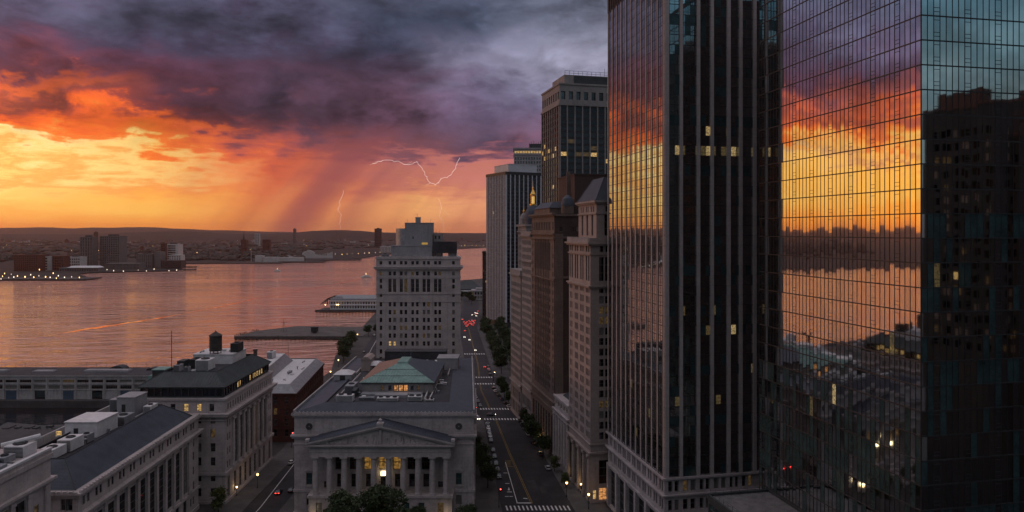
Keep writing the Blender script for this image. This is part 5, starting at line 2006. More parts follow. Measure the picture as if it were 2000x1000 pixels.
b = MB(); b.lathe(c[0], c[1], [(.7, 112.6), (.8, 114), (.7, 116.4)], 8)
M['gold_lamp'] = emit('golden_lamp', (1.0, .66, .2), .9)
dm.part('lamp', b, M['gold_lamp'])
c = loc(dm, [FR(9.3, 148)])[0]
b = MB()
b.lathe(c[0], c[1], [(2.2, 101), (2.2, 104), (2.4, 104.1), (1.8, 106), (.6, 107.4), (.15, 108)], 12)
b.lathe(c[0], c[1], [(.5, 107.2), (.55, 108.6), (.1, 109.4), (.05, 111)], 8, 1)
dm.part('corner_cupola', b, [M['pale_stone'], M['gold']])
pp = loc(dm, rpoly(16.5, 28, 141, 158)); b = MB()
dm.ring(b, 101, 104, 0, poly=pp); b.loft(dm.offset(.3, pp), 104, dm.offset(-3, pp), 109.5, 1)
dm.part('mansard_roof', b, [M['pale_stone'], M['grey_metal']])
dm.finish_windows(46, limit=60)


# ------------------------------------------------------------------ modern slabs with vertical fins
def finned(bl, faces, z0, z1, fin_w, fin_d, glassm, finm, floors, seed, lit=.0, band=None):
    rnd = random.Random(seed)
    for k, n in faces:
        a, u, n_, L = bl.edge(k)
        for i in range(n + 1):
            x = min(max(L * i / n, fin_w / 2), L - fin_w / 2)
            b = MB(); b.obox(a, u, n_, x - fin_w / 2, x + fin_w / 2, .01, fin_d, z0, z1)
            bl.part('fin', b, finm)
        b = MB()
        step = (z1 - z0) / floors
        for j in range(floors):
            zz = z0 + step * j
            for i in range(n):
                xa, xb = L * i / n, L * (i + 1) / n
                r = rnd.random()
                m_ = 0
                lf = (band or {}).get(j, lit)
                if r < lf: m_ = 2 if rnd.random() < .5 else 3
                b.face([(a[0] + u[0] * xa, a[1] + u[1] * xa, zz), (a[0] + u[0] * xb, a[1] + u[1] * xb, zz), (a[0] + u[0] * xb, a[1] + u[1] * xb, zz + step * .62), (a[0] + u[0] * xa, a[1] + u[1] * xa, zz + step * .62)], m_)
            b.obox(a, u, n_, 0, L, -.1, .006, zz + step * .62, zz + step, 1)
        bl.part('curtain_wall', b, [glassm, M['dark_metal'], M['lit'], M['lit_dim']])


M['slab_glass'] = glass('slab_glass', (0.045, 0.05, 0.06), rough=.08)
M['fin_white'] = mat('white_fins', (0.50, 0.50, 0.54), rough=.5, var=.1)
r4 = Bld('striped_slab_tower', 'slab tower striped with thin white vertical fins at the far end of the street', [(-26.7, 763), (-6.2, 724), (34, 745), (13.5, 784)], cat='skyscraper')
finned(r4, [(0, 12), (1, 9), (2, 12), (3, 9)], 5, 154.5, .9, .9, M['slab_glass'], M['fin_white'], 38, 61, lit=.004)
b = MB(); r4.ring(b, 154.5, 157.5, .95); r4.ring(b, 0, 5, .2)
r4.part('parapet', b, M['dark_metal'])
b = MB(); b.prism(r4.offset(-6), 157.0, 165.5); b.prism(r4.offset(-5.7), 165.5, 166.1)
r4.part('penthouse', b, M['fin_white'])

r5 = Bld('gridded_tower', 'distant pale gridded tower with a lit crown, peeking over the striped slab', [(2.5, 930), (42, 930), (42, 960), (2.5, 960)], cat='skyscraper')
b = MB()
gr = [2.2 + 3.5 * i for i in range(11)]
rr = rects_grid(gr, 2.0, [120 + 5.0 * i for i in range(15)], 3.2, 'pane', 'bare') + rects_grid(gr, 2.6, [198.5], 3.0, 'lit', 'bare')
r5.wall(b, 0, 0, 204.5, rr, rec=.8)
for kk in (1, 2, 3): r5.wall(b, kk, 0, 204.5)
r5.ring(b, 203.5, 205.5, 1.0); r5.ring(b, 196, 197.5, .6)
r5.part('wall', b, M['shaft'])
b = MB(); b.box(20, 38, 6, 22, 205.5, 211.5); b.box(22, 36, 5.5, 5.9, 207, 210, 0)
for i in range(7): b.tube((20 + 3 * i, 8, 211.5), (20 + 3 * i, 8, 213 + (i % 3) * 1.3), .25, 4)
r5.part('plant_house', b, M['dark_copper'])
r5.finish_windows(62, lit=.0, dim=.0, blind=0.0)

r6 = Bld('pale_piered_tower', 'tall dark glass tower with pale concrete piers and a band of square openings under the roof', rpoly(0, 0, 0, 0), cat='skyscraper', origin=(27.8, 420)) if False else None
s_ = 1.03
def F6(u, w): return (27.8 + (u - .25 * w) / s_, 420 + (.25 * u + w) / s_)
r6 = Bld('pale_piered_tower', 'dark glass tower with pale piers and square openings below its roof', [F6(0, 0), F6(52, 0), F6(52, 36), F6(0, 36)], cat='skyscraper')
r6.poly = r6.poly
finned(r6, [(3, 8), (0, 11), (1, 8), (2, 11)], 6, 171.5, .75, .5, M['slab_glass'], M['pale_stone'], 44, 63, lit=.008, band={37: .55, 36: .35, 35: .1, 38: .06, 28: .06})
b = MB()
for k, n in ((3, 8), (0, 11), (1, 8), (2, 11)):
    a, u, n_, L = r6.edge(k)
    r6.wall(b, k, 171.5, 184.0, [(L * (i + .22) / n, L * (i + .78) / n, 174.6, 179.4, 'pane', 'bare') for i in range(n)], rec=1.2)
r6.ring(b, 171.0, 172.2, .75); r6.ring(b, 183.2, 184.2, .5)
r6.ring(b, 0, 6, .3)
r6.part('crown', b, M['pale_stone'])
r6.roof(183.6, M['tar'])
pp = loc(r6, [F6(5, 6), F6(46, 6), F6(46, 30), F6(5, 30)])
b = MB(); b.prism(pp, 183.6, 190.5, 0)
pq = loc(r6, [F6(11, 5.4), F6(44, 5.4), F6(44, 5.9), F6(11, 5.9)]); b.prism(pq, 184.5, 190.0, 1)
r6.part('plant_house', b, [M['pale_stone'], M['dark_copper']])
b = MB()
for i in range(15):
    q = loc(r6, [F6(5.5 + 2.8 * i, 6.5)])[0]
    b.tube((*q, 190.5), (*q, 193.0 + (2.5 if i in (9, 12, 13) else 0)), .1, 4)
q0, q1 = loc(r6, [F6(5.5, 6.5), F6(45, 6.5)])
for z in (191.6, 193.0): b.tube((*q0, z), (*q1, z), .09, 4)
r6.part('railing', b, M['dark_metal'])
r6.finish_windows(64, lit=0, dim=.0, blind=0)

r7 = Bld('dark_brick_slab', 'narrow dark brick slab just left of the white-finned tower', [(-33.0, 800), (-27.6, 800), (-27.6, 830), (-33.0, 830)])
b = MB()
for kk in range(4): r7.wall(b, kk, 0, 74, rects_grid([1.4, 3.9], 1.2, [4 + 4 * i for i in range(17)], 2.2) if kk == 0 else [], rec=.3)
r7.ring(b, 73, 74.6, .4); r7.ring(b, 66, 66.6, .3)
r7.part('wall', b, M['dark_brick'])
r7.roof(74, M['tar'])
r7.finish_windows(65, lit=.05, dim=.05)

# ------------------------------------------------------------------ towers behind the viewer, seen mirrored in the glass
bk = Bld('stepped_tower', 'dark office tower silhouette mirrored in the glass of the granite-piered tower', [(18, -36), (-62, -36), (-62, -86), (18, -86)][::1], cat='skyscraper')
b = MB()
for kk in range(4):
    bk.wall(b, kk, 0, 213, rects_grid([3 + 4.4 * i for i in range(17)], 2.2, [4 + 7 * i for i in range(29)], 3.4, 'pane', 'bare') if kk == 0 else [], rec=.5)
b.loft(bk.poly, 213, bk.offset(-6), 219)
bk.part('wall', b, M['dark_metal'])
b = MB(); b.prism(bk.offset(-18), 219, 224)
bk.part('penthouse', b, M['dark_metal'])
bk.finish_windows(66, lit=.004, dim=.02, blind=.1, limit=1)
for poly, z, lab in (([(174, 62), (182, 62), (182, 86), (174, 86)], 137, 'slim dark brick tower mirrored at the left edge of the right glass wall'),
                     ([(182.3, 58), (204, 58), (204, 88), (182.3, 88)], 127, 'flat-topped dark block mirrored low in the right glass wall'),
                     ([(204.3, 60), (214, 60), (214, 94), (204.3, 94)], 133, 'dark block with roof plant mirrored in the middle of the right glass wall'),
                     ([(214.3, 55), (250, 55), (250, 100), (214.3, 100)], 143, 'dark stepped tower mirrored at the far right of the glass wall')):
    q = Bld('mirrored_tower', lab, poly, cat='building', group='towers mirrored in the right glass wall')
    b = MB()
    for kk in range(4):
        Lq = q.edge(kk)[3]
        q.wall(b, kk, 0, z, rects_grid([2 + 3.4 * i for i in range(int((Lq - 2) / 3.4))], 1.7, [60 + 4.2 * i for i in range(int((z - 64) / 4.2))], 2.3, None, 'bare') if kk in (2, 3) else [], rec=.3)
    q.part('wall', b, M['dark_metal'])
    b = MB()
    cx_, cy_ = [sum(p_[i_] for p_ in q.poly) / 4 for i_ in (0, 1)]
    b.prism([(cx_ + (x - cx_) * .6, cy_ + (y - cy_) * .6) for x, y in q.poly], z - .5, z + 5); q.ring(b, z - .6, z + .4, .3)
    q.part('penthouse', b, M['dark_brick'])
    q.finish_windows(67, lit=.003, dim=.05, blind=.3, limit=1)

# ================================================================== TREES
def crown_mesh(rnd, h, r, n_cl, leaf, squash=1.0, lo=.28):
    """leaf-sized faces gathered in clumps through an uneven crown"""
    b = MB()
    lobes = []
    for i in range(9):
        a = rnd.uniform(0, 2 * pi); q = rnd.uniform(.15, .62) * r
        lobes.append((q * cos(a), q * sin(a), h * rnd.uniform(lo + .14, .86), r * rnd.uniform(.34, .58)))
    lobes.append((0, 0, h * .80, r * .5))
    for i in range(n_cl):
        lx, ly, lz, lr = rnd.choice(lobes)
        a, t = rnd.uniform(0, 2 * pi), math.acos(rnd.uniform(-.75, 1))
        q = lr * rnd.uniform(.6, 1.0) ** .5
        c = (lx + q * sin(t) * cos(a), ly + q * sin(t) * sin(a), min(h * 1.0, lz + q * cos(t) * .85 * squash))
        for k in range(9):
            p = (c[0] + rnd.gauss(0, leaf * 1.1), c[1] + rnd.gauss(0, leaf * 1.1), c[2] + rnd.gauss(0, leaf * .8))
            u = norm3((rnd.gauss(0, 1), rnd.gauss(0, 1), rnd.gauss(0, .5)))
            v = norm3(cross3(u, (rnd.gauss(0, 1), rnd.gauss(0, 1), rnd.gauss(0, 1))))
            s = leaf * rnd.uniform(.5, 1.0); s2 = s * .6
            b.face([add3(p, mul3(u, -s)), add3(p, mul3(v, -s2)), add3(p, mul3(u, s)), add3(p, mul3(v, s2))])
    return b.mesh('crown', M['leaf']), lobes


def trunk_mesh(rnd, h, r, lobes, tr):
    b = MB()
    z1 = h * .38
    pts = [(0, 0, -.1), (rnd.uniform(-.1, .1), rnd.uniform(-.1, .1), h * .18), (rnd.uniform(-.2, .2), rnd.uniform(-.2, .2), z1)]
    b.tube(pts[0], pts[1], tr, 8, 0, tr * .8); b.tube(pts[1], pts[2], tr * .8, 8, 0, tr * .62)
    for (lx, ly, lz, lr) in lobes:
        m_ = (lx * .45, ly * .45, z1 + (lz - z1) * .5)
        b.tube(pts[2], m_, tr * .42, 6, 0, tr * .28); b.tube(m_, (lx, ly, lz), tr * .28, 5, 0, tr * .08)
    return b.mesh('trunk', M['bark'])


TREES = []
rt_ = random.Random(99)
for (h, r, n, lf) in ((10, 4.2, 420, .42), (9, 3.6, 380, .40), (12, 5.2, 520, .48)):
    cm, lob = crown_mesh(rt_, h, r, n, lf)
    TREES.append((h, cm, trunk_mesh(rt_, h, r, lob, .26)))
BIG = []
for (h, r, n, lf) in ((20, 8.5, 1500, .46), (18, 7.5, 1200, .46)):
    cm, lob = crown_mesh(rt_, h, r, n, lf, lo=.2)
    BIG.append((h, cm, trunk_mesh(rt_, h, r, lob, .45)))
cy, lob_y = crown_mesh(rt_, 6.5, 1.9, 170, .3, lo=.15)
cy.materials[0] = M['leaf_y']
TREES.append((6.5, cy, trunk_mesh(rt_, 6.5, 1.9, lob_y, .14)))


def tree(src, x, y, h, label, group=None, rz=None):
    h0, cm, tm = src
    o = thing('tree', label, 'tree', (x, y, 0), rt_.uniform(0, 6.28) if rz is None else rz, group)
    s = h / h0
    o.scale = (s * rt_.uniform(.92, 1.08), s * rt_.uniform(.92, 1.08), s)
    obj_of('trunk', tm, o); obj_of('crown', cm, o)
    return o


ORD = ['first', 'second', 'third', 'fourth', 'fifth', 'sixth', 'seventh', 'eighth', 'ninth', 'tenth', 'eleventh', 'twelfth', 'thirteenth', 'fourteenth', 'fifteenth', 'sixteenth', 'seventeenth', 'eighteenth', 'nineteenth', 'twentieth']
tree(BIG[0], -38.5, 214, 21.0, 'largest leafy tree in front of the columned hall, right of centre', 'trees in front of the hall')
tree(BIG[1], -49, 212, 19.0, 'broad leafy tree in front of the hall, left of the largest one', 'trees in front of the hall')
tree(BIG[1], -31, 217, 13.0, 'low tree before the right half of the hall podium', 'trees in front of the hall')
tree(BIG[0], -76.5, 219, 9.5, 'bushy tree at the left front corner of the hall', 'trees in front of the hall')
tree(BIG[1], -86, 208, 8.5, 'tree at the lower edge beside the side street', 'trees in front of the hall')
tree(BIG[0], -15, 222, 12.0, 'bushy tree at the right front corner of the hall', 'trees in front of the hall')
tree(TREES[3], -101.2, 247, 9.5, 'slim green tree before the front corner of the mansard block')
for i, (x, y, h) in enumerate(((-9.2, 271, 9.0), (-11.5, 283, 9.5), (-13.4, 296, 9.0), (-16.5, 314, 8.0), (-20.5, 340, 7.5))):
    tree(TREES[i % 3], x, y, h, '%s dark street tree along the left pavement, counted from the near crosswalk' % ORD[i], 'street trees on the left pavement')
for i, (x, y, h) in enumerate(((20.4, 272, 6.0), (17.2, 290, 6.8), (13.5, 309, 9.0), (9.6, 326, 10.5), (8.6, 340, 10.0), (7.2, 356, 9.5), (-2, 402, 7.0), (-4.5, 419, 8.5), (-6.5, 436, 8.5))):
    tree(TREES[3] if i < 2 else TREES[i % 3], x, y, h, '%s street tree along the right pavement, counted from the near crosswalk' % ORD[i], 'street trees on the right pavement')
i = 0
for y in (486, 506, 528, 552, 578, 606, 634, 662, 690):
    for k in (0, 1):
        xr = lerp_tab(MAIN, y, 2)
        tree(TREES[(i + k) % 3], xr + 6 + 13 * k + rt_.uniform(-1.5, 1.5), y + rt_.uniform(-4, 4), rt_.uniform(12, 15.5), 'dark park tree in the dense grove at the foot of the striped slab tower', 'trees of the dark park grove')
        i += 1
for i, (x, y, h) in enumerate(((-124, 528, 13), (-128, 545, 15), (-131, 565, 14), (-132, 586, 15), (-136, 606, 11))):
    tree(TREES[i % 3], x, y, h, '%s dark tree from the near end of the clump by the water' % ORD[i], 'trees on the river edge')
tree(TREES[1], -131.5, 486, 8.5, 'round dark tree standing alone on the river edge beside the brick building')
for i, (x, y, h) in enumerate(((-133, 664, 10), (-128, 676, 9))):
    tree(TREES[i % 3], x, y, h, '%s tree between the flat pier and the stone office block' % ORD[i], 'trees behind the flat pier')
for i, (x, y, h) in enumerate(((-60, 1000, 13), (-72, 1020, 12), (-84, 1015, 14), (-54, 960, 12), (-47, 1030, 13))):
    tree(TREES[i % 3], x, y, h, 'dark tree among the red tail lights at the far end of the street', 'trees at the far end of the street')

# ================================================================== RIVERSIDE
pk = thing('flat_pier', 'bare flat concrete pier reaching out into the river', 'pier', (-200, 690, 0))
b = MB()
pol = [(-55, -30), (62, -30), (64, 36), (-20, 44), (-48, 10)]
b.prism(pol, -1.6, .1, 0); b.prism([(x * 1.0, y) for x, y in [(-55.6, -30.6), (62, -30.6), (62, -29.9), (-55.6, -29.9)]], -2.2, .5, 1)
b.build('deck', [M['pier_deck'], M['dark_concrete']], pk)
b = MB()
rp_ = random.Random(3)
for i in range(30):
    x = -54 + i * 3.9
    b.tube((x, -30.8, -4), (x, -30.8, rp_.uniform(.4, 1.2)), .4, 6)
for i in range(14):
    t = i / 13; x, y = -55 + 7 * t * 5, -30 + 40 * t if t < 1 else 10
    b.tube((-55 + 7 * t, -30 + 40 * t, -4), (-55 + 7 * t, -30 + 40 * t, rp_.uniform(.8, 2.4)), .45, 6)
b.build('piles', M['dark_concrete'], pk)
b = MB(); b.box(10, 13.5, -8, -4, 0.1, 1.6, 1); b.box(9, 14.5, -9, -3, 1.6, 5.5); b.box(8.6, 14.9, -9.4, -2.6, 5.5, 6); b.tube((11, -6, 6), (11, -6, 9.5), .15, 4)
for (x, y) in ((9.3, -8.7), (14.2, -8.7), (9.3, -3.3), (14.2, -3.3)): b.tube((x, y, .1), (x, y, 1.7), .2, 5)
hut = thing('hut', 'small dark hut on stilts standing on the flat pier', 'hut', (-200, 690, 0)); b.build('cabin', [M['dark_metal'], M['dark_concrete']], hut)
b = MB(); b.tube((-21, 4, .1), (-21, 4, 13), .18, 5); b.tube((-24, 4, 9), (-18, 4, 9), .12, 4); b.tube((-24, 4, .1), (-21, 4, 9), .1, 4); b.tube((-18, 4, .1), (-21, 4, 9), .1, 4)
mst = thing('mast', 'thin steel mast on the flat pier', 'mast', (-200, 690, 0)); b.build('lattice', M['dark_metal'], mst)

# ferry pier building
fp = Bld('ferry_pier_building', 'white two-storey ferry pier building with curved trusses at its river end', [(-226, 890), (-166, 890), (-166, 912), (-226, 912)])
b = MB()
rr = rects_grid([2.2 + 3.3 * i for i in range(18)], 2.4, [6.8], 2.8, None, 'grid') + rects_grid([2.2 + 3.3 * i for i in range(18)], 2.2, [1.5], 3.0, None, 'grid')
fp.wall(b, 0, 0, 11.0, rr, rec=.4)
for kk in (1, 2, 3): fp.wall(b, kk, 0, 11.0)
fp.ring(b, 10.4, 11.4, .8); fp.ring(b, 5.2, 5.8, 1.0)
fp.part('wall', b, M['white_metal'])
b = MB(); b.prism(fp.offset(-.5), 11.4, 13.5); b.loft(fp.offset(-1), 13.5, fp.offset(-7), 17)
fp.part('roof', b, M['grey_metal'])
b = MB()
for y in (1, 11, 21):
    pts = [(-9 + 3 * i, y, 6 + 9.5 * sin(min(1, (i + 1) / 5) * pi / 2)) for i in range(-1, 9)]
    for p_, q_ in zip(pts, pts[1:]): b.tube(p_, q_, .4, 5); b.tube((q_[0], y, 5), q_, .22, 4)
for i in range(7):
    x = -8 + 3 * i; b.tube((x, 1, 13 if i > 2 else 9 + 2 * i), (x, 21, 13 if i > 2 else 9 + 2 * i), .2, 4)
fp.part('truss', b, M['dark_metal'])
b = MB()
for x in (-5.5, 8.6, 10.5): b.lathe(x, -.8, [(.3, 5.5), (.7, 6), (.3, 6.6)], 8)
M['warm_lamp'] = emit('warm_lamp', (1.0, .66, .28), 6.0)
fp.part('lamp', b, M['warm_lamp'])
b = MB(); b.box(-13, 62, -9, 24, -1.2, -.05); b.box(-16, 62, -9.6, -9, -2.0, .6)
for i in range(19): b.tube((-14 + 4 * i, -8.5, -4), (-14 + 4 * i, -8.5, -1), .5, 6)
fp.part('deck', b, M['dark_concrete'])
fp.finish_windows(71, lit=.0, dim=.12, blind=.3, limit=36)

# domed ferry terminal at the tip of the island
ft = Bld('terminal_hall', 'dark low hall with a peaked roof and pale canopy beyond the street', [(-92, 1090), (-44, 1090), (-44, 1130), (-92, 1130)])
b = MB()
for kk in range(4): ft.wall(b, kk, 0, 9, rects_grid([3 + 5 * i for i in range(9)], 3, [2], 4.5, 'lit_dim' if kk == 4 else None, 'grid') if kk == 0 else [], rec=.5)
ft.ring(b, 8.4, 9.4, 2.0)
ft.part('wall', b, M['dark_concrete'])
b = MB(); e0 = ft.offset(1.5); b.loft(e0, 9.4, ft.offset(-9), 15.5); b.loft(ft.offset(-9), 15.5, ft.offset(-18), 22)
ft.part('roof', b, M['dark_copper'])
b = MB(); b.box(2, 48, -9, -.6, 6.2, 7.4)
for i in range(9): b.tube((3 + 5.5 * i, -8.4, 0), (3 + 5.5 * i, -8.4, 6.2), .3, 5)
ft.part('canopy', b, M['white_metal'])
ft.finish_windows(72, lit=.02, dim=.1)
gb = Bld('glazed_terminal', 'pale stepped terminal building to the right of the dark hall', [(-58, 1015), (-30, 1015), (-30, 1040), (-58, 1040)])
b = MB()
for kk in range(4): gb.wall(b, kk, 0, 13, rects_grid([2.5 + 4 * i for i in range(6)], 2.6, [2, 7.5], 3.4, None, 'grid') if kk in (0, 3) else [], rec=.4)
gb.ring(b, 12, 13.4, .5); b.prism(gb.offset(-6), 13, 16)
gb.part('wall', b, M['concrete'])
gb.finish_windows(73, lit=.04, dim=.1)

# ruined float in the dock
b = MB()
rf = random.Random(8)
b.prism([(-258, 354), (-216, 356), (-206, 362), (-214, 370), (-240, 366), (-262, 372)], -3.3, -2.0, 0)
for i in range(26):
    x = -258 + i * 1.9
    b.tube((x, 353.5 + rf.uniform(0, 2), -4), (x, 353.5 + rf.uniform(-.5, 2), rf.uniform(-2, .4)), .35, 5)
for i in range(9):
    x = -255 + i * 5; b.box(x, x + rf.uniform(2, 4.5), 358 + rf.uniform(0, 4), 361 + rf.uniform(0, 5), -2, -2 + rf.uniform(.3, 1.2))
tag(b.build('derelict_float', M['dark_concrete']), 'dark derelict timber float lying in the dock water before the pier shed', 'float')

# river boats and their wake
def boat(x, y, L, rz, label):
    o = thing('boat', label, 'boat', (x, y, -3), rz)
    b = MB()
    w = L * .14
    sec = [(-L / 2, .9), (-L * .2, 1), (L * .2, .95), (L * .4, .55), (L / 2, .05)]
    for (xa, ka), (xb, kb) in zip(sec, sec[1:]):
        b.hexa([(xa, -w * ka * .7, -.2), (xb, -w * kb * .7, -.2), (xb, w * kb * .7, -.2), (xa, w * ka * .7, -.2), (xa, -w * ka, L * .08), (xb, -w * kb, L * .09), (xb, w * kb, L * .09), (xa, w * ka, L * .08)])
    b.build('hull', M['white_paint'], o)
    b = MB(); b.box(-L * .32, L * .2, -w * .7, w * .7, L * .085, L * .17); b.box(-L * .15, L * .12, -w * .55, w * .55, L * .17, L * .23)
    b.build('cabin', M['white_paint'], o)
    b = MB(); b.box(-L * .3, L * .202, -w * .705, w * .705, L * .115, L * .145)
    b.build('windows', M['pane'], o)
    b = MB(); b.tube((-L * .05, 0, L * .23), (-L * .05, 0, L * .36), L * .008, 4); b.lathe(-L * .05, 0, [(.1, L * .36), (.4, L * .37), (.1, L * .38)], 6)
    b.build('mast', M['warm_lamp'], o)
    return o


xb_, yb_ = G(716, 542, -3)
boat(xb_, yb_, 26, radians(35), 'small white boat at the head of the long pale wake')
xb2, yb2 = G(541, 530, -3)
boat(xb2, yb2, 22, radians(160), 'tiny white boat far out in the middle of the river')
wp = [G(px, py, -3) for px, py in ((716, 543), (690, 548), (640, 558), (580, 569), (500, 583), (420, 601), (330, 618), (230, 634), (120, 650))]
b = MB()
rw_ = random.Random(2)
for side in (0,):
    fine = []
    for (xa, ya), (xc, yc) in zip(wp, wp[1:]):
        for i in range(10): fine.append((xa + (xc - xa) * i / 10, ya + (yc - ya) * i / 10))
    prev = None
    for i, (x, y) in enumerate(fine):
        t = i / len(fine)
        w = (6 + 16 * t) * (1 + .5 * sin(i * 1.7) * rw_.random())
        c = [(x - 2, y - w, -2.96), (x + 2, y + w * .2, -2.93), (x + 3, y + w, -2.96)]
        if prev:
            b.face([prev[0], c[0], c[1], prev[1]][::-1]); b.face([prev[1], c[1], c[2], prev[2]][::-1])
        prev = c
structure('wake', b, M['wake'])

# ================================================================== THE FAR SHORE
def far_block(name, label, px0, px1, top, base, d, m, rows=0, colsn=0, wm='pane', depth=None, group=None, cat='building', extra=None):
    x0, x1 = Xat(px0, d), Xat(px1, d)
    z1 = Zat(top, d)
    dp = depth or min(45, (x1 - x0) * .8)
    bl = Bld(name, label, quad_poly(x0, x1, d, d + dp), z=-.5, cat=cat, group=group)
    b = MB()
    W_ = x1 - x0
    z1 += .5
    rr = []
    if rows and colsn:
        for i in range(colsn):
            for j in range(rows):
                rr.append((W_ * (i + .2) / colsn, W_ * (i + .8) / colsn, z1 * (j + .3) / (rows + .4), z1 * (j + .85) / (rows + .4), wm, 'bare'))
    bl.wall(b, 0, 0, z1, rr, rec=.8)
    for kk in (1, 2, 3): bl.wall(b, kk, 0, z1)
    b.face([(x, y, z1 - .3) for x, y in bl.poly])
    bl.ring(b, z1 - 1.0, z1 + .3, .4)
    bl.part('wall', b, M[m])
    if extra: extra(bl, W_, z1, dp)
    bl.finish_windows(80, lit=.02, dim=.05, blind=.2, limit=40)
    return bl


def lift(bl, W_, z1, dp):
    b = MB(); b.box(W_ * .3, W_ * .7, dp * .3, dp * .7, z1, z1 + 4.5); bl.part('lift_house', b, M['dark_concrete'])


M['far_white'] = mat('pale_render', (0.50, 0.48, 0.47), var=.15)
M['far_brick'] = mat('far_brick', (0.13, 0.05, 0.04), var=.2)
M['far_grey'] = mat('far_grey', (0.16, 0.15, 0.15), var=.2)
M['far_dark'] = mat('far_dark', (0.06, 0.05, 0.05), var=.2)
far_block('apartment_tower', 'dark brown apartment tower with pale vertical stripes on the far shore', 195, 233, 461, 520, 1960, 'far_grey', 17, 9, 'pane', 40, cat='tower', extra=lift)
far_block('apartment_tower', 'slimmer grey apartment tower left of the striped brown tower', 156, 180, 463, 520, 1930, 'far_grey', 20, 5, cat='tower', extra=lift)
far_block('far_tower', 'thin distant tower rising between the two apartment towers', 183, 189, 453.5, 500, 4200, 'far_dark', 10, 3, cat='tower', extra=lift)
far_block('brick_housing_block', 'dark red brick housing block at the left of the far shore', 27, 73, 498, 533, 1760, 'far_brick', 8, 11, extra=lift)
far_block('white_office', 'low white office with banded windows beside the brick housing block', 74, 97, 501, 524, 1790, 'far_white', 5, 1)
far_block('brown_office', 'low brown office between two white ones on the far shore', 97.5, 124, 500, 524, 1800, 'far_brick', 5, 6)
far_block('white_office', 'white stepped office left of the slim grey tower', 127, 156, 502, 523, 1860, 'far_white', 4, 7, extra=lift)
far_block('waterfront_terminal', 'long low terminal with a bright curved roof on the far waterfront', 116, 192, 523, 530, 1740, 'far_grey', 1, 16, depth=26,
          extra=lambda bl, W_, z1, dp: bl.part('curved_roof', (lambda b: (b.loft(quad_poly(W_ * .2, W_, -2, dp), z1 + .3, quad_poly(W_ * .3, W_ * .93, 4, dp - 5), z1 + 4.2), b)[1])(MB()), M['white_metal']))
far_block('long_waterfront_block', 'long dark low block below the striped brown tower', 206, 272, 514.5, 527, 1850, 'far_grey', 4, 24, depth=30)
far_block('pale_apartments', 'pale apartment block in the middle of the far waterfront group', 266, 295, 496, 525, 1930, 'far_grey', 9, 8, extra=lift)
far_block('pale_apartments', 'plain pale slab at the right of the waterfront apartments', 301, 313, 492, 524, 1940, 'far_grey', 0, 0, depth=30)
far_block('brown_apartment_tower', 'brown apartment tower on the right of the waterfront group', 314, 323, 475, 522, 1990, 'far_brick', 12, 2)
far_block('terraced_white_block', 'white block with terraces beside the brown tower on the far shore', 322, 348, 477, 522, 2010, 'far_white', 10, 1, extra=lift)
far_block('terraced_white_block', 'lower white terraced block at the right end of the waterfront', 330, 353, 498, 522, 1960, 'far_white', 5, 5)
far_block('pierhead_block', 'dark low building at the pierhead of the far waterfront', 314, 353, 509, 526, 1880, 'far_dark', 4, 12, depth=30)
far_block('dark_far_tower', 'dark rectangular tower standing left of the stone office block on the skyline', 731.5, 744, 446.5, 470, 4300, 'far_dark', 12, 5, cat='tower', extra=lift)
far_block('far_tower', 'thin pale tower on the hill below the lightning', 572.5, 577.5, 447, 463, 5600, 'far_grey', 8, 2, cat='tower', extra=lift)
far_block('brick_housing_block', 'reddish brick tower below the church spire', 470, 481, 468, 491, 3100, 'far_brick', 9, 4)
far_block('brick_housing_block', 'reddish brick tower right of the church spire', 513, 526, 468, 489, 3300, 'far_brick', 9, 5)
far_block('pale_office', 'pale office tower with lights just right of the church spire', 497, 506, 456, 470, 4800, 'far_white', 6, 3)
far_block('shore_shed', 'long white shed on a low pier at the middle of the far shore', 514, 542, 502.5, 509, 2290, 'far_white', 0, 0, depth=24)
far_block('shore_shed', 'long pale shed on the next pier to the right', 545, 590, 503, 508.5, 2330, 'far_white', 0, 0, depth=24)
far_block('domed_shed', 'small white round-topped hall left of the long white sheds', 498, 512, 499.5, 509, 2300, 'far_white', 0, 0, depth=24)
far_block('waterfront_office', 'pale waterfront office just left of the stone office block', 742, 768, 481, 497, 3300, 'far_white', 5, 9)
# church with spire
o = thing('church_spire', 'dark pointed church spire on the far skyline', 'church', (Xat(476.5, 3600), 3600, -.5))
b = MB(); b.box(-7, 7, -7, 7, 0, 45); b.box(-24, -7.05, -8, 8, 0, 28); b.box(-8, 8, -8, 8, 45, 47)
b.build('tower', M['far_dark'], o)
b = MB(); b.loft(quad_poly(-6, 6, -6, 6), 47, quad_poly(-3.5, 3.5, -3.5, 3.5), 66); b.loft(quad_poly(-2.5, 2.5, -2.5, 2.5), 66, quad_poly(-.4, .4, -.4, .4), 104)
b.build('spire', M['far_dark'], o)
b = MB(); b.box(-16, -8.1, -8.2, -8.05, 30, 40); b.build('pale_wall', M['far_white'], o)  # plain pale-coloured panel beside the tower
o = thing('radio_mast', 'thin pale mast standing on the far shore', 'mast', (Xat(490.5, 2320), 2320, -.5))
b = MB(); b.tube((0, 0, 0), (0, 0, 44), .9, 5, 0, .5); b.tube((-5, 0, 34), (5, 0, 34), .35, 4); b.build('pole', M['far_white'], o)
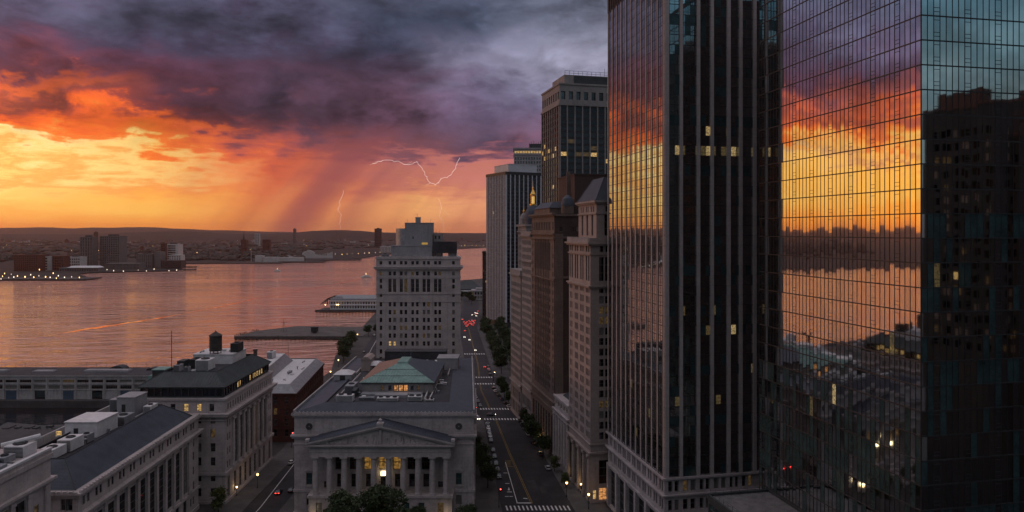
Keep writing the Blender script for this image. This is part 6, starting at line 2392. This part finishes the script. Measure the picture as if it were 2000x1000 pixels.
# white frame structure (open steel pavilion) in front of the far woods
o = thing('white_frame_pavilion', 'white open steel framework with an arched middle on the far waterfront', 'pavilion', (Xat(607, 2600), 2600, -.5))
b = MB()
sc = 2600 / 1400
for i in range(46):
    px = -46 + i * 2
    if px < -16: h = 3.5 + 1.5 * sin(i)
    elif px < 8: h = 9 + 13 * sqrt(max(0, 1 - ((px + 4) / 13) ** 2)) if abs(px + 4) < 13 else 8
    elif px < 24: h = 9 - .2 * (px - 8) + 2 * sin(i * 2.2)
    elif px < 34: h = 10 + (px - 24) * .5 if i % 2 else 4
    else: h = 12 + (px - 34) * .7
    if px > 43: break
    x = px * sc
    b.box(x - .9, x + .9, -1, 1, 0, h + 6)
    b.box(x, x + 2 * sc, -.8, .8, 4.5, 5.6)
b.build('steelwork', M['white_paint'], o)
b = MB()
for i in range(14):
    a0, a1 = pi * i / 14, pi * (i + 1) / 14
    b.tube((-4 * sc + 24 * cos(a0), 3, 8 + 20 * sin(a0)), (-4 * sc + 24 * cos(a1), 3, 8 + 20 * sin(a1)), .8, 5)
b.build('arch', M['white_paint'], o)

# piers of the far shore
def far_pier(label, px0, px1, py, d, dep):
    b = MB(); x0, x1 = Xat(px0, d), Xat(px1, d)
    b.box(x0, x1, d, d + dep, -1.8, .4)
    n = max(3, int((x1 - x0) / 14))
    for i in range(n + 1): b.tube((x0 + (x1 - x0) * i / n, d + .5, -4), (x0 + (x1 - x0) * i / n, d + .5, 1.6), .8, 5)
    return tag(b.build('pier', M['dark_concrete']), label, 'pier', 'piers of the far shore')


far_pier('long dark lamp-lit pier at the left of the far shore', -90, 166, 548, 1455, 60)
far_pier('upper short pier at the tip of the far waterfront', 350, 381, 521, 1975, 14)
far_pier('lower short pier at the tip of the far waterfront', 352, 381, 530, 1830, 10)
far_pier('dark pier carrying the long white sheds', 440, 545, 516, 2215, 40)
far_pier('low pier right of the white sheds on the far shore', 545, 631, 512, 2290, 40)
far_pier('slim far pier below the white framework', 632, 702, 507, 2470, 40)

# many small buildings inland: single things, three kinds
fr_ = random.Random(41)
protos = []
for kind, m_, wm in (('pale', 'far_white', 'pane'), ('brick', 'far_brick', 'pane'), ('grey', 'far_grey', 'pane')):
    for v in range(3):
        b = MB()
        w, dp, h = ((26, 18, 12), (18, 16, 20), (40, 22, 9))[v]
        b.box(-w / 2, w / 2, 0, dp, 0, h, 0)
        if v == 0:
            b.face([(-w / 2 - .5, -.5, h), (w / 2 + .5, -.5, h), (w / 2 + .5, dp / 2, h + 5), (-w / 2 - .5, dp / 2, h + 5)], 2)
            b.face([(w / 2 + .5, dp + .5, h), (-w / 2 - .5, dp + .5, h), (-w / 2 - .5, dp / 2, h + 5), (w / 2 + .5, dp / 2, h + 5)], 2)
            for s in (-1, 1): b.face([(s * w / 2, 0, h), (s * w / 2, dp, h), (s * w / 2, dp / 2, h + 5)][::s], 0)
        else:
            b.box(-w / 2 - .3, w / 2 + .3, -.3, dp + .3, h, h + .8, 0); b.box(-w * .2, w * .15, dp * .3, dp * .7, h + .8, h + 4, 2)
        n = int(w / 4.5)
        for i in range(n):
            for j in range(max(1, int(h / 4))):
                x = -w / 2 + w * (i + .3) / n
                b.box(x, x + w / n * .45, -.12, -.02, 1.5 + j * 4, 3.4 + j * 4, 1)
        protos.append((kind, b.mesh('far_building', [M[m_], M['pane'], M['far_dark']])))
lab = {'pale': 'small pale building among the dark trees of the far shore', 'brick': 'small red brick building among the dark trees of the far shore', 'grey': 'small grey building among the dark trees of the far shore'}
for i in range(230):
    py = fr_.choice((fr_.uniform(462, 474), fr_.uniform(462, 484), fr_.uniform(470, 492)))
    px = fr_.uniform(-40, 950)
    if px > 600 and py > 478: continue
    if px < 160 and py > 480: py -= 16
    if 350 < px < 600 and py > 488: continue
    d = P * (H + .5) / (py - 452)
    if d > 7600: continue
    kind, me = fr_.choices(protos, (2, 1, 2, 2, 2, 2, 4, 3, 4))[0]
    o = obj_of('far_building', me, None, (Xat(px, d), d, -.5))
    s = fr_.uniform(.7, 1.3)
    o.scale = (s, s, s * fr_.uniform(.7, 1.3)); o.rotation_euler = (0, 0, fr_.uniform(-.5, .5))
    tag(o, lab[kind], 'building', 'small %s buildings inland on the far shore' % kind)

# far woods: one mass of canopy
b = MB()
for i in range(2600):
    py = fr_.uniform(459, 513)
    px = fr_.uniform(-500, 960)
    if px > 600 and py > 490 - (px - 600) * .05: continue
    if px < 170 and py > 520: continue
    if 170 <= px < 350 and py > 508: continue
    if px >= 350 and py > 509: continue
    if fr_.random() < .35 and py < 480: continue
    d = P * (H + .5) / (py - 452)
    x = Xat(px, d)
    r = fr_.uniform(9, 20) * (1 + (d > 3500) * .8)
    h = fr_.uniform(8, 15)
    n = 7
    ph = fr_.random() * 6
    prof = [(1.0, .0), (1.05, .35), (.8, .75), (.35, 1.0)]
    i0 = len(b.v)
    for (k_, z_) in prof:
        for q in range(n):
            a_ = 2 * pi * q / n + ph
            rr_ = r * k_ * fr_.uniform(.75, 1.2)
            b.v.append((x + rr_ * cos(a_), d + rr_ * sin(a_), -.6 + h * z_ * fr_.uniform(.85, 1.12)))
    for s in range(3):
        for q in range(n):
            j = (q + 1) % n
            b.f.append((i0 + s * n + q, i0 + s * n + j, i0 + (s + 1) * n + j, i0 + (s + 1) * n + q)); b.mi.append(0)
    b.f.append(tuple(i0 + 3 * n + q for q in range(n))); b.mi.append(0)
tag(b.build('far_woods', M['far_leaf']), kind='stuff')


# ================================================================== LAMPS, SIGNALS, LIGHTNING
M['cool_lamp'] = emit('cool_lamp', (1.0, .84, .66), 2.2)
M['amber_lamp'] = emit('amber_lamp', (1.0, .62, .22), 5.0)
M['red_light'] = emit('red_light', (1.0, .05, .04), 14.0)
M['green_light'] = emit('green_light', (.08, 1.0, .45), 14.0)
M['off_light'] = mat('unlit_lens', (.03, .03, .03), rough=.2)


def lamp_protos(h, r, m_):
    b = MB(); b.lathe(0, 0, [(.22, 0), (.2, .5), (.1, .7), (.075, h - .5), (.12, h - .35)], 8)
    p_ = b.mesh('pole', M['black_iron'])
    b = MB(); b.lathe(0, 0, [(r * .4, h - .35), (r, h), (r * .95, h + r * .8), (r * .3, h + r * 1.4)], 8, 0, True)
    l_ = b.mesh('lantern', m_)
    b = MB(); b.lathe(0, 0, [(r * 1.05, h + r * 1.3), (r * .7, h + r * 1.7), (.05, h + r * 2.1)], 8, 0, True)
    return p_, l_, b.mesh('cap', M['black_iron'])


def lamp(pr, x, y, z, label, group=None, power=0, col=(1, .62, .25)):
    o = thing('street_lamp', label, 'street lamp', (x, y, z), 0, group)
    obj_of('pole', pr[0], o); obj_of('lantern', pr[1], o); obj_of('cap', pr[2], o)
    if power:
        ld = bpy.data.lights.new('lamp_light', 'POINT'); ld.energy = power; ld.color = col; ld.shadow_soft_size = .5
        lo = bpy.data.objects.new('lamp_light', ld); lo.location = (0, 0, pr[3]); lo.parent = o; link(lo)
    return o


LP = (*lamp_protos(5.0, .42, M['amber_lamp']), 5.9)
LS = (*lamp_protos(3.2, .30, M['warm_lamp']), 3.9)
x, y = G(502, 944)
lamp(LP, -96.2, 271, 0, 'lit amber street lamp on the pavement before the mansard block', 'street lamps', 160)
lamp(LS, -101.0, 263, 0, 'low lamp against the wall of the mansard block', 'street lamps', 60)
lamp(LS, -66.2, 236.8, 0, 'lit lamp left of the hall podium', 'hall lamps', 55, (1, .8, .5))
lamp(LS, -22.0, 236.8, 0, 'lit lamp right of the hall podium', 'hall lamps', 55, (1, .8, .5))
lamp(LP, 20.0, 262, 0, 'lit street lamp at the right kerb beside the near crosswalk', 'street lamps', 120, (1, .85, .5))
lamp(LS, 23.5, 279, 0, 'lit lamp by the columns of the pinkish stone block', 'street lamps', 110)
lamp(LS, 25.6, 266, 0, 'lamp by the corner column of the pinkish stone block', 'street lamps', 80)
lamp(LP, 12.6, 322, 0, 'lit lamp among the trees of the right pavement', 'street lamps', 90)
lamp(LP, 3.0, 398, 0, 'lit amber lamp at the right pavement beyond the second crosswalk', 'street lamps', 120)
lamp(LS, 22.0, 287, 0, 'lamp before the low colonnaded annex', 'street lamps', 70)
lamp(LS, 15.2, 333, 0, 'lamp at the foot of the brown brick block', 'street lamps', 70)
lamp(LP, 26.8, 250.5, 0, 'lit lamp at the corner between the pinkish stone block and the glass tower', 'street lamps', 120)
lamp(LP, -119, 470, 0, 'lamp nearest the brick building on the river road', 'street lamps', 140)
lamp(LP, -124, 512, 0, 'second lamp on the river road', 'street lamps', 140)
lamp(LP, -126, 540, 0, 'third lamp on the river road, beside the tree clump', 'street lamps', 140)
lamp(LP, -138, 640, 0, 'lamp where the flat pier meets the river road', 'street lamps', 100)
# far shore lights
b = MB(); b.lathe(0, 0, [(.35, 0), (.2, 7)], 5); fpole = b.mesh('pole', M['black_iron'])
b = MB(); b.lathe(0, 0, [(.3, 7), (.7, 8), (.7, 9), (.3, 9.6)], 7, 0, True); fl1 = b.mesh('lantern', M['cool_lamp'])
b = MB(); b.lathe(0, 0, [(.3, 7), (.8, 8), (.8, 9), (.3, 9.8)], 7, 0, True); fl2 = b.mesh('lantern', M['amber_lamp'])
frl = random.Random(77)
def farlamp(px, py, label, group, amber=False, z=-.5):
    d = P * (H - 8.5) / (py - 452)
    o = thing('street_lamp', label, 'street lamp', (Xat(px, d), d, z), 0, group)
    k = frl.choice((.45, .6, .8, 1.0, 1.15)); o.scale = (k, k, 1)
    obj_of('pole', fpole, o); obj_of('lantern', fl2 if amber or frl.random() < .25 else fl1, o)
for px, py in ((2, 544), (9, 533.5), (17, 541.5), (27, 540.5), (34, 538.5), (49, 540), (66, 540.8), (77, 526), (76, 538), (89, 540), (104, 533), (114, 538), (126, 541), (155, 541.5), (22, 535), (60, 536), (98, 541), (5, 539), (140, 540), (110, 543)):
    farlamp(px, py, 'lit lamp on or behind the long pier at the left of the far shore', 'lamps of the long far pier')
for px, py in ((222, 528), (241, 529), (286, 528.5), (301, 525), (209, 526), (270, 527), (330, 528), (345, 527)):
    farlamp(px, py, 'lit lamp on the waterfront below the apartment towers', 'lamps of the apartment waterfront')
for px, py in ((360, 506), (655, 495.5), (668, 496.5), (678, 496), (688, 495), (700, 495), (712, 494), (721, 493.5), (733, 493), (742, 492.5)):
    farlamp(px, py, 'lit lamp along the far shore left of the stone office block', 'lamps along the far shore road')
for px in (897, 901, 908, 915, 922, 930, 937, 944):
    farlamp(px, 479.4 + frl.uniform(-.6, .6), 'lit lamp on the shore between the stone office block and the striped tower', 'lamps of the shore beyond the office block')
for i in range(34):
    px = frl.uniform(0, 720); py = frl.uniform(464, 494)
    if px > 560 and py > 480: py -= 14
    farlamp(px, py, 'faint light among the dark inland trees of the far shore', 'scattered inland lights', frl.random() < .6)
# sheets of water inland catching the sunset
b = MB()
for px0, px1, py in ((12, 33, 466.6), (56, 104, 466), (107, 118, 465.8), (150, 157, 465.4)):
    d = P * (H + .3) / (py - 452)
    b.face([(Xat(px0, d), d - 190, -.3), (Xat(px1, d), d - 190, -.3), (Xat(px1, d), d + 190, -.3), (Xat(px0, d), d + 190, -.3)])
M['still_water'] = glass('still_water', (0.75, .72, .7), rough=.04)
structure('inland_water', b, M['still_water'])


def signal(x, y, h, arm, lit, label):
    o = thing('traffic_light', label, 'traffic light', (x, y, 0), 0, 'traffic lights')
    b = MB(); b.lathe(0, 0, [(.2, 0), (.16, .6), (.1, .8), (.09, h + .8)], 8)
    b.tube((0, 0, h + .6), (arm, 0, h + .6), .07, 6)
    b.build('pole', M['black_iron'], o)
    b = MB(); b.box(arm - .2, arm + .2, -.18, .18, h - .6, h + .6); b.build('signal_head', M['black_iron'], o)
    for k_, (dz_, mm) in enumerate(((.4, 'red_light'), (0, 'off_light'), (-.4, 'green_light'))):
        b = MB()
        n = 10; on = (lit == 'red' and k_ == 0) or (lit == 'green' and k_ == 2)
        b.face([(arm + .17 * cos(2 * pi * i / n), -.185, h + dz_ + .17 * sin(2 * pi * i / n)) for i in range(n)])
        for i in range(n):
            a0, a1 = 2 * pi * i / n, 2 * pi * (i + 1) / n
            b.face([(arm + .17 * cos(a0), -.185, h + dz_ + .17 * sin(a0)), (arm + .17 * cos(a1), -.185, h + dz_ + .17 * sin(a1)), (arm + .12 * cos(a1), -.34, h + dz_ + .12 * sin(a1)), (arm + .12 * cos(a0), -.34, h + dz_ + .12 * sin(a0))])
        b.face([(arm + .12 * cos(2 * pi * i / n), -.34, h + dz_ + .12 * sin(2 * pi * i / n)) for i in range(n)])
        b.build('lens', M[mm] if on else M['off_light'], o)


signal(-4.6, 252, 6.0, .6, 'red', 'red traffic light on the left kerb by the near crosswalk')
signal(-99.0, 322, 6.2, .5, 'red', 'red traffic light at the corner of the mansard block and brick building')
signal(-12.2, 460, 7.0, 1.2, 'green', 'green traffic light at the right kerb before the dark park grove')
signal(-12.0, 466, 5.2, .3, 'red', 'low red traffic light beside the park grove')
signal(-20.5, 370, 5.8, 2.2, 'red', 'red traffic light at the left corner of the second crossing')
signal(6.0, 391, 5.6, -1.0, 'green', 'green traffic light at the right corner of the second crossing')

# lightning: forked bolts far beyond the hills
M['bolt'] = emit('lightning_glow', (1.0, .82, .74), 1.35)


def bolt(label, d, pts, r, forks=()):
    b = MB()
    rl = random.Random(len(pts) * 7 + int(d))
    def run(pp, r0, r1):
        fine = []
        for (xa, ya), (xc, yc) in zip(pp, pp[1:]):
            n = max(2, int(abs(xc - xa) + abs(yc - ya)) // 4)
            for i in range(n):
                t = i / n
                fine.append((xa + (xc - xa) * t + (rl.uniform(-1.9, 1.9) if i else 0), ya + (yc - ya) * t + (rl.uniform(-1.9, 1.9) if i else 0)))
        fine.append(pp[-1])
        w = [(Xat(px, d), d + 40 * sin(i), Zat(py, d)) for i, (px, py) in enumerate(fine)]
        for i, (p_, q_) in enumerate(zip(w, w[1:])):
            t = i / len(w)
            b.tube(p_, q_, r0 + (r1 - r0) * t, 5)
    run(pts, r, r * .8)
    for f in forks: run(f, r * .5, r * .25)
    return tag(b.build('lightning_bolt', M['bolt']), label, 'lightning', 'lightning bolts over the far hills')


bolt('left lightning bolt striking down to the hilltop', 17500, [(670, 372), (664, 392), (661, 408), (665, 424), (664, 447)], 1.7)
bolt('large branching lightning bolt bending through the rain cloud', 17500, [(897, 308), (890, 325), (881, 342), (865, 348), (850, 362), (840, 357), (825, 330), (815, 316), (798, 322), (775, 315), (748, 313), (728, 319)], 2.6, [[(748, 313), (735, 316), (722, 321)], [(840, 357), (834, 361), (831, 362)], [(790, 322), (800, 318), (805, 315)]])
bolt('faint thin lightning bolt above the roof of the stone office block', 17500, [(856, 388), (862, 404), (858, 420), (865, 436), (868, 452)], 1.1, [[(862, 404), (872, 416), (878, 422)]])

# ================================================================== CARS
def lerp(a, c, t): return a + (c - a) * t


def car_meshes():
    L, Wd = 4.7, 1.86
    prof = [(-2.35, .45, .72), (-2.2, .35, .95), (-1.3, .33, 1.02), (-.7, .32, 1.0), (.9, .32, .98), (1.6, .33, .92), (2.15, .36, .80), (2.35, .45, .62)]
    b = MB()
    rings = []
    for i, (x, zb, zt) in enumerate(prof):
        k = .86 if i in (0, 7) else (.95 if i in (1, 6) else 1.0)
        w = Wd / 2 * k
        rings.append([(x, -w * .9, zb), (x, -w, zb + .14), (x, -w, zt - .14), (x, -w * .9, zt), (x, w * .9, zt), (x, w, zt - .14), (x, w, zb + .14), (x, w * .9, zb)])
    for r0, r1 in zip(rings, rings[1:]):
        for j in range(8):
            jj = (j + 1) % 8
            b.face([r0[j], r0[jj], r1[jj], r1[j]])
    b.face(rings[0][::-1]); b.face(rings[-1])
    # roof panel over the glasshouse
    b.loft([(-1.35, -.66), (.35, -.66), (.35, .66), (-1.35, .66)], 1.435, [(-1.2, -.58), (.2, -.58), (.2, .58), (-1.2, .58)], 1.5)
    body = b
    g = MB()
    g.loft([(-1.95, -.84), (1.15, -.84), (1.15, .84), (-1.95, .84)], .97, [(-1.36, -.67), (.36, -.67), (.36, .67), (-1.36, .67)], 1.44)
    wh = MB()
    n = 14
    for yy, s in ((-.11, -1), (.11, 1)):
        wh.face([(.33 * cos(2 * pi * i / n), yy, .33 * sin(2 * pi * i / n)) for i in range(n)][::s], 0)
        wh.face([(.2 * cos(2 * pi * i / n), yy * 1.03, .2 * sin(2 * pi * i / n)) for i in range(n)][::s], 1)
    for i in range(n):
        a0, a1 = 2 * pi * i / n, 2 * pi * (i + 1) / n
        wh.face([(.33 * cos(a0), -.11, .33 * sin(a0)), (.33 * cos(a1), -.11, .33 * sin(a1)), (.33 * cos(a1), .11, .33 * sin(a1)), (.33 * cos(a0), .11, .33 * sin(a0))])
    return body, g, wh


cbody, cglass, cwheel = car_meshes()
M['car_glass'] = glass('car_glass', (.10, .11, .12), rough=.05)
M['tyre'] = mat('tyre', (.02, .02, .02), rough=.9)
M['alloy'] = mat('alloy', (.4, .4, .42), rough=.35, metal=.8)
M['tail_off'] = mat('tail_lens', (.25, .015, .012), rough=.2)
M['head_off'] = mat('headlamp_lens', (.5, .5, .5), rough=.1)
M['head_on'] = emit('headlamp_on', (1, .93, .78), 8.0)
M['tail_on'] = emit('tail_on', (1, .05, .03), 5.0)
PAINT = {}
for nm, c in (('white', (.7, .7, .69)), ('silver', (.42, .43, .45)), ('black', (.012, .012, .014)), ('dark grey', (.06, .062, .068)), ('dark green', (.02, .06, .05)), ('dark blue', (.02, .03, .07)), ('yellow', (.6, .33, .03))):
    PAINT[nm] = mat('car_paint_' + nm.replace(' ', '_'), c, rough=.28, var=.06, spec=.7)
BODY = {nm: cbody.mesh('body', m_) for nm, m_ in PAINT.items()}
GLS = cglass.mesh('glasshouse', M['car_glass'])
WHL = cwheel.mesh('wheel', [M['tyre'], M['alloy']])


def lens_mesh(name, m_):
    b = MB(); b.hexa([(0, -.28, -.09), (.06, -.28, -.09), (.06, .28, -.09), (0, .28, -.09), (0, -.28, .09), (.04, -.28, .09), (.04, .28, .09), (0, .28, .09)]); return b.mesh(name, m_)


HL = {True: lens_mesh('headlight', M['head_on']), False: lens_mesh('headlight', M['head_off'])}
TL = {True: lens_mesh('tail_light', M['tail_on']), False: lens_mesh('tail_light', M['tail_off'])}


def car(x, y, rz, paint, label, group, head=False, tail=False, small=False):
    o = thing('car', label, 'car', (x, y, LANDZ + .02), rz, group)
    obj_of('body', BODY[paint], o)
    for s in (-1, 1):
        obj_of('headlight', HL[head], o, (2.31, s * .52, .66))
        t = obj_of('tail_light', TL[tail], o, (-2.36, s * .55, .78)); t.rotation_euler = (0, 0, 0)
    if not small:
        obj_of('glasshouse', GLS, o)
        for sx in (-1.42, 1.42):
            for s in (-1, 1): obj_of('wheel', WHL, o, (sx, s * .84, .33))
    else:
        obj_of('glasshouse', GLS, o)
    return o


def heading(y, k):
    return atan2(8.0, lerp_tab(MAIN, y + 4, k) - lerp_tab(MAIN, y - 4, k))


rc = random.Random(17)
right = [(293, 'silver'), (312, 'dark grey'), (328, 'black'), (342, 'white'), (351, 'dark grey'), (359, 'dark green'), (366, 'black'), (396, 'silver'), (404, 'black'), (414, 'dark blue'), (424, 'dark green'), (434, 'white'), (444, 'black'), (486, 'black'), (500, 'silver'), (514, 'dark grey')]
for i, (y, p_) in enumerate(right):
    car(lerp_tab(MAIN, y, 2) - 1.5, y, heading(y, 2) + pi * (i % 3 == 1) * 0, p_, '%s parked car along the right kerb, %s, counted from the near crosswalk' % (ORD[i], p_), 'cars parked along the right kerb')
left = [(283, 'black'), (291, 'dark grey'), (299, 'dark green'), (308, 'dark green'), (317, 'black'), (332, 'dark grey'), (338.5, 'white'), (345, 'silver'), (352, 'white'), (360, 'black'), (398, 'dark grey'), (408, 'black'), (418, 'silver')]
for i, (y, p_) in enumerate(left):
    car(lerp_tab(MAIN, y, 1) + 1.5, y, heading(y, 1) + pi, p_, '%s parked car along the left kerb, %s, counted from the near crosswalk' % (ORD[i], p_), 'cars parked along the left kerb')
car(-11.0, 378, radians(4), 'black', 'dark car with lit headlights crossing the street at the second crossing', 'moving cars', head=True)
car(-17.5, 371, radians(-80), 'silver', 'silver car with bright headlights waiting at the left of the second crossing', 'moving cars', head=True)
car(-19.0, 377, radians(-84), 'white', 'white car with lit headlights turning at the second crossing', 'moving cars', head=True)
car(-86.5, 266, radians(92), 'black', 'black car with red tail lights driving up the side street', 'moving cars', tail=True)
car(-92.2, 300, radians(91), 'white', 'white car parked at the left kerb of the side street', 'cars on the side street')
car(-92.0, 309, radians(91), 'silver', 'silver car parked at the left kerb of the side street, beyond the white one', 'cars on the side street')
car(-82.4, 268, radians(91), 'black', 'black car parked at the right kerb of the side street', 'cars on the side street')
car(-92.3, 330, radians(20), 'white', 'white car crossing behind the side street junction', 'cars on the side street')
car(-16.5, 505, heading(505, 2), 'black', 'dark car with red tail lights driving away beside the park grove', 'moving cars', tail=True)
car(-19.5, 512, heading(505, 2), 'black', 'second dark car with red tail lights beside the park grove', 'moving cars', tail=True)
car(-29, 492, heading(500, 1), 'black', 'dark car braking at the far crosswalk', 'moving cars', tail=True)
car(-38.0, 640, heading(640, 1) + pi, 'silver', 'oncoming car with headlights beyond the far crosswalk', 'moving cars', head=True)
car(-30.0, 585, heading(585, 1) + pi, 'black', 'oncoming car with headlights at the far crosswalk', 'moving cars', head=True)
k_ = 0
for (px, py) in ((903, 623), (909, 632), (912, 628), (914, 634), (917, 631), (919, 628), (921, 632), (924, 627), (926, 630), (911, 636), (908, 645), (927, 625), (906, 628), (916, 626), (923, 634), (929, 612), (933, 607), (910, 630), (922, 625)):
    x, y = G(px, py, .8)
    car(x, y, radians(97), rc.choice(('black', 'dark grey', 'silver')), 'car with glowing red tail lights in the jam at the far end of the street', 'cars in the tail-light jam', tail=True, small=True)
for (px, py) in ((922, 614), (929, 614.5), (932, 611), (930, 616), (928, 610), (907, 657)):
    x, y = G(px, py, .8)
    car(x, y, radians(-83), 'black', 'oncoming car with white headlights beyond the tail-light jam', 'oncoming cars beyond the jam', head=True, small=True)
for i, (y, p_) in enumerate(((430, 'silver'), (446, 'white'), (462, 'dark grey'), (486, 'white'), (505, 'silver'), (540, 'white'), (575, 'dark grey'), (640, 'white'), (668, 'silver'))):
    car(lerp_tab(WEST, y, 1 + i % 2) + (1.6 if i % 2 == 0 else -1.6), y, radians(97), p_, '%s car along the river road counted from the brick building, %s' % (ORD[i], p_), 'cars on the river road')

# ------------------------------------------------------------------ air
b = MB()
b.box(-25000, 25000, -5000, 16500, -4.9, 262)
hz = tag(b.build('haze', []), kind='stuff')
mh = bpy.data.materials.new('evening_haze')
mh.use_nodes = True
mh.node_tree.nodes.clear()
hn = NT(mh.node_tree)
pv = hn.n.new('ShaderNodeVolumePrincipled')
pv.inputs['Color'].default_value = (1.0, 0.66, 0.58, 1)
pv.inputs['Density'].default_value = 2.6e-5
pv.inputs['Anisotropy'].default_value = 0.74
ho = hn.n.new('ShaderNodeOutputMaterial')
hn.l.new(pv.outputs[0], ho.inputs['Volume'])
hz.data.materials.append(mh)
